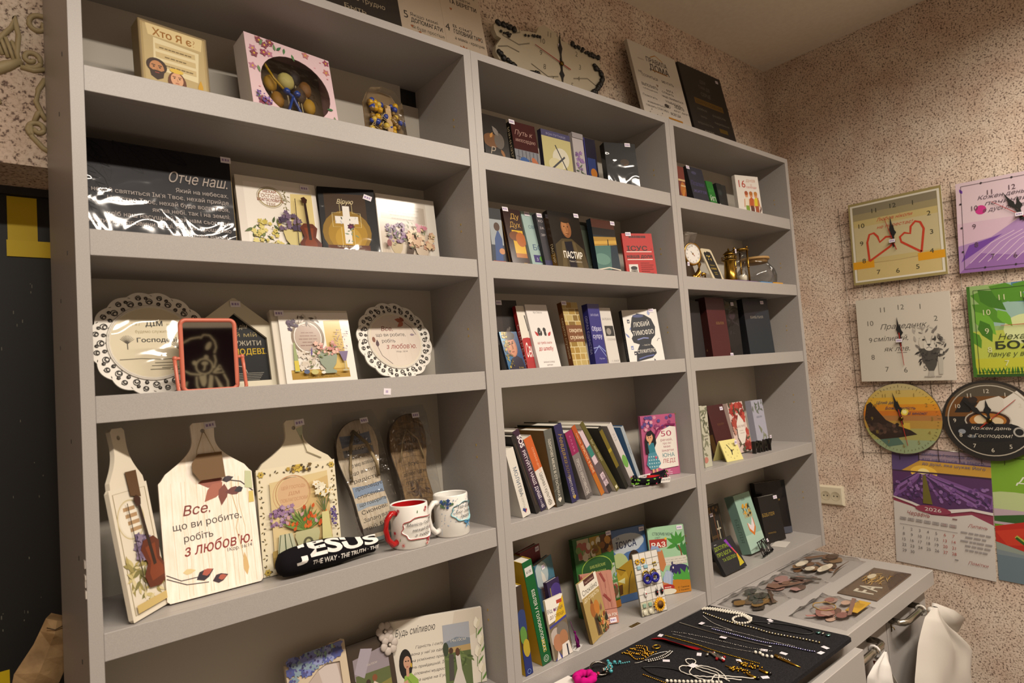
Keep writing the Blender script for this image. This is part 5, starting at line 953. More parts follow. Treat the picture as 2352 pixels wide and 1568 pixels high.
spine_book(P_('s_christ', x=1.0165), .12, 'a84a14', lambda a: (a.r(0, 0, 1, .3, 'b0661a'), vt(a, .35, .72, .05, 'ХРИСТОС В МЕНЕ', 'e0b890', b=.02, w=.9), vt(a, .35, .9, .03, 'АЛАН КІМ', 'e0b890')), 'orange spine book with white pages showing', 'd8d0c6')
spine_book(P_('s_pink', x=1.0445, w=.0135), .12, 'cbb6c0', lambda a: (a.r(0, .6, 1, .16, '2f7a70'), a.r(0, .32, 1, .16, '5a4c50'), a.r(0, .0, 1, .12, '2c2426'), a.r(0, .2, 1, .03, '8a7480'), vt(a, .3, .3, .05, 'ЛЮБОВ', '4a3c44')), 'thin pink and teal spine book')
spine_book(P_('s_olive', x=1.073, roll=-32), .12, '57501c', lambda a: (vt(a, .3, .75, .045, 'Бог, який поруч', 'b8b08a', w=.9), a.r(.2, .03, .6, .04, 'c8c2a0')), 'tallest olive spine book showing a cream cover', 'd4cdbc', covart=lambda a: a.t(.35, .45, .1, 'Бог ю', '2c2a22'))
spine_book(P_('s_yel', x=1.1085, roll=-28), .12, '1c1a10', lambda a: (a.r(0, .35, 1, .6, '6a5c10'), a.r(0, .6, 1, .05, '9a8a1c')), 'black and yellow spine book behind the hairband', '24221c')
spine_book(P_('s_wg', x=1.138, roll=-26.5, w=.018), .12, 'c4bebc', lambda a: (a.e(.5, .4, .05, .1, '6aa04a'), vt(a, .3, .85, .05, 'Л І З', '8a8484')), 'white spine book with a green splash')
spine_book(P_('s_blue', x=1.1655, roll=-21, w=.011, h=.165), .09, '9aa4ac', lambda a: vt(a, .3, .7, .04, 'П. РИБАК', '5a6470'), 'blue and white spine book beside the pink girls book', '3f6ea0', covart=lambda a: (a.r(0, 0, 1, .3, 'd0d0d0'), a.e(.4, .6, .2, .2, '7aa8d0'), a.t(.4, .1, .08, 'РИБ', '6a6a72')))
def art_girl(a):
    a.fin = 's'; a.r(0, 0, 1, 1, 'b5567f'); g = random.Random(4)
    for i in range(26): x, y = g.uniform(.03, .95), g.uniform(.76, .98); a.fl(x, y, .035, g.choice(['cf8aa4', 'd8a0b0', '5a4a8a', '8a3c6c']), None, 7)
    a.p([(.32, .1), (.96, .13), (.97, .78), (.8, .8), (.55, .74), (.38, .6), (.3, .4)], 'e6dfd6'); a.l([(.3, .6), (.45, .76), (.7, .83), (.96, .82)], .03, '7a1450'); a.p([(.2, 0), (.97, 0), (.97, .12), (.5, .1), (.32, .16)], 'b5567f')
    a.t(.68, .64, .13, '50', 'a83a5c', w=.3); a.t(.68, .56, .06, 'речей,', 'a05a6c', w=.34); a.t(.68, .505, .05, 'про які', 'a05a6c', w=.24); a.t(.68, .45, .055, 'має', 'a05a6c', w=.2); a.t(.68, .385, .06, 'знати', 'a05a6c', w=.34); a.t(.7, .295, .09, 'ЮНА', '2c7a8a', w=.34); a.t(.7, .2, .09, 'ЛЕДІ', 'a83a4c', w=.36)
    a.lines(.6, .07, .36, 3, .03, .012, 'd8b0c0', seed=3)
    a.p([(.06, .38), (.06, .6), (.14, .74), (.26, .76), (.36, .68), (.38, .54), (.3, .44), (.2, .36)], '15131c'); a.e(.2, .64, .06, .075, 'd8a07a'); a.p([(.12, .72), (.3, .72), (.24, .67), (.14, .66)], '15131c'); a.e(.17, .64, .008, .01, '15131c', n=8); a.e(.23, .64, .008, .01, '15131c', n=8)
    a.p([(.13, .55), (.3, .55), (.34, .4), (.16, .38)], '2f7a8a'); a.p([(.13, .38), (.34, .4), (.46, .2), (.36, .12), (.16, .11), (.06, .2)], '4a8a9c')
    for i in range(5):
        for j in range(4): a.e(.14+.065*i, .16+.055*j, .012, .012, 'b8d4d8', n=6)
    a.p([(.2, .12), (.26, .12), (.25, -.0), (.21, -.0)], 'd8a07a'); a.p([(.3, .12), (.36, .13), (.36, .0), (.32, .0)], 'd8a07a'); a.r(.2, .0, .06, .03, '6a2a6c'); a.r(.31, .0, .06, .03, '6a2a6c'); a.leaf(.24, .62, -2, .12, .05, 'd8a07a'); a.leaf(.3, .3, .3, .05, .05, 'c4566c')
book(P_('p50', x=1.262, w=.106, yaw=-26, y=.09), .014, 'b5567f/s', art_girl, 'pink book with a girl in a blue dotted skirt', pg='d8c8c4')
# hairband lying over the shelf edge
r = thing('hairband', 'twisted fabric headband in black, red and neon print on the shelf edge', 'headband', Matrix.Translation((1.183, .012, SZ[4]+.0045)) @ Matrix.Rotation(math.radians(-9), 4, 'Z'))
m = MB(); g = random.Random(3); n = 56
def band(i):
    t = 6.2832*i/n; return (.062*math.cos(t) + .006*math.sin(3*t), .001 + .022*math.sin(t)*(1 if math.cos(t) < 0 else .9), .012 + .004*math.cos(2*t))
vs = []
for i in range(n):
    x, y, z = band(i); t = 6.2832*i/n; tw = .5*math.sin(t) + .35*math.cos(t)
    for s in (-1, -.4, .4, 1): vs.append((x - .004*abs(s)*math.cos(t), y + s*.006*math.sin(tw) - .003*abs(s)*math.sin(t), z + s*.0115*math.cos(tw)))
    x2 = x*.93; vs += [(x2, y*.8 + s*.004*math.sin(tw), z + s*.0105*math.cos(tw)) for s in (1, -1)]
fs = [(i*6+k, ((i+1) % n)*6+k, ((i+1) % n)*6+(k+1) % 6, i*6+(k+1) % 6) for i in range(n) for k in range(6)]
m.add(vs, fs, '19171d/v', True); m.build('cloth', r)
m = MB(); cols = ['7cc03c', '7cc03c', 'd8486a', 'e0dcd8', '1c1a20']
for i in range(74):
    q = g.uniform(0, n); i0 = int(q) % n; x, y, z = band(q); t = 6.2832*q/n; tw = .5*math.sin(t) + .35*math.cos(t); s = g.choice([-.8, -.5, .5, .8]); c = cols[0] if x < -.0 and y < .0 else (cols[2] if g.random() < .6 else cols[i % 5])
    nx, ny = math.cos(t), math.sin(t); k = 1.06
    px, py, pz = x*k - .003*abs(s)*nx, (y - .001)*1.12 + s*.006*math.sin(tw), z + s*.0095*math.cos(tw); dx, dy = -ny*.0018, nx*.0018
    m.hull([(px + a*dx + b*nx*.0004, py + a*dy + b*ny*.0004, pz + c2) for a in (-1, 1) for b in (-1, 1) for c2 in (-.0014, .0016)], c)
m.build('lettering', r)
m = MB(); m.hull([(x, y, z) for x, z in ((-.012, .006), (.03, .002), (.034, .016), (-.006, .021)) for y in (-.0035, .003)], 'b01c20/v'); m.tube([(-.02, .0, .01), (.0, -.006, .014), (.022, -.004, .01), (.036, .002, .012)], [.004, .007, .007, .004], 'b01c20/v', 8); m.build('red_twist', r)
m = MB(); m.hull([(x, y, z) for x, z in ((.018, -.0), (.05, -.002), (.053, .010), (.022, .012)) for y in (-.0195, -.0188)], 'e2deda'); a = Art(m, (.018, -.0196, -.0), (.034, 0, -.001), (0, 0, .012)); a.t(.5, .3, .6, 'WORD OF GOD', '1c1a20', w=.9); m.hull([(x, y, z) for x, z in ((-.03, .012), (.012, .012), (.014, .022), (-.026, .021)) for y in (.012, .0125)], 'e2deda'); a = Art(m, (-.03, .0118, .012), (.042, 0, 0), (0, 0, .01)); a.t(.5, .3, .6, 'LORD', '1c1a20', w=.6); m.build('white_patch', r)

# ---- fifth row
spine_book((.728, .012, SZ[5], .02, .185, 0, 0, -5), .12, '1a2a6c', lambda a: (a.r(0, .3, 1, .7, '3a2c1c'), a.e(.5, .6, .08, .14, '2a3a6c'), a.e(.4, .45, .05, .1, '5c8a3c'), a.e(.6, .3, .05, .1, 'b09a2c'), a.ring(.5, .04, .025, .005, '7a9ac8')), 'blue and yellow spine book, first on the lowest middle shelf', 'c9a41c')
spine_book(P_('g_green', x=.782), .13, '0d5a2c/s', lambda a: (a.r(.12, .86, .76, .085, 'd0d0cc'), a.t(.5, .885, .035, '6Х30', '2a3a30', w=.5, b=.02), vt(a, .38, .72, .05, 'БІБЛІЯ У ГОЛОВОЛОМКАХ:', 'dcd8d0', b=.015, w=.9), vt(a, .38, .235, .05, 'ІСУС', 'c9b02c', b=.02), a.ring(.5, .05, .03, .006, 'b8c8b8', 8), a.ring(.5, .05, .015, .005, 'b8c8b8', 6)), 'green spine book with white and yellow lettering', 'b8961a', covart=lambda a: (a.e(.3, .6, .1, .2, 'a8b83c'), a.e(.5, .8, .08, .1, '5c3c1c'), a.e(.4, .3, .12, .15, '3a4a1c')))
book(P_('m5c', x=.822, y=.105, lean=3, yaw=18), .014, '7a1c26', lambda a: (a.r(0, .0, 1, .98, '6d1a24'), a.t(.5, .5, .1, 'С', 'd8b8a8'), a.t(.5, .2, .1, 'Зо', 'd8c8b8')), 'dark red book behind the blue childrens book', tag=(.75, .93))
book(P_('m5d', x=.842, y=.063, yaw=24, lean=7, w=.098), .013, '3a6d84/g', lambda a: (a.e(.3, .85, .2, .16, 'a8b8bc'), a.e(.6, .4, .3, .3, '4d84a0'), a.leaf(.3, .9, -1.2, .3, .1, 'd0d0c8'), a.p([(.55, .42), (.95, .5), (.9, .62), (.8, .66), (.6, .56)], '7a5a34'), a.t(.5, .54, .15, 'Дитячі', 'e6dcc4', sh=.3, w=.66, b=.015), a.t(.76, .42, .1, 'ДІЇ', 'e6d8b0')), 'blue childrens book with white script title', tag=(.35, .9))
book((.852, .0385, SZ[5], .05, .15, 9, 14, 0), .010, '2c2248/g', lambda a: (a.e(.6, .8, .16, .14, '4a3a7c'), a.r(0, .0, 1, .6, '1c1628'), a.l([(.1, .1), (.2, .9)], .02, '8a8430')), 'dark purple book behind the white and yellow booklet')
def art_hearts(a):
    a.r(0, 0, 1, 1, '6a5c48'); a.p([(0, .6), (1, .66), (1, 1), (0, 1)], 'e2ddd4'); a.p([(.5, .74), (1, .98), (1, .6), (.3, .56), (.42, .66)], 'c9a414'); a.p([(0, .56), (1, .64), (1, .60), (0, .52)], '3a3c84'); a.r(.6, .87, .3, .06, 'a83c2c'); a.t(.46, .77, .09, 'Від серця', '3a3248', w=.86); a.t(.5, .67, .09, 'до серця', '6a4a1c', w=.8); heart(a, .44, .79, .03, '7a3c6c')
    a.e(.3, .36, .16, .15, 'b0a49c'); a.e(.66, .42, .15, .14, '6f675f'); a.e(.32, .26, .12, .14, 'a87454'); a.e(.66, .3, .11, .13, 'a0704e'); a.p([(0, 0), (.3, .1), (.46, .0)], '3a3c84'); a.p([(.4, .0), (.5, .2), (.9, .22), (1, .0)], 'd8d0c8'); a.p([(.1, .0), (.24, .14), (.34, .0)], 'd0c8c4'); a.r(.72, .0, .08, .18, '2c2c3c')
book(P_('m5f', x=.814, y=.0135, lean=9, w=.058), .006, 'd8d0c0', art_hearts, 'white and yellow booklet with a grey-haired couple')
def art_calm(a):
    a.r(0, 0, 1, 1, 'a88f54'); a.r(0, .74, 1, .26, 'e4ded0'); a.r(.26, .9, .6, .1, '4a1c16'); a.t(.56, .925, .045, 'Пеар М.Шійкер', 'c8a898', w=.5); a.t(.5, .765, .12, 'Спокійно', '2c2822', w=.84); a.t(.5, .655, .1, 'до старість', 'e6dcc0', w=.84, sh=.2)
    a.e(.4, .46, .1, .12, '9c5c24'); a.e(.62, .46, .11, .12, 'b8742c'); a.p([(.34, .58), (.48, .56), (.42, .66)], '6b3f1c'); a.p([(.36, .34), (.56, .38), (.6, .0), (.36, .04)], '57401f'); a.p([(.4, .32), (.48, .32), (.5, .05), (.42, .05)], '2c2014'); a.scat(40, .54, .98, .02, .3, .04, ['b05a2c', 'c98a5c', 'd8a84c', '7a3a24', '3c4a20', 'e0b088'], 'fl', 3); a.leaf(.76, .36, 1.3, .14, .04, '7a3450'); a.p([(.85, .2), (1, .14), (1, .3)], '241c14')
book(P_('m5h', lean=11, x=.928, y=.010, h=.134), .007, 'b59a5c', art_calm, 'tan booklet with an elderly couple, leaning far back in front', lambda a: (a.r(0, 0, 1, 1, '6a5424'), a.r(0, .7, 1, .3, 'd8d0b8')))
def art_wheat(a):
    a.r(0, 0, 1, 1, 'b37a68'); a.r(0, 0, 1, .27, 'b8806e'); a.r(0, .27, 1, .012, '6a2a24')
    for x, y, g, l in ((.2, .4, 1.7, .22), (.5, .62, 1.9, .3), (.75, .8, 2.0, .2), (.3, .8, 2.1, .16), (.84, .42, 2.3, .2), (.55, .4, 2, .14), (.08, .85, 2, .12)):
        a.l([(x, y-.12), (x, y), (x+l*math.cos(g), y+l*math.sin(g))], .006, '8a3a34')
        for i in range(7):
            q = l*i/7
            for s in (-1, 1): a.leaf(x+q*math.cos(g)/a.a, y+q*math.sin(g), g+s*.6, .045, .022, '8f342f')
    for i in range(7): a.l([(.1+.13*i, .3), (.14+.12*i, .6), (.05+.13*i, .95)], .003, '9a5048')
    a.t(.62, .14, .075, 'БІБЛІЯ ЗА РІК', 'ece0d6', w=.7, b=.02); a.lines(.6, .08, .4, 1, .04, .016, 'd8b8a8')
book(P_('m5i', lean=12, y=.078, x=.982, w=.084, yaw=-24), .012, 'b37a68', art_wheat, 'dusty pink book with red wheat ears', tag=(.72, .02))
def art_child(a):
    a.r(0, 0, 1, 1, '1f5a1e'); a.r(.1, .72, .3, .26, 'b5a684'); a.r(.42, .73, .26, .25, 'a88a2c'); a.r(.7, .74, .3, .24, '5c3414'); a.scat(14, .1, .4, .72, .9, .05, ['8a6a4a', 'd0c4b0', '6a8a4a', 'a05c4c'], 'd', 3); a.scat(12, .43, .67, .74, .94, .05, ['d8d0b8', '7a5c1c', '8a2c24'], 'd', 4); a.scat(10, .72, .98, .75, .95, .05, ['8a5a24', '3c2410', 'c08a3c'], 'd', 5)
    a.r(.0, .1, 1, .26, '4a7a3c'); a.r(.6, .36, .38, .22, 'a8b0a0'); a.scat(12, .62, .96, .38, .54, .05, ['3c6a34', '6a94c0', '5a8a4c'], 'leaf', 3); a.r(.62, .12, .36, .2, 'b8ae94'); a.scat(10, .64, .96, .12, .3, .05, ['7a5c3c', 'a04c3c', '4a6a3c'], 'd', 6); a.r(.5, .0, .5, .09, 'b8761c')
    a.e(.52, .56, .26, .16, '1a4a1a'); a.ring(.52, .56, .26, .012, '8aa83c', 24, .16); a.t(.54, .58, .05, 'БИБЛЕЙСКИЕ', 'a8b45c', w=.4); a.t(.56, .5, .05, 'ИСТОРИИ', 'a8b45c', w=.34)
book(P_('m5g', x=1.018, y=.128, w=.128, h=.192, lean=6, yaw=-8), .016, '1f5a1e', art_child, 'large green childrens book with picture panels, behind the pink wheat book', tag=(.86, .95))
def art_donkey(a):
    a.r(0, 0, 1, 1, '46699c'); a.e(.45, .8, .32, .13, 'b0b8c0'); a.e(.3, .74, .14, .09, 'b0b8c0'); a.e(.64, .76, .14, .09, 'b0b8c0'); a.t(.45, .735, .13, 'ІСУСА', '1c2448', w=.56, b=.03); a.t(.24, .86, .05, 'ЗА', '1c2448')
    a.e(.2, .52, .16, .16, 'a8b47c'); a.e(.62, .56, .1, .12, '2c1c14'); a.p([(.1, .46), (.5, .56), (.75, .5), (.8, .1), (.1, .1)], '9c7a1c'); a.p([(.05, .5), (.2, .36), (.35, .42), (.4, .3), (.3, .1), (.05, .1)], 'b0902c'); a.p([(.6, .36), (.72, .44), (.86, .2), (.8, .08)], '8a8078'); a.l([(.1, .48), (.34, .42)], .012, '2a2010'); a.l([(.35, .1), (.42, .3), (.5, .4)], .012, '4a3c10'); a.p([(.1, .3), (.3, .33), (.28, .25)], 'cfd09c'); a.p([(.08, .24), (.22, .25), (.2, .12), (.1, .1)], '5c3a14')
book(P_('m5j', x=1.145, y=.126, w=.12, h=.187, lean=5, yaw=-14), .01, '46699c/s', art_donkey, 'blue childrens book with a donkey, behind the earring card', tag=(.84, .92))
def art_hippo(a):
    a.r(0, 0, 1, 1, '9cc4a0'); a.t(.4, .87, .06, 'СТВОРИВ МЕНЕ', '1f3a3c', w=.56, rot=-.12, b=.015); a.t(.26, .83, .05, 'світ', '2a4a48'); a.p([(.02, .68), (.48, .70), (.5, .82), (.02, .83)], 'a8322a'); a.t(.26, .705, .1, 'РАЗ', 'f0e8dc', w=.38, b=.03); a.e(.47, .82, .02, .02, 'd8b03c')
    for t in (.6, 1.1, 1.6, 2.1, 2.6, 3.4): a.leaf(.78, .72, t, .2, .07, '3f8a34'); a.leaf(.86, .6, t-1.2, .17, .06, '357a3c')
    a.l([(.8, .7), (.85, .6), (.86, .5)], .02, '7a4a24'); a.r(.3, .42, .68, .12, 'd0ccc0')
    for j in range(3):
        for i in range(6): a.l([(.32+.11*i+.05*(j % 2), .43+.035*j), (.4+.11*i+.05*(j % 2), .43+.035*j)], .004, '8a867c')
    a.r(.0, .0, 1, .2, 'b8761c'); a.e(.74, .34, .16, .08, '2f2a5c'); a.e(.6, .36, .07, .07, '2f2a5c'); a.leaf(.56, .42, 1.4, .06, .03, '2f2a5c'); a.e(.58, .38, .012, .018, 'e0dcd4', n=8)
    for t in (.3, .8, 1.4, 2.0, 2.6): a.leaf(.9, .18, t, .2, .07, '4a9a3c'); a.leaf(.66, .2, t, .12, .05, '4a9a3c')
    a.p([(.1, .62), (.34, .66), (.4, .44), (.3, .34), (.18, .4), (.2, .5)], 'bd7a4a'); a.p([(.26, .24), (.4, .36), (.56, .3), (.5, .1), (.3, .12)], '8aa0c4')
    for i in range(5): a.l([(.29+.04*i, .14), (.35+.04*i, .34)], .008, 'd8dce4')
    a.p([(.02, .66), (.3, .64), (.24, .72), (.06, .74)], '8aa0c4'); a.p([(.2, .2), (.4, .16), (.5, .06), (.3, .08)], 'bd7a4a'); a.e(.36, .1, .12, .05, 'a82c24'); a.lines(.36, .1, .2, 2, .025, .01, 'f0e0d8'); a.e(.38, .04, .13, .045, 'd8d4c4'); a.t(.8, .07, .03, 'С. Галкіна', '4a3412', w=.3); a.t(.8, .03, .03, 'І. Сусалін', '4a3412', w=.28)
book(P_('m5k', x=1.254, y=.086, w=.108, h=.178, lean=5, yaw=-28), .008, '9cc4a0/s', art_hippo, 'pale green childrens book with a boy, palms and a hippo', tag=(.8, .93))
# earring card
p = P_('m5card', x=1.121, y=.0225, w=.08, h=.15, yaw=-14, lean=9); w, h = p[3:5]; r = thing('earring_card', 'white tiled display card with earrings pinned on it, on the lowest middle shelf', 'earring display', POSE(p, .004))
m = MB(); m.rbox(0, w, 0, .004, 0, h, '7d7a70', .0006); a = Art(m, (0, 0, 0), (w, 0, 0), (0, 0, h))
for j in range(9):
    for i in range(4): a.k = 4; a.r(.02+.245*i, .012+.11*j, .225, .1, 'd6d2cc' if j > 1 or i > 1 else 'c2bda4')
m.build('card', r)
def earring(pts, name='earring'):
    m = MB()
    for f in pts: f(m)
    m.build(name, r)
for x in (.14, .36): earring([lambda m, x=x: [m.ball((w*x + .0048*math.cos(t), -.003, h*.87 + .0048*math.sin(t)), .0026, 'd8a818', 6, 4) for t in [1.047*i for i in range(6)]]])
for x in (.1, .36): earring([lambda m, x=x: m.rbox(w*x, w*x+.012, -.0035, -.0002, h*.74, h*.80, '8ab4c4/g', .001)])
for i, x in enumerate((.36, .66)): earring([lambda m, x=x, i=i: (m.tube([(w*x + .0085*math.cos(t), -.0045, h*.645 + .0085*math.sin(t)) for t in [.314*q for q in range(20)]], .002, 'c9a44a/m', 8, True), m.tube([(w*x + .010*math.cos(t), -.0085, h*.575 + .0095*math.sin(t)) for t in [.314*q for q in range(20)]], .0036, '1f1f84/g', 8, True))])
for x in (.74, .82): earring([lambda m, x=x: (m.ball((w*x, -.0024, h*.78 + w*x*.05), .0026, 'c9b04a/m', 6, 4), m.ball((w*x+.002, -.0024, h*.755), .002, 'c9b04a/m', 6, 4))])
for x in (.68, .88): earring([lambda m, x=x: (m.ball((w*x, -.003, h*.325), .0062, '141216/g', 8, 6, (.75, .4, 1.25)), m.ball((w*x, -.0056, h*.33), .002, 'a81c20', 6, 4, (1, .5, 1)), m.tube([(w*x, -.002, h*.37), (w*x, -.002, h*.41)], .0005, 'b8b4ac/m', 4))])
for x in (.25,): earring([lambda m, x=x: (m.ball((w*x, -.003, h*.345), .0065, 'd8d4d0/g', 8, 6, (.75, .35, 1.25)), m.ball((w*x, -.0054, h*.35), .002, 'a81c20', 6, 4, (1, .5, 1)))])
for x in (.14, .36): earring([lambda m, x=x: m.rbox(w*x-.005, w*x+.005, -.0036, -.0002, h*.135, h*.2, '8aa894/g', .0012)])
for x in (.12, .34): earring([lambda m, x=x: m.ball((w*x, -.0022, h*.06), .0066, 'd0ccb8/g', 8, 5, (1, .35, 1))])
r = thing('sunflower_pin', 'yellow sunflower pin with a blue and yellow centre, at the foot of the earring card', 'pin', POSE(p, .004) @ Matrix.Translation((w*.68, -.0062, h*.14)))
m = MB()
for k in range(2):
    for i in range(14): t = .4488*i + .22*k; m.hull([(R1*math.cos(t+dt), y, R1*math.sin(t+dt)) for R1, dt in ((.009, -.2), (.009, .2), (.0145 - .001*k, -.12), (.0145 - .001*k, .12), (.019 - .002*k, 0)) for y in (-.0004 - k*.0012, .0004 - k*.0012)], 'd99a10' if k == 0 else 'e6b01c')
m.build('petals', r)
m = MB(); m.lathe([(.001, -.0042), (.0078, -.004), (.0095, -.002), (.0095, .002)], 'a06a14', n=24, ax=1, cap=False)
a = Art(m, (-.0068, -.0043, -.0068), (.0136, 0, 0), (0, 0, .0136)); a.e(.5, .5, .48, .48, '2f5aa0'); a.p([(.06, .4), (.94, .4), (.8, .12), (.5, .03), (.2, .12)], 'c9b42c'); a.e(.5, .5, .22, .26, '8a9a4c'); m.lathe([(.0076, .0008), (.0084, .001), (.0088, .0)], '6a4410', c=(0, -.0045, 0), n=24, ax=1); m.build('centre', r)
m = MB(); m.rbox(0, .034, 0, .0105, 0, .0007, '8a7c60/m', .0003)
for x in (.006, .028): m.lathe([(.0016, .0007), (.001, .0012)], 'c8c0ac/m', (x, .0055, 0), 8)
o = m.build('hinge_plate'); o.matrix_world = Matrix.Translation((1.0575, .003, SZ[5]+.0003)) @ Matrix.Rotation(.02, 4, 'Z'); meta(o, 'small metal plate on the lowest middle shelf edge, in front of the pink book', 'plate')
m = MB(); m.rbox(0, .036, 0, .022, 0, .0008, 'd0ccc8', .0003); a = Art(m, (0, 0, .0008), (.036, 0, 0), (0, .022, 0)); a.lines(.5, .6, .7, 2, .3, .1, '8a8680'); o = m.build('paper_slip'); o.matrix_world = Matrix.Translation((.882, .012, SZ[5]+.0003)) @ Matrix.Rotation(.5, 4, 'Z'); meta(o, 'small white paper slip lying behind the tan booklet', 'paper')
m = MB(); g = random.Random(2)
m.tube([(.0, .0, .06), (.004, -.001, .042), (.008, -.003, .034)], .0008, '5a1450'); m.ball((.008, -.003, .034), .003, '6a165c/v')
for i in range(14): m.tube([(.008, -.003, .033), (.011 + g.uniform(-.005, .005), -.004 + g.uniform(-.003, .003), .016), (.014 + g.uniform(-.008, .008), -.005 + g.uniform(-.004, .004), .001)], .0011, '6a165c/v', 5)
o = m.build('tassel'); o.matrix_world = Matrix.Translation((.884, .032, SZ[5]+.001)); meta(o, 'purple thread tassel hanging between the two couple booklets', 'tassel')

# ================================================================ right unit
book(P_('r1a', x=1.488, w=.034), .014, '6a2412', lambda a: (a.e(.6, .4, .12, .2, 'a8641c'), a.r(0, .62, 1, .05, 'c9a878'), a.r(.3, .48, .7, .04, 'c9a878'), a.l([(.4, .1), (.7, .4)], .03, 'c98a2c'), a.l([(.6, .1), (.9, .35)], .03, '8a3c14')), 'orange-brown book, first on the top shelf nearest the corner')
book(P_('r1b', x=1.548, w=.085, lean=10), .022, '1b1a2c', lambda a: (a.e(.4, .85, .1, .04, '3a3a58'), a.t(.46, .52, .16, 'Псалми', '3c3868', w=.8, sh=.2), a.t(.5, .34, .13, 'життя', '4a4478', w=.8, sh=.2), a.t(.55, .1, .04, 'МОЛИТВИ', '6a6a48')), 'dark navy book with faded violet script, leaning on the top right shelf', lambda a: a.r(0, 0, 1, 1, '131318'), tag=(-.02, .92))
book(P_('r1c', x=1.676, w=.038), .012, '14701c', lambda a: (a.t(.5, .66, .12, 'ДУХ', '3c9a3c', w=.7), a.t(.5, .36, .2, 'ЙП', 'd0d8c8', w=.8), a.r(0, 0, 1, .12, 'd0d0c8')), 'small green book with white letters')
book(P_('r1d', x=1.727, w=.03), .012, '20282a/g', lambda a: (a.p([(0, 0), (1, 0), (1, .2), (0, .34)], 'b8b4b0'), a.e(.5, .7, .1, .1, '2f3a3c')), 'dark grey book right of the small green book')
book((1.768, .075, SZ[1], .032, .11, 4, 0, 0), .012, '131413', lambda a: a.p([(0, 0), (.6, 0), (.2, .6), (0, .7)], '6a6c58'), 'black book with a grey-green corner, behind the white sixteen book')
def art_16(a):
    a.r(0, 0, 1, 1, 'e0dad2'); a.t(.27, .72, .24, '16', 'b03a24', w=.28, b=.01); a.t(.66, .86, .08, 'ДНІВ', 'c07a5c', w=.4); a.t(.66, .78, .05, 'до', 'c07a5c'); a.t(.66, .71, .08, 'свободи', 'c0504a', w=.44)
    for x, c1, c2, hh in ((.4, 'e2d8c4', '7a9a2c', 'a04a1c'), (.6, 'b8541c', '5c2c1c', 'b06a24'), (.8, 'd8c41c', '9c4a24', 'b8782c')):
        a.e(x, .55, .05, .07, 'd09060'); a.e(x, .59, .055, .05, hh); a.p([(x-.1, .3), (x-.09, .46), (x, .5), (x+.09, .46), (x+.1, .3)], c1); a.p([(x-.07, .0), (x-.08, .3), (x+.08, .3), (x+.07, .0)], c2); a.l([(x-.1, .45), (x-.13, .26)], .025, 'c98a5c'); a.l([(x+.1, .45), (x+.13, .26)], .025, 'c98a5c')
    a.p([(.85, .5), (.9, .5), (.9, .3), (.83, .3)], 'b8782c'); a.p([(.9, .12), (.98, .22), (.98, .3), (.9, .2)], '5c2c1c')
book(P_('r1e', x=1.84, w=.108, yaw=-14, y=.062), .014, 'e0dad2', art_16, 'white book with a red number and three walking young people')

# ---- second row: ornaments
M2 = lambda x, y, rz=0: Matrix.Translation((x, y, SZ[2]+.0004)) @ Matrix.Rotation(math.radians(rz), 4, 'Z')
G = 'b48a3c/m'
r = thing('ornate_clock', 'gold table clock with a white face held by a saxophone, still in crinkled film', 'clock', M2(1.548, .075, -12))
m = MB(); m.tube([(.022, 0, .085), (.03, -.004, .06), (.022, -.006, .035), (.006, -.006, .02), (-.004, -.006, .012)], [.004, .006, .008, .010, .012], G, 10); m.tube([(.035, -.006, .012), (.046, -.008, .018), (.044, -.01, .03), (.036, -.008, .032), (.034, -.008, .024)], .0045, G, 8)
m.lathe([(.04, 0), (.042, .004), (.036, .01), (.02, .012), (.012, .02), (.004, .024)], G, (0, 0, 0), 24)
for i in range(7): m.ball((-.028 + .009*i, -.016 + .006*(i % 2), .014 + .003*(i % 3)), .006, G, 8, 5)
m.tube([(-.03, 0, .01), (-.034, 0, .06), (-.034, 0, .11), (-.03, 0, .135)], [.007, .006, .006, .008], 'a8842c/m', 10); m.build('base', r)
m = MB(); m.lathe([(.0345, .0), (.0365, -.003), (.0365, -.008), (.033, -.010), (.0305, -.009)], 'a07c3c/m', (0, -.002, .092), 32, ax=1, cap=False)
for i in range(28): t = .2244*i; m.ball((.0345*math.cos(t), -.0095, .092 + .0345*math.sin(t)), .0016, G, 6, 4)
m.build('bezel', r)
m = MB(); m.lathe([(.0315, -.0085), (.0001, -.0087)], 'e4e0da', (0, -.002, .092), 32, ax=1, cap=False); a = Art(m, (-.0315, -.0108, .0605), (.063, 0, 0), (0, 0, .063))
for i in range(12): t = math.pi/2 - i*math.pi/6; a.t(.5 + .38*math.cos(t), .46 + .38*math.sin(t), .1, str(12 if i == 0 else i), '4a4440')
a.ring(.5, .5, .46, .012, '9a9088'); a.l([(.5, .5), (.62, .38)], .03, 'a04a34'); a.l([(.5, .5), (.38, .62)], .02, '3a3430'); a.e(.5, .5, .05, .05, '8a6a3c'); m.build('dial', r)
m = MB(); m.hull([(x, y, z) for x, z in ((-.042, .1), (-.03, .158), (.02, .155), (.0, .12), (-.03, .11)) for y in (-.018, .012)], 'film'); m.build('wrapper', r); tagpart(r, -.036, .052, -.022, .008, .012)
m = MB(); m.prism([(0, 0), (.075, 0), (.07, .01), (.012, .158), (0, .15)], 0, .014, '4f3a24'); o = m.build('wooden_wedge'); o.matrix_world = M2(1.575, .125, -8); meta(o, 'brown wooden wedge standing behind the gold saxophone clock', 'wedge')
p = P_('r2b', x=1.622, y=.045, lean=20, w=.062); w, h = p[3:5]; r = thing('slate_plaque', 'leaning black and cream card with small gold writing, beside the brass lighthouse', 'plaque', POSE(p, .004))
def rr(x0, x1, z0, z1, q): return [(x, z) for x, y, z in rrect(x0, x1, z0, z1, q)]
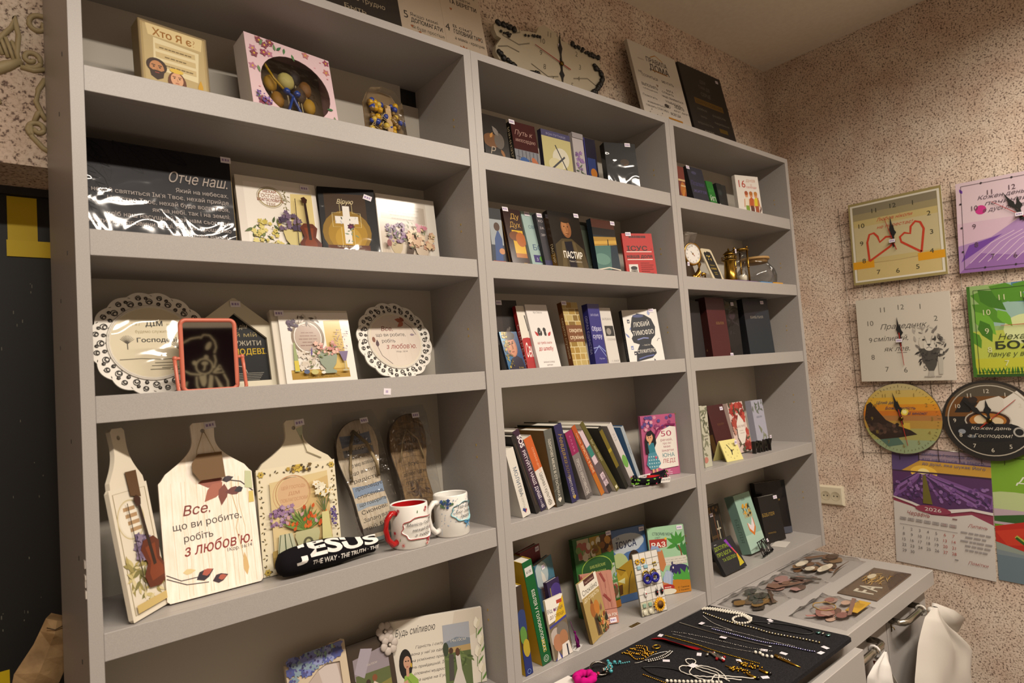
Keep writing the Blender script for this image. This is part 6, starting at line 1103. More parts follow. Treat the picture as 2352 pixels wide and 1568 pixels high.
m = MB(); m.prism(rr(0, w, 0, h, .01), 0, .004, 'cfc2a4'); a = Art(m, (0, 0, 0), (w, 0, 0), (0, 0, h)); g = random.Random(4)
E_ = [(.16, .86)] + [(.14 + .05*g.random(), .86 - .09*i) for i in range(1, 8)] + [(.2 + .1*i, .1 + .05*g.random()) for i in range(7)] + [(.84 + .04*g.random(), .2 + .1*i) for i in range(7)] + [(.8 - .1*i, .88 + .05*g.random()) for i in range(6)]
a.p(E_, '161513'); a.t(.5, .5, .06, 'Бережи', 'a08a34', w=.4); a.t(.5, .4, .06, 'СЕБЕ', 'c2a43c', w=.5, b=.02); a.scat(12, .3, .7, .56, .8, .02, ['a08a34', 'c9b04a', '8a3c24'], 'd', 3); a.lines(.5, .3, .4, 2, .05, .016, 'a08a34'); m.build('card', r)
r = thing('lighthouse_figurine', 'brass lighthouse figurine beside the hourglass', 'figurine', M2(1.742, .06)); B = '9c7a34/m'
m = MB(); m.lathe([(.026, 0), (.026, .006), (.022, .008), (.017, .076), (.019, .078), (.019, .081), (.001, .082)], B, n=24); m.build('tower', r)
for i in range(3): m = MB(); m.rbox(-.003, .003, -.0215 + .0015*i, -.012, .022 + .018*i, .03 + .018*i, '4a3814', .0005); m.build('window', r)
m = MB(); m.lathe([(.024, .08), (.024, .083), (.012, .0835)], B, n=24); m.tube([(.0235*math.cos(t), .0235*math.sin(t), .094) for t in [.2618*i for i in range(24)]], .001, B, 6, True); m.tube([(.0235*math.cos(t), .0235*math.sin(t), .089) for t in [.2618*i for i in range(24)]], .0008, B, 6, True)
for i in range(12): t = .5236*i; m.tube([(.0235*math.cos(t), .0235*math.sin(t), .082), (.0235*math.cos(t), .0235*math.sin(t), .095)], .0009, B, 5)
m.build('gallery', r)
m = MB(); m.lathe([(.012, .083), (.012, .1)], '2f2a20/g', n=16)
for i in range(8): t = .785*i; m.tube([(.0135*math.cos(t), .0135*math.sin(t), .083), (.0135*math.cos(t), .0135*math.sin(t), .101)], .0012, B, 5)
m.lathe([(.019, .1), (.019, .103), (.009, .112), (.003, .114), (.003, .12), (.0005, .123)], B, n=24); m.build('lantern', r); tagpart(r, .013, .105, -.016, .008, .014)
r = thing('hourglass', 'brass framed hourglass with white sand, between the lighthouse and the glass teapot', 'hourglass', M2(1.815, .06, 12))
m = MB(); m.lathe([(.028, 0), (.028, .006), (.001, .0062)], B, n=24); m.lathe([(.001, .118), (.027, .1182), (.027, .124), (.001, .125)], B, n=24)
for i in range(3): t = 2.094*i + .4; m.tube([(.023*math.cos(t), .023*math.sin(t), .005), (.023*math.cos(t), .023*math.sin(t), .12)], .003, B, 8); m.ball((.023*math.cos(t), .023*math.sin(t), .062), .0048, B, 8, 5); m.ball((.023*math.cos(t), .023*math.sin(t), .128), .004, B, 8, 5)
m.build('frame', r)
m = MB(); m.lathe([(.006, .008), (.016, .014), (.018, .03), (.012, .05), (.0025, .062), (.012, .074), (.018, .094), (.016, .11), (.006, .116)], 'glass', n=20); m.build('bulb', r)
m = MB(); m.lathe([(.005, .009), (.0148, .015), (.016, .03), (.014, .036), (.001, .04)], 'e4ddc8', n=20); m.build('sand', r)
r = thing('glass_teapot', 'round glass teapot with a cork lid and looped handle', 'teapot', M2(1.947, .083, 10))
m = MB(); m.lathe([(.045, .0004), (.058, .003), (.066, .02), (.068, .04), (.062, .062), (.048, .08), (.043, .088), (.044, .098)], 'glass', n=40, cap=False); m.lathe([(.001, .002), (.045, .0004)], 'glass', n=40, cap=False); m.build('body', r)
m = MB(); m.lathe([(.001, .099), (.048, .099), (.049, .102), (.048, .107), (.001, .108)], 'b08a52', n=40); m.lathe([(.001, .088), (.041, .088), (.042, .099)], 'a07c48', n=32, cap=False); m.build('lid', r)
m = MB(); m.tube([(.058, -.02, .072), (.074, -.028, .078), (.086, -.032, .066), (.086, -.03, .046), (.074, -.026, .03), (.063, -.022, .026)], .0032, 'glass', 8); m.build('handle', r); tagpart(r, .078, .052, -.037, .012, .009)
for i, (x0, x1, c, lb) in enumerate(((1.652, 1.694, 'b8564c', 'red and white'), (1.697, 1.838, '6a4a8c', 'purple'), (1.858, 1.936, '3f8ac8', 'light blue'), (1.94, 2.008, 'd89a10', 'yellow'))):
    m = MB(); m.rbox(0, x1-x0, 0, .011, 0, .0105 + .001*i, c, .0008)
    a = Art(m, (0, 0, 0), (x1-x0, 0, 0), (0, 0, .0105))
    if i == 0: a.r(.3, .1, .2, .8, 'e0d8d4')
    if i == 1: a.lines(.5, .5, .8, 1, .1, .25, 'b09ac0')
    o = m.build('booklet'); o.matrix_world = Matrix.Translation((x0, .0205, SZ[2] + .0003)); meta(o, lb + ' flat booklet edge along the ornament shelf front', 'booklet', 'flat booklets on the ornament shelf')
# ---- third row: bibles
book((1.505, .075, SZ[3], .078, .18, 3, 0, 0), .03, '131013', lambda a: a.r(0, 0, .9, .98, '1a1418'), 'black bible half hidden behind the unit edge, first of the dark bibles')
book(P_('r3b', x=1.60, w=.105), .035, '4a161b/s', lambda a: (a.l([(.05, .03), (.95, .03), (.95, .97), (.05, .97)], .006, '5c2426', True), a.t(.62, .55, .055, 'БІБЛІЯ', '8a6a3c', w=.4)), 'maroon leather bible with small gold title on the third shelf', lambda a: (a.r(0, 0, 1, 1, '33100f/s'), a.t(.5, .12, .04, 'Б', '8a6a3c')), tag=(.92, .006))
book(P_('r3c', x=1.727, w=.082, y=.08), .03, '1e1a1b/w', lambda a: (a.e(.5, .72, .1, .08, '3a2c34'), a.scat(12, .2, .8, .4, .8, .05, ['2c2628', '332b30'], 'leaf', 3)), 'dark patterned bible in film between the maroon and the blue-grey bible', tag=(.5, .88))
book(P_('r3d', x=1.84, w=.132, h=.194, yaw=-8, y=.072, lean=4), .035, '1a1a20/s', lambda a: (a.r(.0, .0, 1, .62, '232a33/s'), a.p([(0, .62), (.3, .66), (.5, .74), (1, .8), (1, .5), (0, .4)], '232a33/s'), a.t(.48, .645, .06, 'БИБЛИЯ', '8a8478', w=.5), a.l([(.9, .02), (.9, .98)], .006, '2f3640')), 'blue-grey bible with silver title at the right of the dark bibles', tag=(.7, .9))
# ---- fourth row
book(P_('r4a', x=1.46, w=.036), .018, 'b9b7a4', lambda a: (a.scat(26, .1, .9, .55, .95, .06, ['6a6c58', '7d7f68', '5a5c4a'], 'leaf', 3), a.scat(16, .1, .9, .2, .5, .05, ['7d7f68'], 'leaf', 5), a.e(.2, .12, .06, .05, 'b8786a'), a.lines(.5, .5, .6, 2, .05, .02, '8a8678')), 'cream floral bible at the left of the yellow clock shelf')
book(P_('r4b', x=1.612, w=.092, y=.075), .025, '43141c/s', lambda a: (a.l([(.06, .03), (.95, .03), (.95, .97), (.06, .97)], .006, '532028', True), a.t(.55, .6, .05, 'БІБЛІЯ', '6a4428', w=.4)), 'maroon bible behind the yellow tent clock', lambda a: (a.r(0, 0, 1, 1, '33100f'), a.r(.2, .1, .6, .35, '6a4a1c')), tag=(.74, .88))
def art_rose(a):
    a.r(0, 0, 1, 1, 'd6bdb4'); a.scat(20, .1, .9, .66, .94, .1, ['a0322a', 'b4443a', '8a2822'], 'fl', 3); a.scat(14, .1, .9, .62, .97, .07, ['4a4a34', '5c5c44'], 'leaf', 5); a.scat(14, .6, .95, .05, .4, .09, ['b4443a', 'c8786a', '8f2c26'], 'fl', 6); a.scat(10, .05, .3, .4, .66, .07, ['c08a7a', 'a8483c'], 'fl', 2); a.scat(9, .3, .9, .06, .3, .06, ['5c5c44'], 'leaf', 6)
    a.p([(.22, .3), (.28, .58), (.52, .76), (.74, .62), (.76, .34), (.56, .18), (.36, .16)], 'e0d8cf'); a.t(.5, .49, .06, 'БИБЛИЯ', '8a5c54', w=.5); a.lines(.5, .42, .36, 2, .05, .012, 'b8a49c')
book(P_('r4c', x=1.718, w=.092, lean=8, y=.08), .022, 'd6bdb4', art_rose, 'white bible framed by red roses')
book(P_('r4d', x=1.868, w=.075, y=.09, lean=5), .022, 'a8a8b8', lambda a: (a.scat(20, .05, .95, .78, .98, .07, ['5c6458', '6d7468'], 'leaf', 4), a.t(.5, .62, .05, 'БІБЛІЯ', '77788a', w=.44), a.scat(14, .5, .95, .05, .35, .07, ['7d8068', '8f927c'], 'leaf', 5)), 'pale lavender bible with leaves, beside the white rose bible')
r = thing('tent_clock', 'pale yellow folded tent clock with black hands', 'clock', Matrix.Translation((1.575, .03, SZ[4]+.0004)) @ Matrix.Rotation(math.radians(-8), 4, 'Z'))
m = MB(); pts = [(0, 0), (.0235, .058), (.0265, .061), (.0295, .058), (.0540, 0), (.0505, 0), (.0265, .055), (.0035, 0)]
ww = .074; vs = [(x, -z_ + 0, y) for x, y, z_ in []]
n = len(pts)
m.add([(0 + q, y, z) for q in (0, ww) for y, z in pts], [tuple(range(n)), tuple(range(2*n-1, n-1, -1))] + [(i, i+n, (i+1) % n + n, (i+1) % n) for i in range(n)], 'd9cf86'); m.build('body', r)
m = MB(); a = Art(m, (0.0, 0, 0), (ww, 0, 0), (0, .0235, .058)); a.mb = m
for i in range(12):
    t = math.pi/2 - i*math.pi/6
    if i % 3 == 0: a.t(.5 + .36*math.cos(t), .44 + .36*math.sin(t), .12, str(i or 12), '3a3628')
    else: a.r(.5 + .36*math.cos(t), .48 + .36*math.sin(t), .02, .05, '4a4632')
m.k = m.k or ['3a3628']; m.build('numerals', r)
m = MB(); a = Art(m, (0, 0, 0), (ww, 0, 0), (0, .0235, .058)); a.k = 40; a.l([(.5, .5), (.34, .82)], .035, '1c1a16'); a.l([(.5, .5), (.46, .3)], .05, '1c1a16'); a.l([(.5, .5), (.66, .54)], .05, '8a7a2c'); a.e(.5, .5, .06, .06, '1c1a16'); m.build('hands', r)
tagpart(r, ww*.72, .045, .011, .011, .014)
r = thing('word_figurine', 'black standing letters spelling PRAY', 'figurine', Matrix.Translation((1.757, .04, SZ[4]+.0004)) @ Matrix.Rotation(math.radians(-4), 4, 'Z'))
def solid_text(txt, h, dep, col, x0, bold=.03, W=None, y0=0):
    vs, fs = text_mesh(txt, bold); a0 = min(v[0] for v in vs); a1 = max(v[0] for v in vs); b0 = min(v[1] for v in vs); b1 = max(v[1] for v in vs)
    k = h/(b1-b0); kx = W/(a1-a0) if W else k; n = len(vs); ed = {}
    for f in fs:
        for i in range(len(f)):
            e = (f[i], f[(i+1) % len(f)])
            if (e[1], e[0]) in ed: del ed[(e[1], e[0])]
            else: ed[e] = 1
    m = MB(); P = [((x-a0)*kx + x0, (y-b0)*k) for x, y in vs]
    m.add([(x, y0, z) for x, z in P] + [(x, y0+dep, z) for x, z in P], list(fs) + [tuple(i+n for i in f[::-1]) for f in fs] + [(b, a, a+n, b+n) for a, b in ed], col); return m
for i, ch in enumerate('PRAY'): solid_text(ch, .038, .012, '15120f/s', .0255*i, .02, .0225).build('letter', r)
tagpart(r, .088, .039, 0, .009, .010)
# ---- fifth row
book(P_('r5a', x=1.602, w=.075, y=.115, lean=9, h=.165), .02, '1e1812', lambda a: (a.l([(.08, .04), (.92, .04), (.92, .96), (.08, .96)], .01, '5c4420', True), a.l([(.66, .2), (.66, .7)], .03, 'a8a08c'), a.l([(.52, .55), (.82, .55)], .03, 'a8a08c'), a.t(.35, .4, .07, 'МОЛИТВ', '7a5a2c', w=.5), a.scat(14, .1, .9, .8, .96, .03, ['5c4420', '7a5a2c'], 'd', 3), a.scat(10, .1, .9, .06, .2, .03, ['5c4420'], 'd', 4), a.r(.44, .06, .06, .9, '5a3420')), 'dark ornate prayer book with a grey cross', tag=(.2, .8))
def art_teal(a):
    a.r(0, 0, 1, 1, '8fb0a0'); a.r(0, 0, 1, .3, 'a8c4b4'); a.t(.5, .88, .06, 'БІБ', '3a4a44', w=.2); a.p([(.3, .5), (.5, .42), (.72, .58), (.72, .38), (.52, .26), (.32, .36)], 'c8701c'); a.p([(.34, .5), (.5, .44), (.68, .58), (.68, .42), (.52, .32), (.36, .4)], 'dcd0d4')
    for i, s in enumerate(('ХТО', 'ТАКИЙ')): a.t(.5, .68 - i*.1, .12, s, ('3a3420', 'b0801c')[i], w=.5, b=.03)
    a.scat(14, .28, .76, .52, .8, .035, ['2c2c1c', 'c8942c', '5a7a5c'], 'd', 3)
book(P_('r5b', x=1.715, w=.098, lean=15, y=.062, h=.182), .034, '8fb0a0', art_teal, 'teal bible with an orange and white emblem', lambda a: (a.r(0, 0, 1, 1, '6d8c80'), a.t(.35, .4, .09, 'БІБЛІЯ', '4a6258', rot=V, L=.4)))
book(P_('r5c', x=1.868, w=.09, lean=9, yaw=-14, y=.092, h=.15), .02, '121012/s', lambda a: (a.t(.36, .56, .1, 'БІБЛІЯ', '8f7434', w=.62, b=.015), a.t(.36, .18, .04, 'ПЕРЕКЛАД', '8f7434', w=.4)), 'black bible with gold title beside the teal bible', tag=(.78, .9))
book(P_('r5d', x=1.93, w=.125, lean=6, yaw=-24, y=.142, h=.182), .026, '141113/w', lambda a: (a.t(.6, .62, .05, 'БІБЛІЯ', '8f7434', w=.3), a.r(.0, .0, 1, .12, '4a4c58/w')), 'large black bible in creased film at the end of the bottom shelf', tag=(.52, .14))
def art_dost(a):
    a.r(0, 0, 1, 1, '141318'); a.t(.06, .72, .15, 'ДОСТУПНО', '8aa01c', 'l', w=.66, b=.01); a.t(.06, .53, .15, 'ПРО БОГА', '8aa01c', 'l', w=.62, b=.01); a.t(.18, .36, .13, 'ТА БІБЛІЮ', '8aa01c', 'l', w=.6)
    a.p([(.6, .92), (.72, .94), (.8, .64), (.74, .64)], '7a2ca0'); a.p([(.74, .66), (.8, .66), (.88, .44), (.84, .42)], 'c83c50'); a.p([(.83, .44), (.88, .44), (.96, .12), (.72, .08), (.78, .2)], 'b8a81c'); a.p([(.84, .42), (.88, .42), (.87, .3), (.82, .34)], 'd88a1c')
    a.lines(.18, .88, .14, 1, .1, .025, '8a8a8a')
book(P_('r5e', x=1.50, y=.021, lean=29, w=.115, h=.096), .011, '141318', art_dost, 'black booklet with lime lettering leaning at the front of the bottom shelf')
p = (1.716, .024, SZ[5]+.0045, .08, .046, 20, 8, 0); r = thing('home_keychain', 'grey metal key holder spelling HOME with rings, before the teal bible', 'key holder', POSE(p, .002))
solid_text('HOME', .046, .0012, '4a4c4e/m', .002, .01, .088).build('word', r)
m = MB(); m.rbox(0, .092, 0, .0014, -.0, .0035, '4a4c4e/m', .0002); m.rbox(0, .092, 0.0001, .0013, .044, .0465, '4a4c4e/m', .0002); m.build('bar', r)
for i in range(4):
    m = MB(); x = .014 + .021*i; m.tube([(x, -.004 - .008*math.cos(t) - .004, .002 + .0025*math.sin(t) + .0) for t in [.5236*k for k in range(12)]], .0008, '2a2a2c/m', 5, True) if 0 else m.tube([(x + .0065*math.cos(t), -.0012 - .0012*math.sin(t), .0085 + .0062*math.sin(t) - .004) for t in [.5236*k for k in range(12)]], .0009, '2a2a2c/m', 6, True); m.build('key_ring', r)
tagpart(r, .07, .03, -.001, .011, .01)
m = MB(); m.rbox(0, .07, 0, .045, 0, .0012, 'cfcac2', .0004); o = m.build('paper_slip'); o.matrix_world = Matrix.Translation((1.865, .028, SZ[5]+.0004)) @ Matrix.Rotation(.25, 4, 'Z'); meta(o, 'white paper slip lying in front of the black gold-titled bible', 'paper')

# ================================================================ on top of the shelves
ZT = TT + .0004
def art_rules(a):
    a.r(0, 0, 1, 1, 'd3c4b0'); c = '3c3630'; o = 'b06a3c'
    a.l([(.5, .04), (.5, .96)], .003, 'b8a892')
    for x, al, L in ((.06, 'l', [(.93, .05, 'ПРАВИЛА', .03), (.86, .06, 'НАШОЇ', .03), (.77, .034, 'Маму слухати', 0), (.72, .034, 'й поважати', 0), (.60, .036, 'Якщо мамі', 0), (.555, .044, 'ДОПОМАГАТИ,', .03), (.505, .036, 'їй буде простіше', 0), (.46, .036, 'все встигати', 0), (.385, .036, 'Мама любить нас', 0), (.34, .036, 'любими', 0)]), (.55, 'l', [(.93, .05, 'РОДИНИ', .03), (.82, .036, 'Маму треба', 0), (.77, .036, 'цінувати', 0), (.72, .046, 'ТА БЕРЕГТИ', .03), (.63, .034, 'В сім’ї', 0), (.585, .046, 'ГОЛОВНИЙ ТАТО,', .03), (.535, .036, 'а мама - красуня', 0), (.445, .034, 'Щаслива', 0), (.395, .054, 'МАМА -', .04), (.34, .036, 'щаслива сім’я', 0)])):
        for y, s, tx, b in L: a.t(x + .06, y - .16 if y < .7 else y - .05, s, tx, c, al, b, w=min(.36, .034*len(tx)))
    for x, y, n in ((.05, .41, '5'), (.52, .43, '4'), (.53, .24, '6')): a.t(x+.02, y, .08, n, c)
    for x, y in ((.12, .36), (.2, .33), (.62, .62), (.92, .44)): heart(a, x, y, .012, o)
    a.p([(.66, .34), (.66, .31), (.74, .31), (.74, .34), (.72, .325), (.7, .345), (.68, .325)], o); a.leaf(.42, .2, .9, .06, .02, o); a.leaf(.42, .2, .4, .06, .02, o)
def art_dark(cols):
    def f(a):
        a.r(0, 0, 1, 1, '2b231d'); a.p([(.35, .75), (.66, .75), (.62, .82), (.4, .82)], 'b8781c')
        for i, (s, w) in enumerate((('ВСЕГДА', .4), ('ЛЮБИТЬ', .5), ('даже если', .44), ('иногда это трудно', .6), ('Быть', .2), ('РЯДОМ', .3))): a.t(.55, .66 - i*.085, .05, s, cols[i % len(cols)], w=w)
        a.scat(6, .1, .3, .5, .7, .03, ['8a7d6a'], 'leaf', 3); a.ring(.84, .26, .05, .006, '8a7d6a')
    return f
plaque((.372, .142, ZT, .252, .34, 10, 0, 0), .014, '2b231d', art_dark(['b5a68c']), 'dark brown motto board, leftmost of the signs on top of the shelves', name='motto_board', cat='sign')
plaque((.6265, .15, ZT, .25, .35, 9, 0, 0), .012, 'd3c4b0', art_rules, 'cream family rules board beside the map-shaped clock', name='motto_board', cat='sign')
def art_dom(a):
    a.r(0, 0, 1, 1, 'dcd6cc'); c = '4a443e'; g = random.Random(4)
    a.l([(.42, .9), (.54, .94), (.68, .9)], .01, 'c08a2c'); a.t(.54, .84, .07, 'ПРАВИЛА', c, w=.44, b=.03); a.t(.56, .76, .09, 'ДОМА', c, w=.42, b=.04); a.r(.4, .755, .32, .012, '9c6a1c'); a.t(.2, .83, .025, 'нашего', '8a6a5c')
    L = [(.12, .68, .03, 'НЕ'), (.3, .655, .036, 'ССОРИТЬСЯ'), (.68, .66, .036, 'МЕЧТАТЬ'), (.25, .55, .04, 'ВЫПОЛНЯТЬ'), (.24, .515, .024, 'обещания'), (.68, .58, .03, 'БОГА'), (.62, .545, .028, 'СЛУШАТЬ'), (.7, .5, .028, 'ЧАЩЕ ОБНИМАТЬСЯ'), (.2, .44, .03, 'Помогать'), (.68, .45, .03, 'УЛЫБАТЬСЯ'), (.8, .42, .05, 'ЛЮБИТЬ'), (.84, .385, .026, 'друг друга'), (.3, .38, .03, 'извиняться'), (.3, .34, .03, 'говорить СПАСИБО'), (.68, .33, .036, 'ВСЕГДА'), (.32, .24, .03, 'быть честным'), (.36, .2, .032, 'как СЕМЬЯ'), (.7, .2, .024, 'день за днём'), (.2, .1, .028, 'верить'), (.66, .1, .028, 'благодарить'), (.6, .06, .024, 'Бога за всё')]
    for x, y, s, t in L: a.t(x, y, s, t, c, b=.02 if t.isupper() else 0, w=min(.46, .036*len(t)))
    a.r(.5, .245, .3, .05, 'c0841c'); a.t(.65, .258, .028, 'ПРОЩАТЬ', '4a3a1c', w=.24, b=.02); a.e(.52, .41, .035, .02, c); a.ring(.57, .41, .015, .005, c); heart(a, .42, .6, .018, 'a08a7a')
    for i in range(8): a.e(g.uniform(.1, .4), g.uniform(.26, .32), .006, .006, c, n=6)
    a.p([(.85, .05), (.92, .06), (.9, .1)], 'c0841c')
plaque((1.476, .128, ZT, .256, .356, 10, 0, 0), .012, 'dcd6cc', art_dom, 'white house rules board with orange marks, on top near the corner', name='motto_board', cat='sign', edge='bdb5a8')
def art_dk2(a):
    a.r(0, 0, 1, 1, '2a2521')
    for x, y, s, t, c in ((.5, .85, .05, 'ДІМ', '6d655a'), (.5, .78, .05, 'ТАМ ДЕ', '6d655a'), (.5, .7, .055, 'СЕРЦЕ', '77705f'), (.3, .52, .034, 'любов', '77705f'), (.7, .5, .034, 'радість', '77705f'), (.3, .44, .034, 'мир', '6d655a'), (.72, .42, .034, 'терпіння', '77705f'), (.3, .36, .034, 'вірність', '6d655a'), (.34, .27, .045, 'ДОБРО', 'a09888'), (.72, .26, .036, 'НАДІЯ', '77705f'), (.46, .17, .036, 'лагідність', '8a8272'), (.5, .12, .036, 'прощення', '8a8272'), (.75, .06, .03, 'вдячність', '77705f')): a.t(x, y, s, t, c, w=min(.5, .045*len(t)))
    a.r(.18, .585, .68, .065, '6f5210'); a.t(.52, .6, .04, 'БЛАГОСЛОВЕННЯ', '3a2c10', w=.6); a.r(.62, .335, .2, .045, '6a5214')
plaque((1.765, .137, ZT, .268, .366, 10, 0, 0), .012, '2a2521', art_dk2, 'dark motto board with ochre bars, nearest the corner on top', name='motto_board', cat='sign', tag=(.86, .93))
# map clock
r = thing('map_clock', 'cream country-map clock edged with black pebbles, standing on top of the middle unit', 'clock', Matrix.Translation((0, .0, 0)))
up = [(.919, 2.318), (.919, 2.329), (.932, 2.346), (.945, 2.340), (.988, 2.345), (1.012, 2.343), (1.043, 2.350), (1.071, 2.354), (1.083, 2.375), (1.104, 2.388), (1.124, 2.383), (1.149, 2.378), (1.171, 2.362), (1.227, 2.362), (1.255, 2.354), (1.282, 2.357), (1.320, 2.354), (1.333, 2.333), (1.326, 2.307), (1.336, 2.296), (1.332, 2.275), (1.308, 2.252), (1.287, 2.236)]
dn = [(1.270, 2.205), (1.235, 2.200), (1.215, 2.175), (1.235, 2.140), (1.205, 2.1095), (1.180, 2.125), (1.165, 2.165), (1.130, 2.190), (1.100, 2.215), (1.075, 2.242), (1.050, 2.240), (1.030, 2.215), (1.000, 2.212), (.975, 2.228), (.950, 2.236), (.930, 2.240), (.918, 2.257), (.921, 2.274), (.941, 2.300), (.927, 2.303)]
r.matrix_world = Matrix.Translation((0, .186, .0004))
m = MB(); m.prism(up + dn, 0, .014, 'cfc6ae'); a = Art(m, (.92, 0, 2.13), (.41, 0, 0), (0, 0, .26))
for i in range(12):
    t = math.pi/2 - i*math.pi/6; a.t(.586 + .19*math.cos(t), .63 + .3*math.sin(t)*.95, .085, str(i or 12), '6a6454', sh=.15)
for L in ([(.06, .7), (.2, .66), (.3, .72)], [(.7, .5), (.85, .56), (.95, .5)], [(.3, .5), (.45, .42), (.55, .46)], [(.02, .56), (.1, .6), (.2, .58)], [(.15, .76), (.22, .8), (.2, .86)]): a.l(L, .007, '8f8874'); a.l([(x, y-.008) for x, y in L], .004, '4a4438')
m.build('map', r)
g = random.Random(12)
def peb(P, n, s=.0085):
    for i in range(n):
        q = i/(max(1, n-1))*(len(P)-1); k = min(int(q), len(P)-2); f = q-k; x = P[k][0]*(1-f)+P[k+1][0]*f; z = P[k][1]*(1-f)+P[k+1][1]*f
        m = MB(); m.ball((x + g.uniform(-.004, .004), -.004, z + g.uniform(-.004, .004)), s*g.uniform(.7, 1.2), '141414/s', 7, 5, (1, .7, g.uniform(.7, 1.1))); m.build('pebble', r)
peb([(.93, 2.338), (.965, 2.338), (.99, 2.336)], 9); peb([(.925, 2.262), (.95, 2.243), (.98, 2.232), (1.0, 2.222), (1.04, 2.225), (1.06, 2.238)], 15); peb([(1.215, 2.362), (1.25, 2.356), (1.29, 2.352), (1.318, 2.35)], 14, .007); peb([(1.30, 2.32), (1.328, 2.308), (1.333, 2.29), (1.33, 2.275), (1.31, 2.258), (1.295, 2.242), (1.28, 2.225)], 22); peb([(.94, 2.318), (.975, 2.316)], 6, .005); peb([(1.03, 2.335), (1.08, 2.345)], 6, .005)
def hands(par, cx, cz, y, hr, mi, se, R, seclen=.8, red='a8281c'):
    def hand(ang, L, wd, name, col, tail=.18, dy=0):
        m = MB(); ca, sa = math.sin(ang), math.cos(ang); T2 = lambda u, v: (cx + u*ca + v*sa, cz + u*sa - v*ca)
        P = [T2(*q) for q in ([(-L*tail, -wd*.4), (-L*tail, wd*.4), (0, wd*.5), (L*.3, wd*.35), (L*.5, wd*1.25), (L*.66, wd*.5), (L, 0), (L*.66, -wd*.5), (L*.5, -wd*1.25), (L*.3, -wd*.35), (0, -wd*.5)] if name != 'second_hand' else [(-L*.35, -wd), (-L*.35, wd), (L, wd*.5), (L, -wd*.5)])]
        m.prism(P, y - .002 - dy, y - .0012 - dy, col); m.build(name, par)
    hand(hr, R*.55, R*.07, 'hour_hand', '141210', .25); hand(mi, R*.8, R*.055, 'minute_hand', '141210', .22, .0012); hand(se, R*seclen, R*.012, 'second_hand', red, dy=.0024)
    m = MB(); m.lathe([(R*.06, 0), (R*.06, -.006), (R*.02, -.007)], '6a5424/m', (cx, y, cz), 12, ax=1); m.build('hand_cap', par)
hands(r, 1.160, 2.290, 0, math.pi, 0.0, math.radians(285), .115, .9); tagpart(r, 1.152, 2.337, -.003, .014, .010)

# ================================================================ right wall: clocks on a wire grid, calendars, socket
def WM(y, z, off, roll=0): return Matrix.Translation((RW - off, y, z)) @ Matrix.Rotation(math.radians(-90), 4, 'Z') @ Matrix.Rotation(math.radians(roll), 4, 'Y')
m = MB()
for i in range(17): x = .02 + .0615*i; m.tube([(x, -.001, .02), (x, -.001, .98)], .0009, '8a8278/m', 5)
for i in range(15): z = .04 + .0625*i; m.tube([(.01, .0022, z), (1.03, .0022, z)], .0009, '8a8278/m', 5)
o = m.build('wire_grid'); o.matrix_world = WM(-.0, .985, .0065); meta(o, 'thin metal wire grid on the right wall carrying the clocks', 'grid panel')
def sqclock(y, z, w, h, label, art, times, roll=1.4, R=.1, edge='d8d2c4', hx=.5, hy=.5, red='a8281c'):
    r = thing('wall_clock', label, 'clock', WM(y, z, .024, roll), 'wall clocks'); m = MB(); m.rbox(0, w, 0, .006, 0, h, edge, .0008); art(Art(m, (0, 0, 0), (w, 0, 0), (0, 0, h))); m.build('dial', r)
    m = MB(); m.rbox(w*hx-.028, w*hx+.028, .006, .0195, h*hy-.028, h*hy+.028, '1a1a1a', .001); m.build('movement', r); hands(r, w*hx, h*hy, -.001, *times, R, red=red); tagpart(r, w*hx-.012, h*hy-.004, -.0105, .02, .012); return r
def nums(a, rx, ry, s, c, cx=.5, cy=.5, b=0, sh=0, square=True, sx=1):
    for i in range(12):
        t = math.pi/2 - i*math.pi/6; k = 1/max(abs(math.cos(t)), abs(math.sin(t)))**.75 if square else 1
        a.t(cx + rx*k*math.cos(t), cy - s*.36 + ry*k*math.sin(t), s, str(i or 12), c, b=b, sh=sh, sx=sx)
def art_hearts_clock(a):
    a.r(0, 0, 1, 1, '9a8c58'); a.r(.05, .05, .9, .9, 'c2b075'); a.r(.05, .3, .9, .4, 'c4b78c'); a.r(.05, .78, .9, .17, '9b8f68'); a.r(.05, .86, .9, .09, '857c64'); a.r(.05, .05, .9, .2, 'c9b57a')
    for P in (((.02, .03), (.98, .03), (.98, .05), (.02, .05)), ((.02, .95), (.98, .95), (.98, .97), (.02, .97)), ((.02, .03), (.045, .03), (.045, .97), (.02, .97)), ((.955, .03), (.98, .03), (.98, .97), (.955, .97))): a.p(P, 'ddd8c8')
    a.l([(.05, .25), (.5, .24), (.95, .255)], .006, 'a08a58'); a.r(.01, .19, .24, .09, 'd89a0c'); a.r(.72, .19, .27, .09, 'd89a0c')
    nums(a, .375, .385, .075, '3c3824', b=.01, sx=1.15)
    a.l([(.2, .27), (.19, .5), (.22, .59), (.27, .6), (.31, .55), (.33, .48), (.4, .53), (.47, .52), (.49, .47), (.44, .41)], .024, 'c23a1a'); a.l([(.2, .27), (.44, .41)], .024, 'c23a1a')
    a.l([(.76, .29), (.56, .44), (.55, .5), (.6, .54), (.66, .52), (.67, .6), (.72, .65), (.77, .63), (.8, .55), (.76, .29)], .024, 'c23a1a')
    a.t(.5, .73, .055, 'Любов ніколи', 'c2452a', sh=.3, w=.38); a.t(.5, .64, .055, 'не перестає!', 'c2452a', sh=.3, w=.38)
sqclock(-.056, 1.6575, .303, .308, 'yellow square clock with two red hearts', art_hearts_clock, (math.radians(2), math.radians(-3), math.radians(-15)), R=.115, hx=.48, hy=.46)
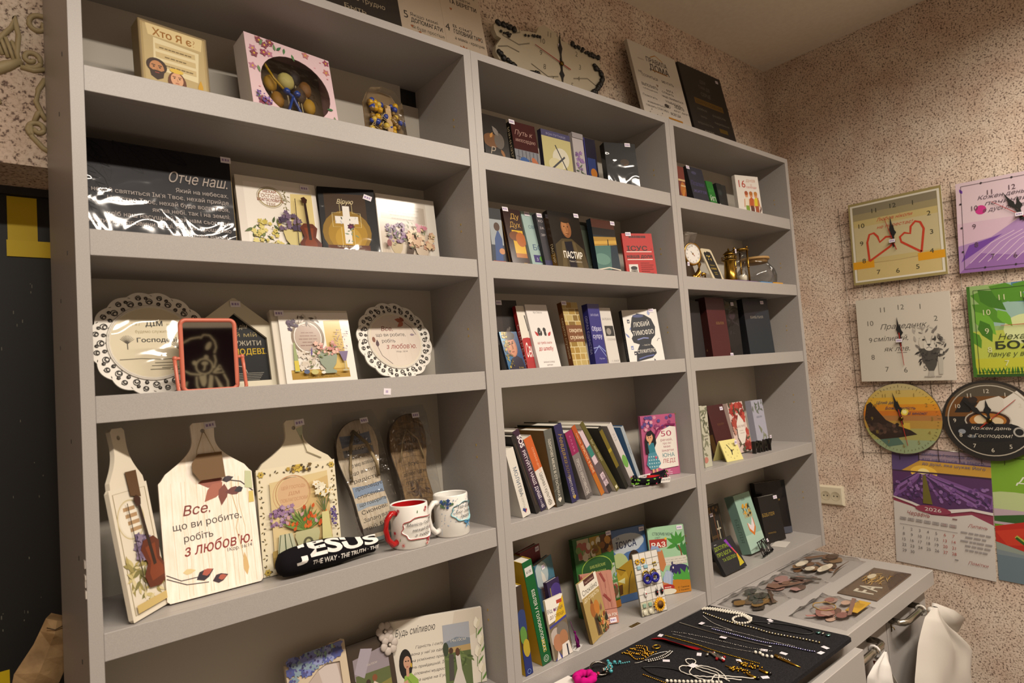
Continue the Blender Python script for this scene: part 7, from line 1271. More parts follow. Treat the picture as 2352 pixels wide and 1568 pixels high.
def art_lilac(a):
    a.r(0, 0, 1, 1, 'd0b3c4'); a.r(0, .55, 1, .45, 'd8c2cc'); a.p([(0, 0), (1, 0), (1, .5), (.6, .56), (.3, .36), (0, .3)], 'a884b8'); a.p([(0, 0), (1, 0), (1, .2), (.5, .14), (.2, .2)], '8d62a4'); a.p([(.02, .12), (.2, .24), (.4, .38), (.1, .3)], '6f3f9c')
    for i in range(9): a.l([(.1+.08*i, .1), (.3+.08*i, .3), (.5+.07*i, .4)], .006, 'd8c0d4')
    a.e(.22, .67, .05, .05, 'c82c84'); a.leaf(.06, .88, 2, .06, .03, '6a2ca8'); a.scat(9, .8, 1, .5, .8, .06, ['8a4ab0', '7a3ca4'], 'fl', 3)
    a.l([(.05, .04), (.96, .04), (.96, .96), (.05, .96)], .006, '4a3a44', True)
    for i in range(12): t = math.pi/2 - i*math.pi/6; k = .46/max(abs(math.cos(t)), abs(math.sin(t))); a.e(.5 + k*math.cos(t), .5 + k*math.sin(t), .011, .011, '2c2028', n=8)
    nums(a, .345, .36, .075, '5a4450', square=True); a.t(.4, .78, .06, 'Кожен день', '5c4a58', sh=.3, w=.4); a.t(.44, .71, .06, 'починай', '5c4a58', sh=.3, w=.36); a.t(.44, .64, .06, 'в дусі любові', '5c4a58', sh=.3, w=.4)
sqclock(-.392, 1.645, .303, .303, 'lilac square clock with a feather print, cut by the picture edge', art_lilac, (math.radians(-6), math.radians(-28), math.radians(-52)), R=.115, roll=3.0, hx=.56, hy=.55)
def lion(a, x, y, s):
    a.scat(60, x-.14, x+.13, y-.08, y+.24, .035, ['9a948a', 'aaa49a', '77716a', 'b8b2a6'], 'leaf', 5); a.e(x, y+.06, .1*s, .12*s, 'c9c2b4'); a.p([(x-.11, y-.0), (x+.1, y), (x+.06, y-.2), (x+.02, y-.28), (x-.02, y-.26), (x-.07, y-.14)], '4a4640'); a.scat(34, x-.1, x+.1, y-.16, y+.02, .03, ['2c2a28', '4a4642', '3a3834'], 'leaf', 8); a.scat(16, x+.06, x+.16, y-.1, y+.1, .03, ['5a5650', '3c3a36'], 'leaf', 9)
    a.e(x-.0, y+.03, .055*s, .06*s, 'd2ccbf'); a.p([(x-.025, y+.05), (x+.025, y+.05), (x, y+.02)], '3a3632'); a.l([(x-.03, y-.0), (x, y+.015), (x+.03, y-.0)], .006, '3a3632'); a.e(x-.05, y+.1, .014, .01, '2c2a28'); a.e(x+.05, y+.1, .014, .01, '2c2a28'); a.l([(x-.02, y+.06), (x-.04, y+.14)], .006, '8a847a'); a.l([(x+.02, y+.06), (x+.04, y+.14)], .006, '8a847a')
    a.p([(x-.02, y-.26), (x+.03, y-.26), (x+.03, y-.33), (x-.03, y-.33)], 'b0aa9e'); a.p([(x+.08, y-.1), (x+.13, y-.12), (x+.12, y-.3), (x+.08, y-.3)], 'b8b2a6'); a.lines(x, y-.33, .2, 1, .1, .012, 'a09a90')
def art_lion(a):
    a.r(0, 0, 1, 1, 'cdc6b8'); nums(a, .36, .37, .085, '5a564c'); a.t(.5, .62, .085, 'Праведник', '4a463e', sh=.35, w=.48); a.t(.36, .48, .08, 'сміливий,', '4a463e', sh=.35, w=.38); a.t(.42, .355, .08, 'як лев.', '4a463e', sh=.35, w=.28); a.lines(.47, .33, .14, 1, .1, .01, '8a847a'); lion(a, .76, .37, 1)
sqclock(-.047, 1.294, .302, .306, 'white square clock with a lion drawing', art_lion, (math.radians(2), math.radians(-4), math.radians(176)), R=.11, hx=.47, hy=.47)
def art_green(a):
    a.r(0, 0, 1, 1, 'b3bf4a'); a.r(0, .5, 1, .5, '8fae6a'); a.p([(.2, .55), (1, .5), (1, 1), (.3, 1)], '93b4a8'); a.p([(.35, .8), (1, .72), (1, 1), (.4, 1)], '4d7aa0'); a.r(0, .0, 1, .2, 'b9bc30'); a.e(.5, .5, .2, .16, 'cdd79a')
    for x, y, g, l in ((.03, .9, -.3, .34), (.04, .8, -.7, .36), (.1, .95, -.8, .34), (.06, .72, -1, .32), (.2, .98, -.5, .4), (.4, .98, -.3, .3), (.1, .62, -1.2, .26), (.26, .72, -1.0, .22), (.6, .98, -1, .24), (.02, .5, -1.2, .2)): a.leaf(x, y, g, l, l*.5, ['4f8a1c', '6aa82c', '3c7414', '7ab83c'][int(x*20) % 4])
    for i in range(60): a.leaf(.016*i+.02, .02, 1.57 + .4*math.sin(i*3), .09, .014, ['2c6a10', '3c8414', '24540c'][i % 3])
    a.r(0, 0, 1, .03, '1f4a0c'); a.r(0, 0, .03, 1, '3a6a18'); a.l([(.06, .05), (.94, .05), (.94, .95), (.06, .95)], .006, '26401a', True); nums(a, .345, .365, .085, 'cfd4a4'); a.t(.5, .4, .085, 'Нехай мир', '3f4a1c', sh=.3, w=.5); a.t(.52, .3, .11, 'БОЖИЙ', '26301a', w=.6, b=.03); a.t(.5, .22, .07, 'панує у вашому домі', '4a5420', sh=.3, w=.7)
sqclock(-.398, 1.294, .302, .303, 'green square clock with leaves and grass, cut by the picture edge', art_green, (math.radians(-170), math.radians(-22), math.radians(-90)), R=.12, hx=.6, hy=.55)
def rdclock(y, z, R, label, art, times, hy=.5):
    r = thing('wall_clock', label, 'clock', WM(y + R, z - R, .02, 0), 'wall clocks'); m = MB(); m.prism([(R + R*math.cos(.0982*i), R + R*math.sin(.0982*i)) for i in range(64)], 0, .006, '5a5040'); art(Art(m, (0, 0, 0), (2*R, 0, 0), (0, 0, 2*R))); m.build('dial', r)
    m = MB(); m.rbox(R-.028, R+.028, .006, .0155, R-.028, R+.028, '1a1a1a', .001); m.build('movement', r); hands(r, R, 2*R*hy, -.001, *times, R*.95); return r
def chord(a, y0, y1, col, r=.495, n=14):
    # band of the disc between heights y0 and y1
    f = lambda y: math.sqrt(max(0, r*r-(y-.5)**2)); P = [(.5 - f(y0+(y1-y0)*i/n), y0+(y1-y0)*i/n) for i in range(n+1)]; a.p(P + [(1-x, y) for x, y in P[::-1]], col)
def art_sun(a):
    for y0, y1, c in ((.005, .2, '8fa07a'), (.2, .36, 'a09c58'), (.36, .47, 'b08a3c'), (.47, .54, 'a8743c'), (.54, .61, 'c2701c'), (.61, .7, 'd08a1c'), (.7, .8, 'd0a432'), (.8, .9, 'c2a95c'), (.9, .995, 'b5a877')): chord(a, y0, y1, c)
    a.e(.55, .595, .05, .05, 'e6cf4a'); a.e(.55, .595, .028, .028, 'f2e8a0'); a.r(.5, .3, .1, .14, 'c9a83c')
    a.p([(.02, .5), (.06, .7), (.12, .74), (.2, .62), (.3, .48), (.44, .4), (.6, .34), (.68, .28), (.4, .22), (.2, .2), (.08, .3)], '2a1c14'); a.p([(.04, .42), (.2, .44), (.34, .34), (.2, .26)], '4a3428'); a.scat(20, .06, .5, .24, .42, .03, ['5a4034', '3a2a20', '241a14'], 'd', 3); a.p([(.2, .2), (.44, .23), (.5, .14), (.3, .1)], '4f6a5c')
    for i in range(60): t = .1047*i; a.l([(.5+.44*math.cos(t), .5+.44*math.sin(t)), (.5+(.46 if i % 5 else .48)*math.cos(t), .5+(.46 if i % 5 else .48)*math.sin(t))], .005, '5a4c24')
    nums(a, .38, .38, .07, '8a7430', square=False); a.t(.34, .71, .055, 'Цілий день', '3a3458', sh=.3, w=.28, b=.01); a.t(.5, .63, .055, 'Божа милість', '3a3458', sh=.3, w=.38, b=.01); a.t(.7, .555, .055, 'зі мною!', '3a3458', sh=.3, w=.24, b=.01)
rdclock(-.166, 1.155, .128, 'small round clock with a sunset over rocks', art_sun, (math.radians(-6), math.radians(-12), math.radians(172)))
def art_coffee(a):
    a.e(.5, .5, .5, .5, '1f1914', n=48); a.e(.5, .5, .47, .47, '1a1614', n=48); chord(a, .55, .965, '6b4316', .47); chord(a, .8, .965, '4f4638', .47)
    a.p([(.3, .56), (.42, .74), (.62, .8), (.7, .74), (.7, .52)], 'cfc8ba'); a.p([(.66, .5), (.66, .76), (.8, .86), (.93, .7), (.96, .5), (.9, .3)], 'd6d0c4'); a.p([(.14, .6), (.26, .8), (.4, .72), (.3, .6)], '17120f'); a.e(.35, .76, .05, .04, '2c2018')
    a.e(.48, .36, .36, .13, '0f0e0f'); a.e(.48, .5, .24, .13, 'b8b0a2'); a.e(.48, .5, .225, .115, '3a2010'); a.e(.48, .5, .19, .09, 'a5671f'); a.e(.42, .51, .08, .06, 'dcc9a4'); a.e(.56, .49, .08, .05, 'd4bd94'); a.e(.48, .46, .05, .03, 'c28a44')
    a.p([(.24, .46), (.72, .46), (.66, .34), (.32, .34)], '141314'); a.ring(.78, .36, .05, .018, 'a8a49c'); a.e(.2, .36, .04, .03, '8a9098'); a.e(.3, .3, .05, .02, '5a6068')
    a.ring(.5, .5, .435, .012, 'b5ac9c', 48)
    nums(a, .365, .365, .07, 'cfc6b4', square=False); a.t(.5, .385, .055, 'Кожен день', 'c8c0b0', sh=.3, w=.4); a.t(.48, .29, .06, 'з Господом!', 'c8c0b0', sh=.3, w=.44)
rdclock(-.4265, 1.150, .133, 'round clock with a coffee cup and open book', art_coffee, (math.radians(-4), math.radians(-45), math.radians(48)))
def calendar(y, z, w, h, label, art, off=.004, roll=0):
    r = thing('wall_calendar', label, 'calendar', WM(y, z, off, roll), 'wall calendars'); m = MB(); m.box(0, w, 0, .0025, 0, h, 'd6d0c8'); art(Art(m, (0, 0, 0), (w, 0, 0), (0, 0, h))); m.build('sheet', r)
    m = MB(); m.tube([(w*.1, .001, h), (w*.9, .001, h)], .0022, 'b8b4ac/m', 6); m.build('binding', r); return r
def art_cal1(a):
    a.r(0, 0, 1, 1, 'd2ccc6'); a.p([(0, .56), (.2, .52), (.4, .47), (.6, .49), (.8, .53), (1, .52), (1, .44), (.8, .5), (.6, .46), (.4, .45), (.2, .5), (0, .53)], '8f3a50'); a.p([(0, 1), (1, 1), (1, .54), (.8, .55), (.6, .52), (.4, .49), (.2, .54), (0, .57)], '54305e')
    a.r(0, .8, 1, .2, '5c4a7c'); a.p([(.1, .8), (1, .8), (1, .9), (.3, .9)], 'c79a3c'); a.e(.34, .8, .1, .06, 'ecc04a'); a.e(.34, .8, .045, .035, 'f6e6a0'); a.p([(0, .79), (1, .8), (1, .815), (.5, .81), (0, .8)], '3a2438'); a.r(.3, .91, .7, .09, '9a8494')
    for i in range(13): x = -.5 + .17*i; a.p([(.33, .79), (.35, .79), (x+.08, .5), (x, .5)], ['6d4482', '3a2448', '7f5692'][i % 3]) if -.1 < x < 1.02 and 0 else a.l([(.34 + .012*(i-6), .785), (min(1, max(0, .34 + (x-.34)*.55)), .66), (min(.99, max(.01, .34 + (x-.34))), .57)], .022, ['7a5090', '3f2850', '8a62a0'][i % 3])
    a.scat(110, .02, .98, .57, .72, .016, ['7a5090', '5c3a74', '8f6aa4', '49305c'], 'd', 4); a.p([(.33, .78), (.36, .78), (.42, .54), (.32, .54)], '6d6428')
    a.p([(0, .57), (.2, .54), (.4, .49), (.6, .52), (.8, .55), (1, .54), (1, .52), (.8, .53), (.6, .49), (.4, .47), (.2, .52), (0, .56)], 'dcd4d0'); a.e(.42, .495, .13, .035, '8f3a50'); a.t(.42, .482, .042, '2026', 'd8d0cc', w=.17)
    for i, s in enumerate(('Добрий Господь до тих,', 'хто надіється на Нього,', 'до душі, яка шукає Його')): a.t(.64, .95 - i*.04, .03, s, '5c5f8a', w=.62)
    a.t(.26, .425, .05, 'Червень', '9c4a4a', sh=.35, w=.24); a.t(.85, .4, .036, 'Липень', 'a8605c', sh=.35); a.lines(.64, .44, .08, 1, .1, .01, '8a6a6a')
    for i, d in enumerate(('ПН', 'ВТ', 'СР', 'ЧТ', 'ПТ', 'СБ', 'НД')): a.r(.065+.086*i, .375, .07, .024, 'a8a2a0'); a.t(.1+.086*i, .378, .02, d, '5a5454' if i < 5 else '9c5450')
    a.r(.06, .335, .6, .003, '8a8484')
    for d in range(1, 31): c, rw = (d-1) % 7, (d-1)//7; a.t(.1+.086*c, .292 - .048*rw, .033, str(d), '6a6668' if c < 5 else 'b0524a')
    for rw in range(5): a.lines(.83, .345 - .035*rw, .3, 1, .1, .012, 'a09a9a', seed=rw)
    a.t(.84, .1, .034, 'Помітки', 'a8605c', sh=.35); a.lines(.64, .11, .06, 1, .1, .008, '8a8484')
calendar(-.094, .632, .297, .42, 'lavender field wall calendar for 2026', art_cal1, .004, 3.2)
def art_cal2(a):
    a.r(0, 0, 1, 1, '8f9a90'); a.r(0, .4, 1, .6, '5f9420'); a.e(.3, .8, .3, .2, '7aa82c'); a.e(.55, .76, .16, .14, '2f6a14'); a.e(.2, .62, .3, .08, 'b9c890'); a.r(0, .44, 1, .12, 'b8a4b0'); a.p([(0, .5), (.3, .54), (.5, .5), (.3, .46), (0, .46)], '2f5a24')
    a.p([(.0, .42), (.9, .62), (1, .6), (1, .3), (.3, .24), (.0, .3)], 'b8281c'); a.p([(0, .38), (.6, .5), (.7, .36), (.1, .28)], 'c93a24'); a.p([(.2, .36), (.9, .44), (.95, .3), (.5, .22)], 'c0301c'); a.l([(.18, .36), (.4, .24), (.7, .2), (.98, .24)], .026, 'a8b44a'); a.l([(.18, .35), (.4, .22), (.7, .18), (.98, .22)], .02, '2c5a1c'); a.scat(12, .3, .9, .28, .46, .012, ['2a0f0c'], 'd', 3); a.p([(0, .24), (.3, .22), (.5, .16), (1, .14), (1, 0), (0, 0)], '7d8a90'); a.r(0, 0, .3, .2, '6a7d88')
    a.t(.5, .85, .06, 'Господь', 'd8e0c4', sh=.3); a.t(.52, .77, .1, 'добрий', 'dfe6d0', sh=.35, w=.6); a.t(.5, .2, .07, '2026', 'd8d8d4', w=.4); a.t(.4, .1, .06, 'Серпень', '9aa4a8', sh=.3); a.l([(.3, .03), (.6, .035)], .008, '4a8a3c')
calendar(-.398, .624, .297, .42, 'watermelon wall calendar, cut by the picture edge', art_cal2, .0035, 2.0)
r = thing('wall_socket', 'cream double wall socket beside the shelf end', 'socket', WM(.162, .812, .0005))
m = MB(); m.hull([(x, y, z) for x0, x1, z0, z1, y in ((0, .094, 0, .076, 0), (.002, .092, .002, .074, -.010), (.006, .088, .006, .07, -.013)) for x in (x0, x1) for z in (z0, z1)], 'dcd3ba/s'); m.build('cover_plate', r)
for x in (.027, .065):
    m = MB(); m.lathe([(.0185, -.0132), (.0175, -.0136), (.0165, -.0133), (.016, -.0131), (.001, -.01305)], 'c9bfa4/s', (x, 0, .037), 28, ax=1, cap=False)
    for s in (-.0065, .0065): m.lathe([(.0026, -.0133), (.0001, -.0134)], '2a241c', (x+s, 0, .037), 10, ax=1, cap=False)
    m.build('outlet', r)
# blanket on the opposite wall, seen in the mirror
r = thing('blanket', 'brown teddy bear blanket hanging opposite, seen in the coral mirror', 'blanket', Matrix.Translation((1.30, FY + .012, 1.62)) @ Matrix.Rotation(math.pi, 4, 'Z'))
m = MB(); BW_, BH = .62, .51
m.box(0, BW_, 0, .006, 0, BH, '2f2024/v'); a = Art(m, (0, 0, 0), (BW_, 0, 0), (0, 0, BH)); a.fin = 'v'; a.k = 30; c = 'd6caa6'
fx = lambda x: 1 - (.105 + (x-.0)*.645) if 0 else None
# drawn the way round that the mirror shows it
def mp(u, v): return (.758 - .597*u, .137 + v)
def ml(P, w=.022): a.l([mp(*q) for q in P], w, c)
ml([(.06, .66), (.2, .72), (.36, .74)]); ml([(.36, .72), (.42, .77), (.52, .76), (.6, .68), (.62, .6), (.58, .52)]); a.e(*mp(.49, .62), .03, .06, c, .5); ml([(.58, .5), (.6, .42), (.56, .32)]); a.ring(*mp(.4, .35), .1, .02, c); a.e(*mp(.41, .39), .04, .025, c); ml([(.41, .37), (.4, .31), (.37, .3)]); a.e(*mp(.24, .4), .025, .03, c); a.e(*mp(.44, .47), .028, .03, c)
ml([(.08, .3), (.16, .26), (.34, .24)]); ml([(.54, .26), (.66, .36), (.72, .26), (.56, .26)]); a.p([mp(.54, .26), mp(.62, .34), mp(.68, .3)], c); ml([(.72, .24), (.78, .14), (.78, .02)]); ml([(.1, .16), (.06, .06), (.08, .0)]); a.p([mp(.3, .22), mp(.42, .24), mp(.42, .14), mp(.38, .08), mp(.34, .1)], c); a.p([mp(.48, .24), mp(.54, .22), mp(.5, .0), mp(.42, -.02)], c); a.p([mp(.56, .22), mp(.6, .2), mp(.74, .0), mp(.66, -.02)], c); ml([(.26, .22), (.26, .1), (.32, 0)])
m.build('cloth', r)

# ================================================================ on the counter
ZC = .7508
m = MB(); m.hull([(x, y, z) for x, y in ((.745, -.006), (1.358, -.012), (1.391, -.352), (1.385, -.362), (.745, -.355)) for z in (ZC, ZC + .0085)], 'velvet'); meta(m.build('display_board'), 'black velvet display board covered with jewellery on the counter', 'display board')
ZV = ZC + .0087
def chain(P, step, r, key, z=ZV, alt=None, jit=0, seed=1):
    g = random.Random(seed); V2 = [Vector((x, y, 0)) for x, y in P]; m = MB(); L = [0]
    for a, b in zip(V2, V2[1:]): L.append(L[-1] + (b-a).length)
    n = max(2, int(L[-1]/step)); k = 0
    for i in range(n):
        s = L[-1]*i/(n-1)
        while k < len(L)-2 and L[k+1] < s: k += 1
        t = (s-L[k])/max(1e-6, L[k+1]-L[k]); p = V2[k].lerp(V2[k+1], t); kk = key if not alt or i % 2 else alt
        m.ball((p.x + g.uniform(-jit, jit), p.y + g.uniform(-jit, jit), z + r), r, kk, 6, 4)
    return m
def crv(P, n=6):
    o = []; Q = [P[0]] + list(P) + [P[-1]]
    for i in range(1, len(Q)-2):
        for k in range(n):
            t = k/n; f = lambda d: .5*((2*Q[i][d]) + (-Q[i-1][d]+Q[i+1][d])*t + (2*Q[i-1][d]-5*Q[i][d]+4*Q[i+1][d]-Q[i+2][d])*t*t + (-Q[i-1][d]+3*Q[i][d]-3*Q[i+1][d]+Q[i+2][d])*t**3); o.append((f(0), f(1)))
    return o + [tuple(P[-1][:2])]
def jewel(name, label, cat, m): o = m.build(name); return meta(o, label, cat)
SV, GD, PE = 'c9c6c0/m', 'c99a34/m', 'ddd6c8/g'
m = MB()
for k in range(3):
    q = chain(crv([(1.316 + .006*k, -.018), (1.328 + .006*k, -.038), (1.338 + .006*k, -.083), (1.345 + .004*k, -.112), (1.330 + .006*k, -.142)]), .0062, .003, PE, seed=k); n0 = len(m.v); m.add(q.v, q.f, PE, True)
jewel('necklace', 'thick pearl choker along the back right edge of the velvet', 'necklace', m)
jewel('bracelet', 'pearl bracelet lying in a ring on the velvet', 'bracelet', chain([(1.318 + .0235*math.cos(.2*i), -.130 + .021*math.sin(.2*i)) for i in range(32)], .0064, .0032, PE))
jewel('necklace', 'gold and silver bead necklace beside the pearl bracelet', 'necklace', chain(crv([(1.297, -.034), (1.29, -.081), (1.287, -.133), (1.291, -.178), (1.29, -.223), (1.305, -.29), (1.31, -.324)]), .0066, .0029, 'c9b88c/m', alt='cfcac0/m'))
jewel('necklace', 'short fine silver chain behind the gold bead necklace', 'necklace', chain(crv([(1.283, -.042), (1.262, -.08), (1.254, -.111), (1.251, -.141)]), .0032, .0013, SV))
m = MB(); m.tube([(x, y, ZV+.0016) for x, y in crv([(1.209, -.022), (1.209, -.058), (1.209, -.1), (1.214, -.175), (1.226, -.256)])], .0016, SV, 6); jewel('necklace', 'smooth silver snake chain left of the blue crystal necklace', 'necklace', m)
jewel('necklace', 'blue crystal necklace with sparkling stones', 'necklace', chain(crv([(1.226, -.104), (1.229, -.151), (1.234, -.224), (1.249, -.272), (1.257, -.321), (1.262, -.335)]), .0046, .0022, '9a9ad8/m', alt='c8c8ee/m'))
jewel('necklace', 'twin silver chain between the blue crystals and the gold beads', 'necklace', chain(crv([(1.232, -.075), (1.249, -.155), (1.256, -.249), (1.262, -.29)]), .003, .0012, SV))
jewel('necklace', 'thin twisted silver chain third from the red ribbon', 'necklace', chain(crv([(1.153, -.04), (1.165, -.071), (1.174, -.107), (1.181, -.147), (1.19, -.219), (1.207, -.266)]), .0042, .0014, SV, jit=.0008))
m = chain(crv([(1.144, -.05), (1.151, -.106), (1.161, -.177), (1.178, -.24)]), .003, .0011, SV)
for i in range(5): m.ball((1.176 + .003*math.sin(i*2), -.245 - .009*i, ZV+.0036), .0036, PE, 8, 5)
jewel('necklace', 'thin silver chain ending in five pearls', 'necklace', m)
jewel('necklace', 'long yellow gold chain beside the red ribbon', 'necklace', chain(crv([(1.124, -.041), (1.13, -.12), (1.129, -.167), (1.132, -.223), (1.136, -.275)]), .0036, .0016, 'b8921c/m'))
r = thing('ribbon_necklace', 'red velvet ribbon necklace with a red-stoned pendant', 'necklace')
m = MB(); P = crv([(1.095, -.028), (1.0985, -.05), (1.0965, -.083), (1.104, -.118), (1.113, -.142)]); vs = []
for i, (x, y) in enumerate(P): t = i/(len(P)-1); wd = .0085 - .002*t; vs += [(x-wd, y, ZV + .003 + .009*math.sin(math.pi*t)**2), (x+wd, y-.004, ZV + .001 + .003*math.sin(6*t)**2), (x+wd, y-.004, ZV), (x-wd, y, ZV + .0018 + .009*math.sin(math.pi*t)**2)]
m.add(vs, [(4*i+k, 4*i+(k+1) % 4, 4*i+4+(k+1) % 4, 4*i+4+k) for i in range(len(P)-1) for k in range(4)], '8a0f14/v', True); m.build('ribbon', r)
m = MB(); g = random.Random(4); m.tube([(1.110, -.172, ZV+.004), (1.103, -.195, ZV+.005), (1.098, -.217, ZV+.004)], [.003, .005, .003], SV, 8)
for i in range(9): m.ball((1.104 + g.uniform(-.012, .012), -.195 + g.uniform(-.024, .024), ZV + .004), .0035, ['8a0f14/g', SV][i % 2], 7, 5)
m.tube([(1.113, -.142, ZV+.002), (1.111, -.158, ZV+.003), (1.110, -.172, ZV+.004)], .001, GD, 5); m.build('pendant', r)
g = random.Random(6); m = MB()
for k in range(6):
    x0 = .984 + .009*k; m2 = chain(crv([(x0 + g.uniform(-.008, .008), -.022 - .006*g.random()), (x0 + .02*g.uniform(-.4, 1), -.045), (x0 + .02*g.uniform(-.6, 1), -.066), (x0 + .01, -.078)]), .0042, .0022, GD, seed=k, jit=.001); m.add(m2.v, [f for f in m2.f], GD, True)
m.tube([(1.058 + .010*math.cos(t), -.066 + .008*math.sin(t), ZV + .004) for t in [.4*i for i in range(16)]], .0016, GD, 6, True); jewel('necklace', 'tangled gold chain bracelet pile near the shelf edge', 'necklace', m)
m = MB()
for k in range(2): q = chain(crv([(.99, -.088 - .008*k), (1.012, -.098 - .008*k), (1.038, -.102 - .008*k), (1.062, -.100 - .006*k)]), .0048, .0026, SV, seed=k); m.add(q.v, q.f, SV, True)
m.tube([(x, y, ZV+.0012) for x, y in crv([(.966, -.075), (.985, -.083), (1.02, -.08), (1.052, -.09), (1.062, -.1)])], .0009, SV, 5); jewel('bracelet', 'double row silver bead bracelet below the tangled gold chain', 'bracelet', m)
r = thing('cuff_bracelet', 'silver bracelet with turquoise stones and a black cord', 'bracelet')
m = MB(); m.tube([(.884 + .022*math.cos(t), -.048 + .018*math.sin(t), ZV + .010 + .006*math.sin(t)) for t in [.35*i for i in range(18)]], .0022, '8a8680/m', 6, True)
for i in range(9): m.ball((.893 + .010*math.cos(i*1.3), -.062 + .006*math.sin(i*1.3), ZV + .008 + .002*(i % 3)), .0036, '9a968e/m', 6, 4)
m.build('band', r)
for x, y, s in ((.905, -.058, .0075), (.893, -.072, .0045), (.890, -.058, .004), (.917, -.046, .0045), (.93, -.05, .004), (.938, -.058, .0035), (.924, -.036, .0035)): m = MB(); m.ball((x, y, ZV + .009), s, '3f9aa4/g', 8, 6, (1, 1, .8)); m.build('stone', r)
m = MB(); m.ball((.868, -.058, ZV+.008), .004, '9a1c3c/g', 8, 6); m.build('stone', r)
m = chain([(.93, -.040), (.945, -.055), (.962, -.064)], .0042, .002, '5aa8b0/g'); jewel('earring', 'small turquoise bead cross lying beside the turquoise bracelet', 'earring', m)
m = MB(); m.tube([(x, y, ZV+.0016) for x, y in crv([(1.325, -.15), (1.352, -.2), (1.365, -.24), (1.366, -.271), (1.36, -.288), (1.345, -.288), (1.333, -.27), (1.322, -.22), (1.318, -.165), (1.325, -.15)])], .0018, '0d0d0e', 6); r = thing('cord_necklace', 'black cord necklace with a turquoise butterfly pendant', 'necklace'); m.build('cord', r)
m = MB()
for s in (-1, 1):
    for k in range(2): m.ball((1.3605 + .004*k, -.311 + s*.011 + .0*k, ZV+.003), .0068 - .0015*k, '7fb8b4/m', 8, 5, (1, .8, .35))
m.ball((1.36, -.311, ZV+.004), .003, 'c8c4bc/m', 6, 4, (2.2, .8, .8)); m.build('pendant', r)
m = MB(); m.tube([(x, y, ZV+.0016) for x, y in crv([(.962, -.1), (.985, -.125), (1.0, -.165), (.993, -.216), (.965, -.19), (.952, -.14), (.962, -.1)])], .0016, '0b0b0c', 6); jewel('cord_necklace', 'plain black cord necklace left of the white cord coil', 'necklace', m)
r = thing('white_cord', 'coil of thin white cord tied with a paper band', 'cord')
m = MB()
for P in ([(1.035, -.177), (1.040, -.160), (1.052, -.150), (1.062, -.160), (1.056, -.172), (1.035, -.178)], [(1.035, -.177), (1.018, -.160), (1.000, -.172), (1.000, -.2), (1.012, -.222), (1.03, -.25), (1.048, -.285)], [(1.035, -.18), (1.006, -.19), (.998, -.215), (1.006, -.24), (1.03, -.236), (1.045, -.258), (1.07, -.30)], [(1.035, -.18), (1.05, -.195), (1.054, -.225), (1.042, -.25), (1.03, -.262)], [(1.035, -.18), (1.042, -.2), (1.042, -.235), (1.02, -.25), (1.0, -.27)], [(1.035, -.18), (1.03, -.205), (1.034, -.24), (1.028, -.27)]): m.tube([(x, y, ZV + .0016 + .0012*abs(math.sin(i))) for i, (x, y) in enumerate(crv(P))], .0012, 'd8d2c8', 5)
m.build('loops', r); m = MB(); m.rbox(1.026, 1.044, -.186, -.172, ZV+.0034, ZV+.004, 'e2dce0', .0002); m.build('paper_band', r)
for i, (x, y) in enumerate(((1.081, -.262), (1.1145, -.27))):
    m = MB(); g = random.Random(i)
    for k in range(26): m.ball((x + g.uniform(-.011, .011), y + g.uniform(-.02, .02), ZV + .003), g.uniform(.0016, .0032), GD, 6, 4)
    m.tube([(x, y+.02, ZV+.002), (x+.001, y+.034, ZV+.002)], .0014, GD, 5); m.tube([(x-.004, y-.02, ZV+.002), (x-.007, y-.04, ZV+.002)], .003, GD, 6); m.ball((x-.006, y-.044, ZV+.003), .004, '100f10/g', 8, 5)
    jewel('earring', 'gold leopard-shaped earring, ' + ('nearer the white cord' if i == 0 else 'farther from the white cord'), 'earring', m)
m = MB(); m.tube([(1.188, -.285, ZV+.003), (1.184, -.3, ZV+.003), (1.178, -.325, ZV+.002), (1.176, -.345, ZV+.001)], [.005, .0045, .0025, .001], 'd0a03c/m', 8)
for k in range(7): m.ball((1.181 + .002*(k % 2), -.296 - .004*k, ZV+.006), .0014, 'd8dce0/m', 6, 4)
jewel('brooch', 'gold feather brooch with clear stones near the velvet front edge', 'brooch', m)
jewel('bracelet', 'thin gold chain at the lower picture edge', 'bracelet', chain([(.937, -.123), (.938, -.15), (.939, -.178)], .0042, .0018, GD))
jewel('necklace', 'white pearl strand at the lower picture edge', 'necklace', chain(crv([(.945, -.178), (.965, -.205), (.993, -.237), (1.01, -.262)]), .0074, .0037, PE))
for i, (x, y) in enumerate(((1.234, -.07), (1.196, -.153), (1.120, -.030), (1.203, -.25), (1.094, -.155), (1.022, -.119), (1.122, -.236), (1.092, -.312), (1.363, -.18), (1.350, -.186), (1.299, -.342), (1.268, -.346), (1.215, -.289))):
    m = MB(); m.rbox(-.0075, .0075, -.005, .005, 0, .0005, 'e4dee4', .0001); m.tube([(-.006, 0, .0005), (.006, 0, .0005)], .0003, 'a898bc', 4); o = m.build('price_tag'); o.matrix_world = Matrix.Translation((x, y, ZV + .0003 + (.004 if i in (0, 1) else 0.0))) @ Matrix.Rotation(i*1.7, 4, 'Z'); meta(o, 'small white price tag lying loose among the jewellery on the velvet', 'price tag', 'loose price tags on the velvet')
for x, y in ((1.298, -.03),): pass
m = MB(); m.rbox(0, .05, 0, .07, 0, .001, 'e4ded8', .0003); o = m.build('jewellery_card'); o.matrix_world = Matrix.Translation((.78, -.075, ZV+.0003)); meta(o, 'white card under the magenta scrunchie at the lower picture edge', 'card')
m = MB(); n = 40; k = 8
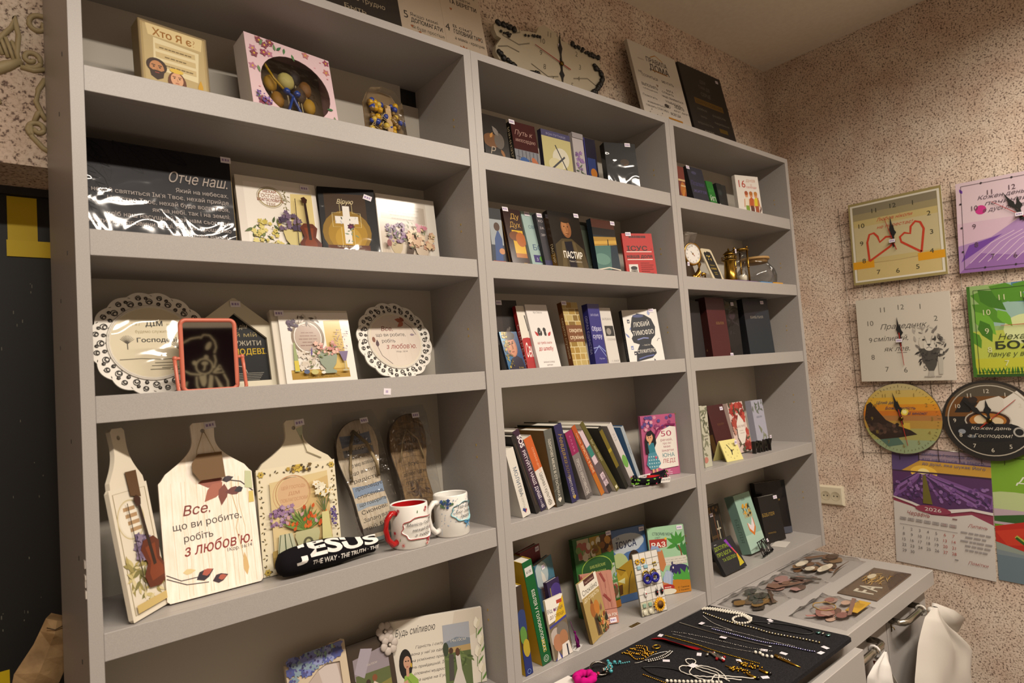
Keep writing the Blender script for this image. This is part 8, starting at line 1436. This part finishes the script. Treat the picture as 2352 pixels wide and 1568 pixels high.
vs = [((.018 + (.008 + .0014*math.sin(9*t))*math.cos(q))*math.cos(t), (.018 + (.008 + .0014*math.sin(9*t))*math.cos(q))*math.sin(t), .009 + (.008 + .0014*math.sin(7*t))*math.sin(q)) for t in [6.2832*i/n for i in range(n)] for q in [6.2832*j/k for j in range(k)]]
m.add(vs, [(i*k+j, ((i+1) % n)*k+j, ((i+1) % n)*k+(j+1) % k, i*k+(j+1) % k) for i in range(n) for j in range(k)], 'c4127a/v', True); o = m.build('scrunchie'); o.matrix_world = Matrix.Translation((.834, -.052, ZV + .0016)); meta(o, 'magenta scrunchie at the lower picture edge', 'scrunchie')
# ---- packs of wooden cut-outs
def pack(x0, x1, y0, y1, label, cols, seed, extra=None, board=None):
    r = thing('craft_pack', label, 'craft pack', Matrix.Translation((x0, y0, ZC)), 'packs of wooden cut-outs on the counter'); w, h = x1-x0, y1-y0; g = random.Random(seed)
    for i in range(15):
        m = MB(); cx, cy = g.uniform(.14, .86)*w, g.uniform(.16, .84)*h; s = g.uniform(.014, .024); c = g.choice(cols); k = g.choice('eeplf'); t0 = g.random()*6; z = .0005 + .00085*i
        if k == 'e': P = [(cx + s*math.cos(t)*1.2, cy + s*.7*math.sin(t)) for t in [.35*j for j in range(18)]]
        elif k == 'p': P = [(cx + 2.2*s*u*math.cos(t0) - .35*s*v*math.sin(t0), cy + 2.2*s*u*math.sin(t0) + .35*s*v*math.cos(t0)) for u, v in ((-1, -1), (1, -1), (1, 1), (-1, 1))]
        elif k == 'l': P = [(cx + s*1.5*math.cos(t)*(.6 + .4*math.cos(2*t)), cy + s*math.sin(t)) for t in [.35*j for j in range(18)]]
        else: P = [(cx + s*(.75 + .25*math.cos(5*t))*math.cos(t), cy + s*(.75 + .25*math.cos(5*t))*math.sin(t)) for t in [.25*j for j in range(25)]]
        n = len(P); cx0 = sum(p[0] for p in P)/n; P = [(min(w-.004, max(.004, a)), min(h-.004, max(.004, b))) for a, b in P]
        m.hull([(a, b, zz) for a, b in P for zz in (z, z + .0008)], c); m.build('cutout', r)
    if extra: extra(r, w, h)
    m = MB(); N = 10; zf = lambda i, j: .0145 + .003*math.sin(i*1.7 + seed)*math.cos(j*2.1) if 0 < i < N and 0 < j < N else .0006
    m.add([(-.006 + (w+.012)*i/N, -.006 + (h+.012)*j/N, zf(i, j)) for i in range(N+1) for j in range(N+1)], [(i*(N+1)+j, (i+1)*(N+1)+j, (i+1)*(N+1)+j+1, i*(N+1)+j+1) for i in range(N) for j in range(N)], 'film', True); m.build('wrapper', r); return r
BR = ['5a3c26', '7a5638', '4a3222', '8a6a48']
def sticks(r, w, h):
    for i in range(5): m = MB(); m.hull([(w*.12 + .011*i + q, h*(.04 + .02*i), z) for q in (0, .009) for z in (.013, .0145)] + [(w*.5 + .011*i + q, h*.12, z) for q in (0, .009) for z in (.013, .0145)], ['5f4530', '6d5240'][i % 2]); m.build('stick', r)
    for cx, cy, rx, ry in ((.3, .75, .035, .012), (.16, .5, .022, .012), (.3, .3, .045, .013)): m = MB(); m.hull([(w*cx + rx*math.cos(t), h*cy + ry*math.sin(t), z) for t in [.4*j for j in range(16)] for z in (.0132, .0144)], 'cfc4b0'); m.build('white_oval', r)
pack(1.745, 1.975, -.165, -.008, 'film pack of brown wooden sticks and white ovals at the back of the counter end', BR, 3, sticks)
pack(1.565, 1.728, -.158, -.030, 'film pack of pink and brown wooden cut-outs in the middle of the counter', ['8a6a58', '9c7a70', 'b08a84', '6a5448', '4a443c', 'b09a80'], 5)
pack(1.40, 1.550, -.135, -.018, 'film pack of dark wooden cut-outs next to the velvet', ['3c342e', '5a4436', '4a4440', '6d5a48', '8a6a3c'], 8)
def deco(r, w, h):
    m = MB(); m.tube([(w*.45 + .028*math.cos(t)*(1 + .04*math.sin(7*t)), h*.62 + .026*math.sin(t), .014 + .001*math.sin(5*t)) for t in [.21*j for j in range(90)]], .0016, '9a7c48', 5); m.build('twine', r)
    m = MB(); m.hull([(a, b, z) for a, b in ((w*.48, h*.02), (w*.98, h*.02), (w*.98, h*.24), (w*.48, h*.24)) for z in (.013, .0144)], 'b8902c'); m.build('yellow_tile', r)
    m = MB(); m.hull([(a, b, z) for a, b in ((w*.3, h*.1), (w*.36, h*.06), (w*.99, h*.3), (w*.99, h*.38)) for z in (.0146, .016)], '7a5c50'); m.build('stick', r)
pack(1.440, 1.612, -.325, -.196, 'film pack with twine and a yellow tile near the counter front', ['b8827a', '9a6a60', 'a8887c', '8a5c54', '6a4c40', 'c0a08c'], 11, deco)
r = thing('family_sign_pack', 'flat brown wooden sign pack with white letters and gold straw, near the counter end', 'craft pack', Matrix.Translation((1.662, -.316, ZC)) @ Matrix.Rotation(.012, 4, 'Z'))
m = MB(); m.rbox(0, .264, 0, .1, 0, .004, '6a5848', .0008); a = Art(m, (0, 0, .004), (.264, 0, 0), (0, .1, 0)); a.p([(.35, 0), (1, 0), (1, .4), (.6, .3)], '57473c'); m.build('board', r)
solidF = solid_text('FA', .05, .002, 'd2cab8', 0, .0, .07); solidF.v = [(x + .03, z + .02, .0065 - y) for x, y, z in solidF.v]; solidF.build('letters', r)
m = MB(); g = random.Random(3)
for i in range(40): x, y = g.uniform(.12, .2), g.uniform(.03, .085); t = g.uniform(-.5, .5); m.tube([(x - .02*math.cos(t), y - .02*math.sin(t), .0055), (x, y, .008), (x + .02*math.cos(t), y + .02*math.sin(t), .0055)], .0009, g.choice(['b8904a', '9c7634', 'c9a868']), 4)
m.hull([(.165 + .024*math.cos(t), .07 + .009*math.sin(t), z) for t in [.4*j for j in range(16)] for z in (.009, .0105)], 'd0c4a8'); o = m.build('straw', r); o['kind'] = 'stuff'
m = MB(); N = 8; m.add([(.266*i/N - .001, .102*j/N - .001, .0118 + .001*math.sin(i*2+j) if 0 < i < N and 0 < j < N else .0045) for i in range(N+1) for j in range(N+1)], [(i*(N+1)+j, (i+1)*(N+1)+j, (i+1)*(N+1)+j+1, i*(N+1)+j+1) for i in range(N) for j in range(N)], 'film', True); m.build('wrapper', r)
# ---- bags on the handles
def sack(name, label, Lp, Rp, y0, dep, key, seed, flap=None, extra=None):
    r = thing(name, label, 'bag'); m = MB(); nr, nc = 22, 14
    def at(P, t): q = t*(len(P)-1); k = min(int(q), len(P)-2); f = q-k; return (P[k][0]*(1-f)+P[k+1][0]*f, P[k][1]*(1-f)+P[k+1][1]*f)
    def pt(i, j, side):
        t, u = i/nr, j/nc; A, B = at(Lp, t), at(Rp, t); x, z = A[0]*(1-u)+B[0]*u, A[1]*(1-u)+B[1]*u
        fold = .013*math.sin(u*8 + seed + 2*t)*t + .008*math.sin(u*15 - 5*t + seed)*t + .004*math.sin(30*(x - z))*t
        return (x, y0 - side*dep*(.25 + .75*t)*math.sin(math.pi*u)**.6 + fold*(math.sin(math.pi*u)**.5) , z)
    f1 = [pt(i, j, 1) for i in range(nr+1) for j in range(nc+1)]; f2 = [pt(i, j, -.15) for i in range(nr+1) for j in range(nc+1)]
    fs = [(i*(nc+1)+j, (i+1)*(nc+1)+j, (i+1)*(nc+1)+j+1, i*(nc+1)+j+1) for i in range(nr) for j in range(nc)]
    m.add(f1, fs, key, True); m.add(f2, [f[::-1] for f in fs], key, True); m.build('sheet', r)
    if flap: q = MB(); flap(q); q.build('knot_flap', r)
    if extra: extra(r)
    return r
def flapA(m):
    P = [(1.866, .705), (1.965, .661), (2.050, .613), (2.010, .583), (1.93, .612), (1.857, .655)]; n = len(P); c = (1.94, .64)
    f = [(x, -.388 - .012*math.sin(i), z) for i, (x, z) in enumerate(P)]; b = [(x, -.378 - .008*math.sin(i), z) for i, (x, z) in enumerate(P)]
    m.add(f + b + [(c[0], -.402, c[1]), (c[0], -.36, c[1])], [(i, (i+1) % n, 2*n) for i in range(n)] + [((i+1) % n + n, i + n, 2*n+1) for i in range(n)] + [(i, i+n, (i+1) % n + n, (i+1) % n) for i in range(n)], 'c4beb6', True)
    m.tube([(1.838, -.358 + .0125*math.cos(t), .688 + .0125*math.sin(t)) for t in [.5236*i for i in range(12)]], .003, 'c4beb6', 6, True); m.ball((1.838, -.3815, .694), .0085, 'c4beb6', 8, 6)
sack('paper_bag', 'large white bag knotted on the end cabinet handle', [(1.846, .700), (1.812, .694), (1.782, .692), (1.745, .667), (1.712, .641), (1.665, .565), (1.63, .40)], [(1.856, .700), (1.874, .674), (1.90, .645), (1.985, .593), (2.100, .512), (2.035, .47), (2.05, .40)], -.384, .045, 'c4beb6', 2, flapA)
def slit(r):
    m = MB(); P = [(1.524, .664), (1.553, .641), (1.59, .603), (1.615, .572), (1.63, .5)]
    m.add([p for x, z in P for p in ((x, -.366, z), (x + .008, -.352, z + .002), (x + .004, -.346, z))], [(3*i+k, 3*i+(k+1) % 3, 3*i+3+(k+1) % 3, 3*i+3+k) for i in range(4) for k in range(3)], 'dcd5cc', True); m.build('edge', r)
    m = MB(); Q = [(1.517, .66), (1.53, .655), (1.56, .62), (1.58, .585), (1.6, .52), (1.545, .5), (1.535, .6)]; m.prism(Q, -.358, -.35, '8a4a34'); a = Art(m, (1.51, -.358, .5), (.1, 0, 0), (0, 0, .17)); a.r(.25, .6, .2, .06, '3f6a4a'); a.p([(.3, .2), (.8, .2), (.7, .5), (.4, .5)], 'a88a4c'); a.p([(.15, .7), (.4, .7), (.3, .9)], '2f5a44'); m.build('picture_pack', r)
sack('paper_bag', 'smaller white bag with a colourful pack, hung left of the knotted bag', [(1.510, .692), (1.480, .686), (1.445, .682), (1.405, .67), (1.40, .655), (1.40, .5)], [(1.518, .692), (1.522, .678), (1.526, .664), (1.533, .62), (1.538, .56), (1.542, .5)], -.380, .02, 'cac6c2', 5, lambda m: m.tube([(1.514, -.358 + .0125*math.cos(t), .685 + .0125*math.sin(t)) for t in [.5236*i for i in range(12)]], .003, 'cac6c2', 6, True), slit)
